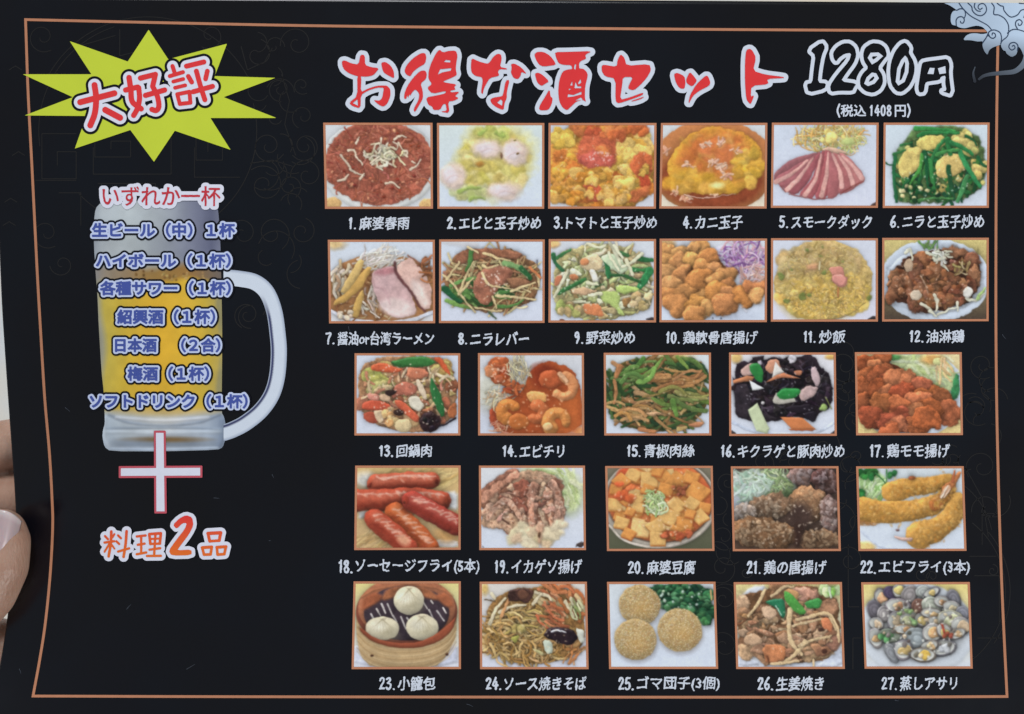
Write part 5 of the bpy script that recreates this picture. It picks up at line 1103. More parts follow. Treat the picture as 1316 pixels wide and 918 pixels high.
# frame corners (tl, tr, br, bl) in photograph pixels, caption text and box, description of the picture
DISHES = [
 (d01, (415.5,158,555.9,158.2,556.5,268.5,417.8,268.7), "1.麻婆春雨", (447.6,278.6,526.3,295.8), "picture of red brown minced noodles under cream onion slivers"),
 (d02, (561.6,158.4,699.5,158.4,699.3,268.6,562.2,268.6), "2.エビと玉子炒め", (574.1,278.2,694.9,295.8), "pale picture of pink shrimp with soft yellow egg"),
 (d03, (705,158.4,843.6,158.4,842.8,268.5,704.4,268.5), "3.トマトと玉子炒め", (711.4,277.6,843.6,295), "picture of red tomato pieces in orange scrambled egg"),
 (d04, (849.3,158.4,986,158.2,985,268.3,847.2,268.3), "4.カニ玉子", (877.3,277.4,954.2,294.8), "picture of a golden omelette in brown sauce"),
 (d05, (991.8,158,1129,158,1128,267.4,990.4,267.4), "5.スモークダック", (1000.5,276.4,1120,294.2), "picture of fanned pink duck slices below shredded salad"),
 (d06, (1135.4,158,1271.5,157.8,1270.5,267.4,1134.2,267.6), "6.ニラと玉子炒め", (1143.4,276,1264.2,294), "picture of dark green chives with yellow egg"),
 (d07, (421.4,308.4,558.8,308.4,559.3,415.6,423,415.8), "7.醤油or台湾ラーメン", (418,426.2,557.7,443.8), "picture of noodle soup with two pork slices"),
 (d08, (564.5,308,700,308,699.8,415.2,564.2,415.4), "8.ニラレバー", (588.5,426.8,679.4,443.8), "picture of brown liver with bean sprouts and green chives"),
 (d09, (705.2,307.6,843,307.4,843,414.6,704.8,414.8), "9.野菜炒め", (737.2,425.4,815.6,442.8), "picture of pale fried cabbage with one orange piece"),
 (d10, (847.7,307,985.6,306.8,985.4,414.2,847.4,414.4), "10.鶏軟骨唐揚げ", (855,425.4,973.5,442.8), "picture of golden fried nuggets beside purple shreds"),
 (d11, (990.7,306.4,1128,306.4,1128,413.5,990.5,413.6), "11.炒飯", (1031.7,424.6,1086,441.6), "picture of a yellow mound of fried rice with pink ham"),
 (d12, (1133.6,306,1270.4,305.8,1270.2,413,1133.4,413.4), "12.油淋鶏", (1168,424,1238.7,441.2), "picture of dark brown fried chicken on a white plate"),
 (d13, (455.8,454.2,591.5,454.2,591.6,559.8,455.6,559.8), "13.回鍋肉", (487,571.4,555,588), "picture of pork stir fry with green and red peppers"),
 (d14, (614.3,454,750.3,454,750.8,559.8,614.5,559.8), "14.エビチリ", (645.5,571.4,725,588.2), "picture of curled shrimp in red chili sauce"),
 (d15, (775.8,453.6,913.5,453.4,914,559.8,776.5,559.8), "15.青椒肉絲", (805,571,892,588.2), "picture of green pepper and brown pork strips"),
 (d16, (936.8,453.2,1073.8,453.2,1075.2,560.2,937,560.4), "16.キクラゲと豚肉炒め", (925.7,571,1084.8,589), "picture of black fungus with carrot and green pepper"),
 (d17, (1098.3,452.8,1235.6,452.8,1237.2,559.3,1100,559.6), "17.鶏モモ揚げ", (1117,570.4,1220.5,588.8), "picture of reddish fried chicken beside pale lettuce"),
 (d18, (456.6,598.5,592,598.3,592,706.6,455.3,707), "18.ソーセージフライ(5本)", (434.7,718.4,616,737.6), "picture of five glossy red sausages"),
 (d19, (615.5,598.5,751.7,598.5,753,707,616,707), "19.イカゲソ揚げ", (634.9,718.8,747.8,737.8), "picture of pink brown fried squid legs"),
 (d20, (777.6,599,915.8,598.8,918,708,780,708.2), "20.麻婆豆腐", (806.5,720.4,893.6,738.6), "picture of tofu cubes in an orange bowl"),
 (d21, (939,599.4,1077.3,599.2,1080.4,708.2,941.6,708.4), "21.鶏の唐揚げ", (959,720,1061.8,738.6), "picture of crusty brown chicken lumps with pale cabbage"),
 (d22, (1100,599.4,1238.2,599.2,1241.8,708,1103,708.2), "22.エビフライ(3本)", (1104.9,719.2,1245.7,738.6), "picture of three golden breaded prawns"),
 (d23, (454.5,747.2,592.2,747,592.4,859.8,452,860), "23.小籠包", (486.8,869.2,559.2,887.6), "picture of three white dumplings in a bamboo steamer"),
 (d24, (616.5,747.6,754.2,747.6,756.4,860,617,860), "24.ソース焼きそば", (623.8,869.2,753.7,887.6), "picture of fried noodles with black mushroom pieces"),
 (d25, (780,747.8,919.4,747.6,922.8,859.6,782.7,859.8), "25.ゴマ団子(3個)", (794,869.2,924.6,888), "picture of three sesame balls beside dark parsley"),
 (d26, (942.7,748.2,1081.7,748,1085.5,859.6,946,859.8), "26.生姜焼き", (973,869.2,1058.4,888), "picture of sliced brown ginger pork with green pepper"),
 (d27, (1106.5,748.3,1246,748,1249.8,859.2,1110.9,859.4), "27.蒸しアサリ", (1132,869,1229.7,887.6), "picture of steamed grey clams on a white plate"),
]

# ------------------------------------------------------------------ setting: the pale table far below the menu
def table_material():
    m = bpy.data.materials.new("pale_table"); m.use_nodes = True
    nt = m.node_tree; b = nt.nodes["Principled BSDF"]; b.inputs["Roughness"].default_value = 0.45
    tc = nt.nodes.new("ShaderNodeTexCoord")
    n = nt.nodes.new("ShaderNodeTexNoise"); n.inputs["Scale"].default_value = 7.0; n.inputs["Detail"].default_value = 3
    nt.links.new(tc.outputs["Object"], n.inputs["Vector"])
    cr = nt.nodes.new("ShaderNodeValToRGB"); e = cr.color_ramp.elements
    e[0].position = .36; e[0].color = (0.80, 0.66, 0.42, 1)
    e[1].position = .60; e[1].color = (0.70, 0.74, 0.76, 1)
    nt.links.new(n.outputs["Fac"], cr.inputs["Fac"]); nt.links.new(cr.outputs["Color"], b.inputs["Base Color"])
    return m
def build_table():
    z = -0.22
    n = 24
    xs = np.linspace(-0.75, 0.75, n); ys = np.linspace(0.6, -0.6, n)
    X, Y = np.meshgrid(xs, ys)
    v = np.stack([X.ravel(), Y.ravel(), np.full(X.size, z)], 1)
    i = np.arange(n * n).reshape(n, n)
    f = np.stack([i[:-1, :-1].ravel(), i[1:, :-1].ravel(), i[1:, 1:].ravel(), i[:-1, 1:].ravel()], 1)
    o = fast_mesh("tabletop", v, [f], table_material(), None, None, False)
    o["kind"] = "structure"
    o["label"] = "pale cream tabletop blurred behind the menu"
build_table()

# ------------------------------------------------------------------ the menu
menu = bpy.data.objects.new("menu", None)
col_main.objects.link(menu)
menu.empty_display_size = 0.02
menu["label"] = "black laminated menu with a yellow star, beer mug and numbered dish pictures"
menu["category"] = "menu"

_ev = np.array([-30, 0, 120, 220, 300, 400, 500, 560, 620, 680, 760, 830, 880, 918, 960], float)
_eu = np.array([-10, -9.5, -7.5, -4.5, -1.6, 2.8, 9.5, 13.8, 18.4, 21.5, 14.0, 4.5, -5, -10, -15])
_ek = np.arange(-30, 961, 2.0)
_es = np.convolve(np.pad(np.interp(_ek, _ev, _eu), 16, mode='edge'), np.exp(-0.5 * (np.arange(-16, 17) / 8.) ** 2) / np.exp(-0.5 * (np.arange(-16, 17) / 8.) ** 2).sum(), mode='valid')
def build_sheet():
    nu, nv = 230, 180
    t = np.linspace(0, 1, nu) ** 1.25
    s = np.linspace(0, 1, nv)
    T, Sg = np.meshgrid(t, s)
    vtop = -5.0 + 0.0069 * (T * 1352)
    Vv = vtop + Sg * (948 - vtop)
    left = np.interp(Vv, _ek, _es)
    Uu = left + T * (1350 - left)
    top = on_sheet(Uu, Vv, 0)
    bot = top.copy(); bot[..., 2] -= 0.0006
    n = nu * nv
    v = np.concatenate([top.reshape(-1, 3), bot.reshape(-1, 3)])
    i = np.arange(n).reshape(nv, nu)
    f = np.stack([i[:-1, :-1].ravel(), i[1:, :-1].ravel(), i[1:, 1:].ravel(), i[:-1, 1:].ravel()], 1)
    g = f[:, ::-1] + n
    ring = np.concatenate([i[0, :-1], i[:-1, -1], i[-1, :0:-1], i[:0:-1, 0]])
    nx = np.roll(ring, -1)
    side = np.stack([ring, nx, nx + n, ring + n], 1)
    return fast_mesh("sheet", v, [f, g, side], M_sheet, menu)
build_sheet()

# --- faint background drawing (clouds and lattice)
def spiral(cx, cy, r, a0, turns, d=1):
    t = np.linspace(0, 1, 22)
    return [(cx + r * (1 - .82 * k) * math.cos(a0 + d * turns * 6.283 * k), cy + r * (1 - .82 * k) * math.sin(a0 + d * turns * 6.283 * k)) for k in t]
def arc(cx, cy, r, a0, a1, n=24):
    return [(cx + r * math.cos(a), cy + r * math.sin(a)) for a in np.linspace(a0, a1, n)]
def build_pattern():
    q = np.random.RandomState(11)
    def key(x, y, w, h):
        return [(x + w, y), (x, y), (x, y + h), (x + w, y + h), (x + w, y + h * .4), (x + w * .45, y + h * .4), (x + w * .45, y + h * .7)]
    left = []
    left += [arc(190, 168, 140, -.3 + 3.3, 3.3 + 1.1), arc(190, 168, 140, -.25, 1.2), arc(190, 168, 146, 3.6, 5.8), arc(190, 168, 120, 1.3, 2.4)]
    left += [key(54, 172, 44, 58), key(122, 168, 46, 34), key(252, 170, 34, 36), [(120, 190), (120, 224), (220, 224), (220, 176)], [(46, 232), (98, 232)], [(250, 190), (250, 228), (308, 228)], [(126, 236), (200, 236), (200, 262)], [(76, 248), (104, 248), (104, 290)], [(154, 38), (154, 72), (178, 66)], [(100, 60), (148, 46)]]
    left += [spiral(55, 48, 20, 1.0, 1.3), spiral(270, 46, 18, 2.2, 1.2, -1), spiral(382, 56, 22, 3.0, 1.3), spiral(345, 188, 22, .5, 1.5), spiral(392, 188, 20, 2.5, 1.5, -1), spiral(360, 115, 16, 1.5, 1.4), spiral(340, 238, 26, 4, 1.4), spiral(372, 240, 16, 1, 1.4, -1), spiral(395, 225, 22, 3, 1.3), spiral(330, 70, 20, 5, 1.0), spiral(352, 60, 14, 0, 1.0, -1), spiral(388, 110, 12, 1, 1.2), spiral(390, 150, 16, 2, 1.2), spiral(312, 300, 20, 3, 1.3), spiral(350, 300, 24, 1, 1.3, -1), spiral(388, 298, 18, 5, 1.3), spiral(318, 405, 18, 2, 1.4), spiral(60, 300, 20, 1, 1.3), spiral(80, 340, 16, 3, 1.2, -1)]
    left += [[(310, 60), (318, 90), (340, 80), (350, 62)], [(362, 96), (372, 130), (366, 160), (380, 200)], [(322, 210), (350, 206), (376, 214)]]
    left += [[(u - 8, v), (u, v - 5), (u + 8, v)] for u, v in ((20, 90), (14, 260), (12, 290), (24, 200))]
    right = [spiral(1085, 470, 22, 1, 1.4), spiral(1090, 500, 18, 3, 1.4, -1), spiral(1098, 540, 14, 2, 1.2), spiral(1255, 528, 20, 1, 1.2), spiral(1060, 575, 24, 4, 1.3), spiral(1090, 600, 20, 2, 1.3, -1), spiral(1262, 600, 22, 2.5, 1.3), spiral(1268, 655, 20, 3, 1.2), spiral(930, 690, 18, 1, 1.3), spiral(928, 730, 20, 2, 1.3, -1), spiral(930, 770, 16, 4, 1.3), spiral(1262, 470, 18, 1, 1.4), spiral(935, 620, 14, 2, 1.4), spiral(1092, 720, 18, 4, 1.3), spiral(930, 830, 20, 3, 1.4), spiral(1020, 592, 18, 3, 1.3), spiral(980, 595, 16, 1, 1.2, -1)]
    right += [[(1090, 700), (1090, 780), (1104, 780)], [(1096, 860), (1096, 820), (1106, 820)], arc(1180, 760, 112, -.9, .9), arc(1180, 760, 118, -.7, .6), [(1246, 715), (1280, 715)], [(1252, 740), (1284, 740), (1284, 800)], [(1256, 820), (1290, 820)], [(1240, 600), (1262, 640), (1270, 690)], arc(1180, 700, 96, -1.2, -.2), [(1262, 700), (1262, 660), (1282, 660)]]
    right += [spiral(1000 + q.rand() * 240, 580 + q.rand() * 14, 8 + 8 * q.rand(), q.rand() * 6, 1.2) for _ in range(5)] + [spiral(940 + q.rand() * 340, 728 + 16 * q.rand(), 6 + 9 * q.rand(), q.rand() * 6, 1.2) for _ in range(5)]
    for cx, cy, w_, h_, n_ in ((365, 160, 40, 110, 14), (340, 330, 50, 90, 8), (1088, 560, 14, 120, 9), (930, 700, 10, 90, 5), (1262, 560, 18, 110, 10), (1180, 585, 80, 8, 5)):
        for _ in range(n_):
            u, v = cx + (q.rand() * 2 - 1) * w_, cy + (q.rand() * 2 - 1) * h_
            a = q.rand() * 6.28; r = 8 + 16 * q.rand()
            right.append(arc(u, v, r, a, a + 1.5 + 2 * q.rand(), 9))
    for s_ in left + right:
        p = spline(s_, 4) if len(s_) > 7 else np.asarray(s_, float)
        us, vs = grid_for((p[:, 0].min(), p[:, 1].min(), p[:, 0].max(), p[:, 1].max()), 1.6, 3)
        sd = stroke_sd([(p, .55, .5)], us, vs, 3)
        field_mesh("cloud_swirl" if len(s_) == 22 else "lattice_line", us, vs, -sd, M_faint, menu, 1)
build_pattern()

# --- copper border line around the page
def build_border():
    left = [(33, 25.5), (36.3, 120), (41.5, 220), (48, 350), (52, 420), (57.5, 510), (63.5, 580), (67, 640), (67.8, 680), (64.5, 740), (58.5, 800), (51.5, 846), (42.6, 894.6)]
    top = [(33, 25.5), (200, 29.3), (420, 33.6), (700, 36.4), (1020, 38.8), (1282.5, 40)]
    right = [(1282.5, 40), (1280.8, 150), (1279.8, 300), (1280, 460), (1282.4, 600), (1287.2, 750), (1294, 895.2)]
    bot = [(42.6, 894.6), (300, 895.4), (700, 896), (1100, 896), (1294, 895.2)]
    us, vs = grid_for((30, 22, 1298, 900), 1.0, 4)
    # the line is built as a ribbon that follows the four sides
    path = np.concatenate([spline(top, 40)[:-1], spline(right, 30)[:-1], spline(bot, 40)[::-1][:-1], spline(left, 14)[::-1][:-1]])
    keep = [0]
    for k in range(1, len(path)):
        if np.hypot(*(path[k] - path[keep[-1]])) > 2.0: keep.append(k)
    path = path[keep]
    n = len(path)
    corners = [np.argmin(np.hypot(*(path - c).T)) for c in ((33, 25.5), (1282.5, 40), (1294, 895.2), (42.6, 894.6))]
    a = path - np.roll(path, 1, 0); b = np.roll(path, -1, 0) - path
    a /= np.hypot(a[:, 0], a[:, 1])[:, None]; b /= np.hypot(b[:, 0], b[:, 1])[:, None]
    na = np.stack([-a[:, 1], a[:, 0]], 1); nb = np.stack([-b[:, 1], b[:, 0]], 1)
    m = na + nb; m /= (1 + (na * nb).sum(1))[:, None]
    w = 1.7
    o = path - m * w; i = path + m * w
    v = np.concatenate([on_sheet(o[:, 0], o[:, 1], 2), on_sheet(i[:, 0], i[:, 1], 2)])
    k = np.arange(n); k2 = np.roll(k, -1)
    f = np.stack([k, k + n, k2 + n, k2], 1)
    fast_mesh("border_line", v, [f], M_line, menu)
build_border()

def build_scratches():
    q = np.random.RandomState(5)
    spots = [(84, 524, 8, .7), (275, 640, 7, .1), (163, 783, 9, -.9), (252, 345, 2, 0), (346, 695, 2, 0), (668, 512, 12, 1.0), (1040, 520, 6, .4), (448, 420, 6, 1.3), (600, 905, 8, .3), (1288, 430, 7, .9), (240, 860, 12, -.5), (350, 610, 5, 1.1), (25, 860, 6, 1.2), (1150, 900, 5, .2)]
    for u, v, l, a in spots:
        p = spline([(u, v), (u + l * .5 * math.cos(a) + q.randn() * .3, v + l * .5 * math.sin(a)), (u + l * math.cos(a), v + l * math.sin(a) + q.randn() * .5)], 5)
        us, vs = grid_for((p[:, 0].min(), p[:, 1].min(), p[:, 0].max(), p[:, 1].max()), 3, 2)
        field_mesh("scratch", us, vs, -stroke_sd([(p, .45, .2)], us, vs, 2), M_scr, menu, 2)
build_scratches()

# --- star burst with its slogan
def build_star():
    z = zmap((0, 0), 3.0595)
    st = z([(585, 118), (662, 234), (893, 173), (845, 300), (1083, 307), (880, 383), (1088, 465), (828, 465), (907, 590), (688, 515), (606, 637), (513, 512), (295, 585), (340, 457), (97, 455), (287, 383), (90, 293), (360, 293), (275, 163), (503, 243)])
    us, vs = grid_for((28, 36, 358, 210), 2.0, 2)
    star = field_mesh("star_burst", us, vs, -seg_sd(poly_segs(st), us, vs, 4), M_lime, menu, 3)
    z = zmap((90, 60), 6.267)
    def S_(pts, r): return (spline(z(pts), 6), r / 6.267, r / 6.267)
    strokes = [S_([(85, 450), (360, 378)], 24), S_([(200, 312), (213, 420), (202, 540), (166, 636)], 24), S_([(287, 512), (405, 575)], 25),
               S_([(478, 252), (492, 350), (504, 445), (575, 503)], 22), S_([(450, 352), (548, 328)], 21), S_([(556, 334), (562, 420), (545, 500), (515, 556)], 21),
               S_([(570, 256), (690, 226)], 21), S_([(690, 226), (668, 322)], 21), S_([(668, 322), (705, 400), (718, 480), (698, 516), (662, 508)], 21), S_([(610, 395), (764, 352)], 21),
               S_([(828, 160), (842, 205)], 17), S_([(806, 240), (912, 208)], 16), S_([(834, 284), (914, 263)], 15), S_([(848, 334), (930, 314)], 15),
               S_([(866, 386), (964, 366)], 16), S_([(964, 366), (972, 454)], 16), S_([(866, 386), (886, 462)], 16), S_([(886, 464), (972, 454)], 16),
               S_([(940, 160), (1080, 126)], 20), S_([(955, 242), (982, 288)], 19), S_([(1108, 200), (1094, 262)], 19), S_([(994, 366), (1150, 322)], 20), S_([(1020, 200), (1050, 310), (1088, 430)], 20)]
    us, vs = grid_for((95, 66, 290, 178), 3.0, 8)
    sd = stroke_sd(strokes, us, vs, 12)
    field_mesh("slogan_shadow", us, vs, 7.6 - sd, M_black, star, 4)
    field_mesh("slogan_outline", us, vs, 4.4 - sd, M_pale, star, 5)
    field_mesh("slogan_lettering", us, vs, -sd, M_red, star, 6)
build_star()

# --- brush-lettered title
def shape_field(us, vs, fills, holes=(), band=9.0):
    sd = np.full((len(vs), len(us)), float(band))
    for p in fills: sd = np.minimum(sd, seg_sd(poly_segs(p), us, vs, band))
    for h in holes: sd = np.maximum(sd, -seg_sd(poly_segs(h), us, vs, band))
    return sd
def build_title():
    A = zmap((430, 50), 6.926); B = zmap((600, 50), 7.311); Cc = zmap((760, 50), 5.0615)
    R = lambda m, pts: round_poly(m(pts), 1)
    fills = [
        R(A, [(68, 200), (95, 195), (150, 222), (215, 232), (232, 143), (270, 148), (272, 236), (330, 256), (398, 264), (360, 312), (340, 328), (290, 340), (200, 335), (130, 310), (85, 275), (68, 235)]),
        R(A, [(203, 325), (240, 330), (233, 480), (300, 445), (380, 420), (450, 418), (470, 422), (497, 450), (498, 510), (470, 580), (435, 607), (395, 590), (345, 546), (400, 555), (425, 530), (436, 470), (440, 437), (380, 436), (300, 462), (234, 502), (232, 622), (160, 602), (130, 572), (205, 512)]),
        R(A, [(415, 215), (455, 208), (500, 240), (528, 290), (532, 355), (490, 335), (440, 305), (425, 270)]),
        R(A, [(622, 290), (640, 240), (700, 175), (770, 130), (808, 130), (818, 170), (805, 225), (750, 255), (700, 295), (675, 338), (640, 322)]),
        R(A, [(620, 537), (622, 490), (650, 420), (700, 350), (760, 290), (805, 283), (822, 310), (815, 360), (765, 400), (785, 460), (788, 530), (755, 590), (715, 657), (703, 630), (750, 545), (755, 490), (720, 450), (690, 480), (672, 512), (668, 492), (655, 530), (648, 500), (640, 535)]),
        R(A, [(905, 130), (935, 98), (965, 125), (1020, 110), (1080, 108), (1095, 150), (1085, 210), (1078, 270), (1090, 325), (1040, 350), (960, 384), (1000, 395), (1087, 408), (1065, 430), (1078, 455), (1030, 463), (1035, 480), (1117, 472), (1070, 512), (1107, 530), (1060, 555), (1010, 560), (1024, 664), (938, 650), (1000, 645), (990, 580), (965, 585), (940, 634), (880, 636), (870, 605), (835, 590), (813, 525), (920, 505), (985, 490), (995, 465), (870, 492), (823, 440), (870, 405), (835, 360), (838, 290), (860, 220)]),
        R(B, [(45, 183), (110, 215), (190, 238), (215, 225), (250, 170), (290, 142), (320, 150), (328, 190), (310, 268), (378, 281), (376, 291), (310, 287), (290, 310), (307, 350), (215, 370), (180, 430), (160, 470), (148, 525), (133, 505), (150, 400), (142, 362), (80, 352), (45, 320), (38, 270)]),
        R(B, [(415, 240), (450, 236), (510, 270), (566, 336), (512, 312), (505, 350), (480, 382), (440, 372), (413, 320), (422, 280)]),
        R(B, [(365, 395), (402, 388), (375, 500), (375, 560), (355, 600), (345, 674), (280, 647), (235, 612), (218, 575), (250, 555), (320, 545), (340, 535)]),
        R(B, [(633, 150), (660, 126), (720, 126), (780, 160), (820, 210), (838, 248), (720, 264), (680, 247), (650, 200)]),
        R(B, [(637, 330), (670, 320), (710, 340), (774, 402), (735, 425), (700, 447), (660, 412)]),
        R(B, [(678, 657), (690, 620), (740, 540), (777, 476), (785, 545), (807, 560), (795, 620), (765, 672), (690, 675)]),
        R(B, [(828, 128), (960, 126), (1178, 118), (1110, 152), (1122, 190), (1070, 210), (1052, 235), (1057, 292), (990, 297), (985, 250), (900, 247), (860, 230), (835, 170)]),
        R(B, [(900, 308), (960, 288), (1090, 280), (1125, 313), (1137, 345), (1110, 450), (1108, 560), (1120, 596), (1090, 575), (1030, 590), (985, 632), (940, 676), (898, 647), (868, 590), (858, 500), (868, 390)]),
        R(Cc, [(66, 180), (80, 170), (165, 185), (170, 140), (190, 102), (215, 125), (228, 178), (377, 166), (388, 205), (360, 255), (320, 300), (275, 338), (238, 327), (245, 300), (272, 250), (205, 250), (200, 300), (185, 400), (250, 383), (339, 350), (332, 368), (260, 395), (175, 423), (156, 405), (158, 260), (90, 247), (68, 215)]),
        R(Cc, [(250, 410), (300, 392), (349, 376), (320, 394), (280, 406)]),
        R(Cc, [(536, 230), (560, 223), (605, 245), (612, 285), (605, 327), (573, 324), (548, 285)]), R(Cc, [(616, 265), (640, 216), (670, 250), (687, 275), (655, 314), (618, 290)]), R(Cc, [(630, 429), (640, 370), (680, 300), (740, 243), (757, 243), (774, 285), (765, 307), (700, 340), (660, 372)]),
        R(Cc, [(1006, 75), (1030, 66), (1048, 80), (1070, 125), (1050, 210), (1130, 235), (1252, 250), (1250, 257), (1140, 262), (1153, 297), (1040, 307), (1035, 380), (1058, 368), (1045, 405), (1033, 429), (1006, 395), (998, 280), (998, 150)]),
    ]
    holes = [A([(162, 574), (205, 540), (210, 598)]), A([(972, 210), (990, 190), (1032, 194), (1030, 214)]), A([(918, 322), (940, 273), (1042, 263), (1035, 287), (960, 302)]),
             B([(283, 602), (320, 570), (336, 590), (331, 632)]), B([(1006, 285), (1012, 245), (1027, 238), (1022, 292)]), B([(970, 442), (990, 396), (992, 442)]), B([(1010, 467), (1020, 406), (1040, 450), (1077, 448), (1072, 467)]), B([(1045, 415), (1068, 380), (1074, 415), (1050, 432)]),
             B([(945, 552), (950, 523), (1000, 530), (1077, 498), (1077, 525), (1000, 545)]), B([(957, 470), (985, 473), (958, 487)]), B([(1012, 586), (1070, 552), (1092, 574)])]
    us, vs = grid_for((438, 60, 1012, 148), 2.5, 8)
    sd = shape_field(us, vs, fills, holes)
    sd_out = shape_field(us, vs, fills)
    t = field_mesh("title_lettering", us, vs, -sd, M_red, menu, 6)
    t["label"] = "big red brush lettering of the menu title"
    field_mesh("title_outline", us, vs, 5.6 - sd_out, M_white, t, 4)
    Z = zmap((1020, 40), 5.982)
    R = lambda pts: round_poly(Z(pts), 1)
    g1 = R([(122, 150), (215, 86), (243, 125), (215, 190), (195, 300), (185, 398), (250, 403), (238, 447), (113, 477), (96, 408), (140, 400), (150, 300), (165, 190)])
    g2 = R([(298, 170), (330, 125), (380, 95), (430, 95), (470, 130), (482, 190), (460, 250), (400, 330), (362, 388), (484, 405), (460, 440), (450, 464), (350, 462), (283, 472), (276, 420), (330, 340), (425, 230), (440, 172), (390, 178), (345, 210), (325, 240), (305, 215)])
    g8 = R([(530, 180), (545, 130), (600, 93), (660, 98), (702, 130), (718, 190), (690, 222), (645, 285), (682, 340), (687, 400), (660, 452), (610, 480), (550, 467), (508, 425), (506, 370), (530, 325), (572, 285), (538, 235)])
    g0 = R([(736, 320), (745, 240), (775, 160), (820, 103), (857, 88), (892, 130), (884, 168), (898, 196), (916, 225), (929, 270), (927, 320), (912, 375), (880, 432), (830, 472), (788, 467), (748, 415)])
    ge = R([(985, 243), (1030, 233), (1110, 223), (1180, 213), (1199, 260), (1192, 330), (1212, 490), (1136, 466), (1172, 460), (1160, 400), (1165, 345), (1130, 355), (1120, 380), (1030, 392), (1010, 402), (1000, 472), (963, 477), (953, 440), (965, 360), (975, 290)])
    holes = [Z([(568, 208), (590, 170), (650, 168), (684, 195), (640, 235), (600, 258)]), Z([(541, 407), (560, 358), (600, 322), (632, 328), (652, 365), (620, 405), (570, 424)]), Z([(783, 392), (795, 290), (825, 225), (855, 192), (872, 212), (883, 250), (878, 320), (850, 392), (803, 420)]), Z([(1028, 330), (1045, 286), (1080, 288), (1072, 332)]), Z([(1108, 290), (1162, 273), (1167, 325), (1120, 332)])]
    us, vs = grid_for((1030, 46, 1232, 130), 3.0, 6)
    sd = shape_field(us, vs, [g1, g2, g8, g0, ge], holes)
    pr = field_mesh("price_outline", us, vs, np.minimum(sd + .2, 4.5 - sd), M_white, menu, 5)
    pr["label"] = "white outlined black brush price figure"
    us, vs = grid_for((1074, 134, 1171, 151), 3.5, 3)
    sd = stroke_sd([(spline([(1078.5, 134.5), (1076, 142.5), (1078.5, 150.5)], 6), .8, .8), (spline([(1166.5, 134.5), (1169, 142.5), (1166.5, 150.5)], 6), .8, .8)]
                   + [q for k, ch in enumerate("1408") for q in digit_strokes(ch, 1116.8 + k * 7.6 + (1.2 if ch == '1' else 0), 135.6, 3.2 if ch == '1' else 5.4, 13.6, .78)], us, vs, 9)
    for body, bx in (("税込", (1080.5, 135, 1112.5, 150)), ("円", (1150, 135.5, 1163.5, 150.3))):
        s_ = text_segs(body); x = s_[:, [0, 2]]; y = s_[:, [1, 3]]
        X = bx[0] + (x - x.min()) / (x.max() - x.min()) * (bx[2] - bx[0]); Y = bx[1] + (y - y.min()) / (y.max() - y.min()) * (bx[3] - bx[1])
        sd = np.minimum(sd, seg_sd(np.stack([X[:, 0], Y[:, 0], X[:, 1], Y[:, 1]], 1), us, vs, 9.0))
    field_mesh("tax_note", us, vs, .35 - sd, M_white, menu, 4)
build_title()

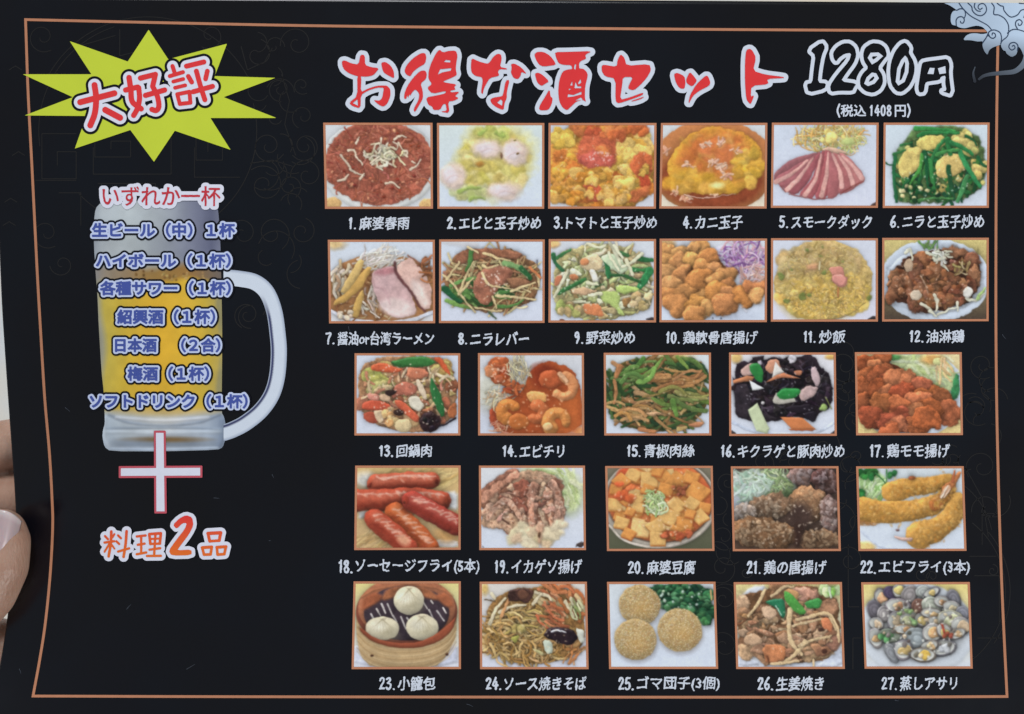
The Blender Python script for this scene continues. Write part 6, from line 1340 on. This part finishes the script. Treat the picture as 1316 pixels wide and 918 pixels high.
# --- corner ornament
def build_ornament():
    z = zmap((1180, 0), 8.346)
    body = round_poly(z([(262, 34), (330, 58), (380, 90), (410, 112), (440, 97), (408, 116), (370, 122), (348, 165), (345, 230), (360, 270), (405, 278), (440, 300), (500, 308), (560, 290), (630, 277), (690, 293), (742, 348), (735, 362), (680, 370), (620, 360), (560, 362), (510, 385), (478, 434), (560, 434), (640, 450), (692, 444), (686, 500), (710, 560), (740, 594), (758, 540), (800, 510), (860, 490), (888, 480), (885, 500), (910, 545), (935, 550), (945, 580), (1000, 617), (1050, 590), (1065, 540), (1072, 500), (1100, 530), (1128, 600), (1180, 700), (1330, 640), (1330, 37), (800, 35)]), 1)
    tail = spline(z([(1165, 600), (1140, 670), (1090, 730), (1020, 772), (900, 786), (780, 798), (700, 818), (650, 852)]), 8)
    leaf = spline(z([(607, 722), (588, 790), (604, 875)]), 6)
    us, vs = grid_for((1208, 3.8, 1338, 112), 2.5, .5)
    sd = np.minimum(seg_sd(poly_segs(body), us, vs, 4), stroke_sd([(tail, 4.2, 1.6), (leaf, .6, 2.0)], us, vs, 4))
    lo = ink((46, 48, 54)); hi = ink((182, 200, 220))
    def colfn(u, v):
        # the print itself fades out along the tail
        x = (u - 1180) * 8.346; y = v * 8.346
        f = np.clip((640 - y) / 260, 0, 1) * .55 + np.clip((900 - y) / 300, 0, 1) * .27 + np.clip((x - 620) / 520, 0, 1) * .18
        f = np.clip(f, 0, 1)[:, None] ** 1.3
        return lo * (1 - f) + hi * f
    orn = field_mesh("corner_ornament", us, vs, -sd, M_ink, menu, 4, colfn)
    orn["label"] = "pale blue cloud ornament in the upper corner"
    L = [[(435, 37), (480, 100), (560, 175), (660, 230), (740, 275), (785, 325)],
         [(530, 37), (570, 75), (580, 120), (620, 160), (670, 172), (710, 150), (730, 110), (720, 65), (690, 42), (650, 55), (640, 85), (660, 105), (685, 90)],
         [(605, 40), (600, 80), (630, 118), (665, 125)], [(785, 37), (812, 80), (808, 155), (860, 165), (920, 200), (960, 260), (968, 320), (955, 390), (900, 440), (880, 475)],
         [(845, 40), (880, 65), (910, 75), (920, 120), (985, 185), (1060, 165), (1100, 115), (1150, 104)],
         [(410, 115), (450, 98), (490, 110), (505, 160), (488, 205)], [(406, 275), (405, 220), (430, 188), (470, 185), (492, 215), (480, 250), (455, 248), (450, 232)],
         [(745, 390), (758, 345), (810, 325), (870, 350), (890, 400), (885, 470)], [(752, 372), (768, 402), (800, 415), (826, 395), (820, 365), (795, 358), (790, 380)], [(690, 460), (725, 410), (748, 360)],
         [(1062, 545), (1065, 490), (1030, 460), (985, 470), (970, 510), (1000, 540), (1035, 520), (1025, 490), (1005, 500)], [(955, 360), (1000, 325), (1060, 320), (1160, 350)],
         [(1060, 310), (1040, 270), (1050, 230), (1085, 215), (1112, 240), (1100, 270), (1075, 275), (1070, 255)], [(1130, 190), (1150, 160), (1190, 170), (1240, 230), (1300, 240)], [(1180, 340), (1230, 300), (1290, 330)], [(1080, 38), (1120, 42), (1180, 36)]]
    us, vs = grid_for((1218, 4.5, 1336, 78), 3.0, 1)
    sd = stroke_sd([(spline(z(l), 7), .72, .6) for l in L], us, vs, 3)
    field_mesh("ornament_lines", us, vs, -sd, M_orn, orn, 5)
build_ornament()

# --- beer mug picture with the list of drinks
def build_mug():
    p = Pic((112, 250, 296, 586), 50); p.W, p.H = 220, 400
    p.dx = (p.x1 - p.x0) / p.W; p.dy = (p.y1 - p.y0) / p.H
    p.xs = p.x0 + (np.arange(p.W) + .5) * p.dx; p.ys = p.y0 + (np.arange(p.H) + .5) * p.dy
    n = 700
    p.fb = sum(smooth_noise(n, n, c_, p.r) * a for c_, a in ((40, .5), (18, .4), (8, .3))); p.broad = p.fb; p.fine = p.fb
    X = p.xs[None, :]; Y = p.ys[:, None]
    t = np.clip((X - 121) / 162, 0, 1)
    def ramp(xs, cs, q): return np.stack([np.interp(q, xs, [c_[k] for c_ in cs]) for k in range(3)], -1)
    foam = ramp([0, .06, .3, .55, .8, .93, 1], [(134, 142, 152), (160, 168, 174), (166, 174, 176), (142, 148, 158), (112, 116, 138), (92, 96, 122), (110, 114, 136)], t + 0 * Y)
    beer = ramp([0, .05, .1, .25, .5, .7, .9, .97, 1], [(122, 120, 108), (150, 146, 122), (192, 168, 62), (206, 172, 48), (214, 166, 40), (214, 170, 44), (196, 164, 50), (186, 160, 70), (150, 140, 92)], t + .02 * np.sin(Y / 19))
    brown = ramp([0, .1, .4, .75, 1], [(130, 128, 128), (146, 130, 110), (138, 106, 64), (140, 100, 50), (104, 92, 84)], t + 0 * Y)
    glass = ramp([0, .08, .3, .6, .9, 1], [(132, 148, 166), (168, 182, 196), (176, 184, 190), (186, 190, 196), (160, 172, 188), (126, 140, 160)], t + 0 * Y)
    wob = 2.5 * np.sin(X / 17) + 3.2 * p.fb[:p.H, :p.W]
    def mix(a, b, y, w): 
        k = np.clip((Y + wob - y) / w + .5, 0, 1)[..., None]
        return a * (1 - k) + b * k
    c = mix(foam, brown, 343, 10); c = mix(c, beer, 362, 7)
    k = np.clip((Y - 527) / 5 + .5, 0, 1)[..., None] * np.ones_like(t)[..., None]
    c = c * (1 - k) + glass * k
    p.c = c * (1 + .05 * p.fb[:p.H, :p.W, None])
    p.ell(208, 440, 36, 70, (226, 168, 36), soft=50, shd=0, sh=0, op=.45)
    p.ell(165, 275, 50, 20, (176, 184, 188), soft=26, shd=0, sh=0, op=.6); p.ell(150, 320, 26, 16, (170, 176, 180), soft=20, shd=0, sh=0, op=.5)
    p.ell(210, 528, 72, 6, (196, 158, 72), soft=6, shd=0, sh=0, op=.7)
    p.st([(140, 533), (165, 543), (210, 547), (255, 543), (282, 533)], 3, (112, 124, 142), shd=0, soft=4, op=.7); p.st([(150, 537), (210, 541), (268, 537)], 4, (206, 208, 214), shd=0, soft=4, op=.7)
    p.st([(134, 551), (180, 550), (250, 550), (288, 552)], 3, (120, 134, 152), shd=0, soft=3.5, op=.7); p.st([(136, 555), (210, 556), (286, 555)], 5, (190, 200, 210), shd=0, soft=5, op=.6)
    p.ell(212, 570, 62, 9, (106, 116, 130), soft=8, shd=0, sh=0, op=.85); p.ell(214, 565, 42, 3.2, (120, 88, 46), soft=4, shd=0, sh=0, op=.9); p.ell(170, 572, 24, 5, (130, 142, 158), soft=7, shd=0, sh=0, op=.7); p.ell(215, 577, 60, 2.4, (180, 190, 204), soft=4, shd=0, sh=0, op=.7)
    p.st([(135, 538), (134, 560), (140, 575)], 5, (186, 196, 208), shd=0, soft=5, op=.7); p.st([(286, 540), (287, 560), (282, 573)], 6, (112, 126, 150), shd=0, soft=6, op=.8); p.st([(142, 577.5), (210, 578.5), (280, 576)], 3, (158, 172, 190), shd=0, soft=3, op=.9)
    p.blobs(30, (215, 355, 55, 8), (.8, 1.8), [(176, 140, 80), (110, 76, 36)], irr=.3, shd=0, bev=1, soft=1.5)
    C = ink(p.done())
    def colfn(u, v):
        x = np.clip((u - p.x0) / p.dx - .5, 0, p.W - 1.01); y = np.clip((v - p.y0) / p.dy - .5, 0, p.H - 1.01)
        xi = x.astype(int); yi = y.astype(int); fx = (x - xi)[:, None]; fy = (y - yi)[:, None]
        return (C[yi, xi] * (1 - fx) + C[yi, xi + 1] * fx) * (1 - fy) + (C[yi + 1, xi] * (1 - fx) + C[yi + 1, xi + 1] * fx) * fy
    out = round_poly([(121, 284), (123, 268), (130, 260.5), (142, 258.5), (262, 258.5), (274, 261), (280, 268), (281.5, 280), (283.5, 314), (285, 382), (285.8, 426), (285.4, 488), (284.8, 530), (288.6, 537), (291, 552), (289.8, 565), (286.5, 575), (280, 578.2), (210, 580.2), (142, 580), (134.5, 574.5), (131.8, 562), (132.4, 553), (135, 545), (134.6, 530), (133.6, 504), (130.8, 479), (127, 418), (125.6, 382), (123, 350), (120.8, 314)], 1)
    us, vs = grid_for((116, 254, 296, 584), 1.7, 1)
    mug = field_mesh("beer_mug_picture", us, vs, -seg_sd(poly_segs(out), us, vs, 4), M_ink, menu, 3, colfn)
    mug["label"] = "picture of a frosted mug of yellow beer"
    cen = spline([(287, 356.5), (308, 358.5), (328, 363), (343, 376), (352.5, 400), (357, 430), (358.5, 455), (356, 485), (349, 508), (335, 528), (316, 543.5), (300, 552), (289, 556)], 8)
    us, vs = grid_for((286, 342, 372, 570), 2.2, 1)
    sd = stroke_sd([(cen, 10.2, 10.4)], us, vs, 4)
    sd = np.maximum(sd, 287.5 - us[None, :] + 0 * sd)
    hi = ink((199, 207, 219)); md = ink((160, 170, 188)); dk = ink((62, 66, 100))
    def hcol(u, v):
        d = np.hypot(u[:, None] - cen[None, :, 0], v[:, None] - cen[None, :, 1])
        q = d.argmin(1); r = d[np.arange(len(u)), q]
        cx, cy = cen[q, 0], cen[q, 1]
        inner = ((u - cx) * (250 - cx) + (v - cy) * (455 - cy)) > 0
        s_ = np.where(inner, r, -r) / 10.3
        f = np.clip((s_ + .95) / .35, 0, 1)[:, None]
        c_ = md * (1 - f) + hi * f
        g = (np.clip((s_ - .48) / .22, 0, 1) * np.clip((v - 378) / 30, 0, 1))[:, None]
        c_ = c_ * (1 - g) + dk * g
        h = (np.clip((s_ - .84) / .1, 0, 1) * np.clip((v - 378) / 30, 0, 1))[:, None]
        return c_ * (1 - h) + md * h
    field_mesh("mug_handle", us, vs, -sd, M_ink, mug, 4, hcol)
    us, vs, sd = text_field("いずれか一杯", (132.5, 240, 283.5, 265), 3.0, 8)
    n_ = smooth_noise(*sd.shape, 9) * .25
    d = field_mesh("drink_heading", us, vs, .28 - sd + n_, M_dred, menu, 7)
    field_mesh("heading_outline", us, vs, 4.9 - sd, M_pale, d, 6)
    for body, box in (("生ビール（中）１杯", (119.5, 287.2, 301.8, 305)), ("ハイボール（１杯）", (124.4, 326.4, 296.4, 344)), ("各種サワー（１杯）", (129.7, 361.8, 296.4, 379.4)), ("紹興酒（１杯）", (151.8, 398.4, 276.3, 416.4)), ("日本酒　（２合）", (149, 435.2, 283, 452.4)), ("梅酒（１杯）", (165, 471.6, 268.6, 489.2)), ("ソフトドリンク（１杯）", (116.5, 507, 318, 524.6))):
        us, vs, sd = text_field(body, box, 3.0, 8)
        d = field_mesh("drink_line", us, vs, .75 - sd, M_blue, menu, 8)
        field_mesh("lettering_outline", us, vs, 3.2 - sd, M_lav, d, 7)
        field_mesh("lettering_shadow", us, vs, 5.6 - sd, M_black, d, 5)
build_mug()

# --- plus sign and the "two dishes" line
def build_plus():
    z = zmap((100, 540), 4.591)
    us, vs = grid_for((150, 550, 264, 664), 3.0, 1)
    def bars(g):
        return shape_field(us, vs, [z([(450 + g, 62 + g), (521 - g, 62 + g), (527 - g, 551 - g), (453 + g, 551 - g)]), z([(243 + g, 271 + g), (737 - g, 268 + g), (737 - g, 340 - g), (243 + g, 342 - g)])], band=5)
    o = field_mesh("plus_sign", us, vs, 1.2 - bars(6), M_plusred, menu, 6)
    field_mesh("plus_filling", us, vs, -bars(13), M_pale, o, 7)
    def S_(pts, r): return (spline(z(pts), 6), r / 4.591, r / 4.591)
    st = [S_([(200, 657), (196, 730), (184, 803)], 8), S_([(160, 722), (216, 714)], 7), S_([(163, 684), (180, 702)], 7), S_([(218, 672), (206, 692)], 6), S_([(188, 730), (160, 776)], 6), S_([(202, 735), (218, 757)], 6),
          S_([(240, 680), (256, 696)], 7), S_([(230, 715), (246, 730)], 7), S_([(290, 655), (284, 730), (272, 806)], 8), S_([(240, 775), (305, 756)], 7),
          S_([(350, 686), (402, 680)], 7), S_([(356, 735), (396, 728)], 7), S_([(350, 791), (406, 780)], 7), S_([(376, 688), (376, 782)], 7),
          S_([(424, 672), (492, 667)], 8), S_([(492, 667), (486, 728)], 8), S_([(424, 672), (430, 730)], 8), S_([(430, 730), (486, 728)], 7), S_([(430, 701), (488, 698)], 6), S_([(460, 672), (452, 800)], 7), S_([(425, 764), (488, 755)], 7), S_([(410, 801), (492, 800)], 7),
          S_([(770, 668), (845, 664)], 10), S_([(845, 664), (836, 710)], 9), S_([(770, 668), (780, 714)], 9), S_([(780, 714), (836, 710)], 8),
          S_([(736, 752), (792, 748)], 9), S_([(792, 748), (785, 792)], 8), S_([(736, 752), (746, 792)], 8), S_([(746, 793), (785, 792)], 8), S_([(822, 750), (876, 746)], 9), S_([(876, 746), (866, 790)], 8), S_([(822, 750), (826, 792)], 8), S_([(826, 793), (866, 790)], 8)]
    two = round_poly(z([(563, 618), (600, 580), (640, 560), (677, 573), (684, 620), (660, 670), (600, 750), (588, 768), (672, 763), (674, 796), (555, 799), (538, 770), (580, 710), (635, 640), (645, 607), (620, 607), (585, 642)]), 1)
    us, vs = grid_for((128, 658, 297, 724), 3.0, 3)
    sd = np.minimum(stroke_sd(st, us, vs, 7), seg_sd(poly_segs(two), us, vs, 7))
    a, b = ink((214, 58, 58)), ink((216, 106, 46))
    def cf(u, v):
        f = np.clip((v - 662) / 50, 0, 1)[:, None]
        return a * (1 - f) + b * f
    t = field_mesh("course_lettering", us, vs, -sd, M_ink, menu, 7, cf)
    field_mesh("lettering_outline", us, vs, 4.6 - sd, M_pale, t, 6)
build_plus()

# --- dish pictures, each with its frame and caption
def build_dishes():
    for k, (fn, q, text, box, desc) in enumerate(DISHES):
        p = fn(); C = p.done()
        q = np.array(q, float).reshape(4, 2)
        def at(s_, t_):
            s_ = np.asarray(s_)[..., None]; t_ = np.asarray(t_)[..., None]
            return (q[0] * (1 - s_) + q[1] * s_) * (1 - t_) + (q[3] * (1 - s_) + q[2] * s_) * t_
        H, W = C.shape[:2]
        fw = 2.7 / 138; fh = 2.7 / 109
        i0, i1 = int(fw * W), int((1 - fw) * W) + 1; j0, j1 = int(fh * H), int((1 - fh) * H) + 1
        Cc = C[j0:j1, i0:i1]
        s_ = np.linspace(fw, 1 - fw, i1 - i0); t_ = np.linspace(fh, 1 - fh, j1 - j0)
        Sg, Tg = np.meshgrid(s_, t_)
        P = at(Sg, Tg)
        v = on_sheet(P[..., 0], P[..., 1], 3).reshape(-1, 3)
        n = np.arange((j1 - j0) * (i1 - i0)).reshape(j1 - j0, i1 - i0)
        f = np.stack([n[:-1, :-1].ravel(), n[1:, :-1].ravel(), n[1:, 1:].ravel(), n[:-1, 1:].ravel()], 1)
        pic = fast_mesh("dish_picture", v, [f], M_ink, menu, ink(Cc.reshape(-1, 3)))
        pic["label"] = desc
        # frame
        m = 24
        e = np.linspace(0, 1, m + 1)[:-1]
        def loop(a, b):
            ss = np.concatenate([a + (1 - 2 * a) * e, np.full(m, 1 - a), 1 - a - (1 - 2 * a) * e, np.full(m, a)])
            tt = np.concatenate([np.full(m, b), b + (1 - 2 * b) * e, np.full(m, 1 - b), 1 - b - (1 - 2 * b) * e])
            return at(ss, tt)
        o = loop(0, 0); i = loop(fw * 1.05, fh * 1.05)
        vv = np.concatenate([on_sheet(o[:, 0], o[:, 1], 4), on_sheet(i[:, 0], i[:, 1], 4)])
        a = np.arange(4 * m); b = np.roll(a, -1)
        fast_mesh("picture_frame", vv, [np.stack([a, a + 4 * m, b + 4 * m, b], 1)], M_frame, pic)
        # caption: heavy brush-like lettering
        us, vs, sd = numbered_field(text, box, 3.5, 3)
        nz = smooth_noise(*sd.shape, 5) * .36 + smooth_noise(*sd.shape, 14) * .26
        field_mesh("caption", us, vs, .36 - sd + nz, M_cap, pic, 4)
build_dishes()

# ------------------------------------------------------------------ the hand that holds the menu
def skin_material():
    m = bpy.data.materials.new("skin"); m.use_nodes = True
    nt = m.node_tree; b = nt.nodes["Principled BSDF"]
    b.inputs["Roughness"].default_value = 0.42
    b.inputs["Subsurface Weight"].default_value = 0.25
    b.inputs["Subsurface Radius"].default_value = (1.0, 0.35, 0.2)
    b.inputs["Subsurface Scale"].default_value = 0.004
    tc = nt.nodes.new("ShaderNodeTexCoord")
    n = nt.nodes.new("ShaderNodeTexNoise"); n.inputs["Scale"].default_value = 55.0; n.inputs["Detail"].default_value = 5
    nt.links.new(tc.outputs["Object"], n.inputs["Vector"])
    cr = nt.nodes.new("ShaderNodeValToRGB"); e = cr.color_ramp.elements
    e[0].position = .3; e[0].color = (0.35, 0.195, 0.135, 1)
    e[1].position = .7; e[1].color = (0.50, 0.32, 0.24, 1)
    nt.links.new(n.outputs["Fac"], cr.inputs["Fac"]); nt.links.new(cr.outputs["Color"], b.inputs["Base Color"])
    w = nt.nodes.new("ShaderNodeTexNoise"); w.inputs["Scale"].default_value = 900.0; w.inputs["Detail"].default_value = 4
    mp = nt.nodes.new("ShaderNodeMapping"); mp.inputs["Scale"].default_value = (1.0, .35, 1.0)
    nt.links.new(tc.outputs["Object"], mp.inputs["Vector"]); nt.links.new(mp.outputs["Vector"], w.inputs["Vector"])
    bp = nt.nodes.new("ShaderNodeBump"); bp.inputs["Strength"].default_value = 0.45; bp.inputs["Distance"].default_value = 0.0008
    nt.links.new(w.outputs["Fac"], bp.inputs["Height"]); nt.links.new(bp.outputs["Normal"], b.inputs["Normal"])
    return m
def nail_material():
    m = bpy.data.materials.new("nail"); m.use_nodes = True
    nt = m.node_tree; b = nt.nodes["Principled BSDF"]
    b.inputs["Roughness"].default_value = 0.28
    b.inputs["Subsurface Weight"].default_value = 0.2; b.inputs["Subsurface Scale"].default_value = 0.002
    tc = nt.nodes.new("ShaderNodeTexCoord")
    n = nt.nodes.new("ShaderNodeTexNoise"); n.inputs["Scale"].default_value = 60.0
    nt.links.new(tc.outputs["Object"], n.inputs["Vector"])
    cr = nt.nodes.new("ShaderNodeValToRGB"); e = cr.color_ramp.elements
    e[0].color = (0.47, 0.345, 0.345, 1); e[1].color = (0.52, 0.41, 0.43, 1)
    nt.links.new(n.outputs["Fac"], cr.inputs["Fac"])
    at = nt.nodes.new("ShaderNodeAttribute"); at.attribute_name = "ink"
    mx = nt.nodes.new("ShaderNodeMix"); mx.data_type = 'RGBA'; mx.inputs[7].default_value = (0.63, 0.55, 0.54, 1)
    nt.links.new(at.outputs["Fac"], mx.inputs["Factor"]); nt.links.new(cr.outputs["Color"], mx.inputs[6])
    nt.links.new(mx.outputs[2], b.inputs["Base Color"])
    return m

def capsule_chain(bm, pts, n=20):
    """pts: list of (position Vector, radius); spheres joined by cones"""
    for p, r in pts:
        bmesh.ops.create_uvsphere(bm, u_segments=n, v_segments=12, radius=r, matrix=__import__('mathutils').Matrix.Translation(p))
    for (p, r), (q, s_) in zip(pts, pts[1:]):
        d = q - p; L = d.length
        rot = d.to_track_quat('Z', 'Y').to_matrix().to_4x4()
        mat = __import__('mathutils').Matrix.Translation((p + q) / 2) @ rot
        bmesh.ops.create_cone(bm, cap_ends=True, segments=n, radius1=r, radius2=s_, depth=L, matrix=mat)

def build_hand():
    def V(u, v, z, r):
        return (Vector(unproject(u, v, z).tolist()), r * S)
    def under(u, v, r, gap=2.0):
        return float(sheet_z(max(u, 0), v)) - r * 1.12 - gap - 9.0
    bm = bmesh.new()
    zs = float(sheet_z(10, 700))
    capsule_chain(bm, [V(-150, 905, -150, 46), V(-92, 850, -100, 41), V(-52, 806, zs + 24, 36), V(-17, 762, zs + 34, 38.5), V(-1, 728, zs + 35, 37.5), V(4, 697, zs + 33, 35), V(2, 686, zs + 32, 33.0)])
    # fingers behind the sheet, bent at the knuckles
    def finger(mcp, pip, dip, tip, r):
        a, b_, c_, d_ = mcp, pip, dip, tip
        capsule_chain(bm, [V(a[0], a[1], a[2], r * 1.25), V(b_[0], b_[1], under(b_[0], b_[1], r * 1.12, 4), r * 1.12), V(c_[0], c_[1], under(c_[0], c_[1], r, 1), r), V(d_[0], d_[1], under(d_[0], d_[1], r * .86, .5), r * .86)])
    finger((-185, 655, -190), (-75, 590, 0), (12, 571, 0), (72, 562, 0), 35)
    finger((-200, 720, -200), (-85, 652, 0), (14, 640, 0), (86, 636, 0), 35)
    finger((-205, 785, -205), (-90, 722, 0), (10, 712, 0), (80, 710, 0), 34)
    finger((-200, 845, -195), (-105, 812, 0), (-25, 832, 0), (30, 838, 0), 44)
    # palm, heel and forearm
    for a, b_ in (((-185, 655, -190, 46), (-270, 840, -200, 60)), ((-200, 720, -200, 48), (-280, 860, -205, 62)), ((-205, 785, -205, 48), (-290, 890, -205, 62)), ((-200, 845, -195, 44), (-270, 930, -195, 60)), ((-150, 905, -150, 46), (-280, 930, -190, 64)), ((-270, 840, -200, 60), (-360, 960, -200, 68))):
        capsule_chain(bm, [V(*a), V(*b_)])
    capsule_chain(bm, [V(-270, 900, -200, 78), V(-370, 985, -200, 74), V(-480, 1090, -205, 80), V(-700, 1300, -215, 105)])
    me = bpy.data.meshes.new("hand"); bm.to_mesh(me); bm.free()
    tmp = bpy.data.objects.new("person", me); col_main.objects.link(tmp)
    r = tmp.modifiers.new("remesh", 'REMESH'); r.mode = 'VOXEL'; r.voxel_size = 0.0011; r.use_smooth_shade = True
    s_ = tmp.modifiers.new("smooth", 'SMOOTH'); s_.factor = 0.5; s_.iterations = 14
    bpy.context.view_layer.update()
    dg = bpy.context.evaluated_depsgraph_get()
    out = bpy.data.meshes.new_from_object(tmp.evaluated_get(dg))
    bpy.data.objects.remove(tmp); bpy.data.meshes.remove(me)
    out.name = "hand"
    out.polygons.foreach_set("use_smooth", np.ones(len(out.polygons), bool))
    out.materials.clear(); out.materials.append(skin_material())
    o = link("person", out)
    o["label"] = "bare hand of a person pinching the menu's edge, thumb on top and fingers behind"
    o["category"] = "person"
    # the thumb nail, a curved plate set into the top of the thumb
    n1, n2 = 22, 26
    a = np.linspace(-1, 1, n1); t = np.linspace(0, 1, n2)
    Aa, Tt = np.meshgrid(a, t)
    base = np.array([-12.0, 728.0]); tip = np.array([4.0, 662.0]); ax = (tip - base); L = np.hypot(*ax); ax /= L; px = np.array([-ax[1], ax[0]])
    half = 24.5 * (0.82 + .18 * np.sin(np.clip(Tt * 2.4, 0, 1.57))) * np.sqrt(np.clip(1 - np.clip((.16 - Tt) / .16, 0, 1) ** 2 * .55, 0, 1))
    tt = Tt + (-.10 * (1 - Aa ** 2)) * np.clip((.4 - Tt) / .4, 0, 1) + (.085 * (1 - Aa ** 2)) * np.clip((Tt - .6) / .4, 0, 1) - .04 * Aa ** 2 * Tt
    U = base[0] + ax[0] * tt * L + px[0] * half * Aa
    Vv = base[1] + ax[1] * tt * L + px[1] * half * Aa
    Z = zs + 68.2 - 17.5 * Aa ** 2 - 8.5 * np.clip(Tt - .25, 0, 1) ** 2 - 2.2 * np.clip((.12 - Tt) / .12, 0, 1)
    P = unproject(U, Vv, Z).reshape(-1, 3)
    i = np.arange(n1 * n2).reshape(n2, n1)
    f = np.stack([i[:-1, :-1].ravel(), i[:-1, 1:].ravel(), i[1:, 1:].ravel(), i[1:, :-1].ravel()], 1)
    Q = P.copy(); Q[:, 2] -= 0.0009
    n = len(P)
    ring = np.concatenate([i[0, :-1], i[:-1, -1], i[-1, :0:-1], i[:0:-1, 0]]); nx = np.roll(ring, -1)
    edge = np.clip((Tt - .88) / .10, 0, 1).ravel()
    cc = np.repeat(np.concatenate([edge, edge])[:, None], 3, 1)
    fast_mesh("thumbnail", np.concatenate([P, Q]), [f, f[:, ::-1] + n, np.stack([ring, nx, nx + n, ring + n], 1)[:, ::-1]], nail_material(), o, cc)
build_hand()
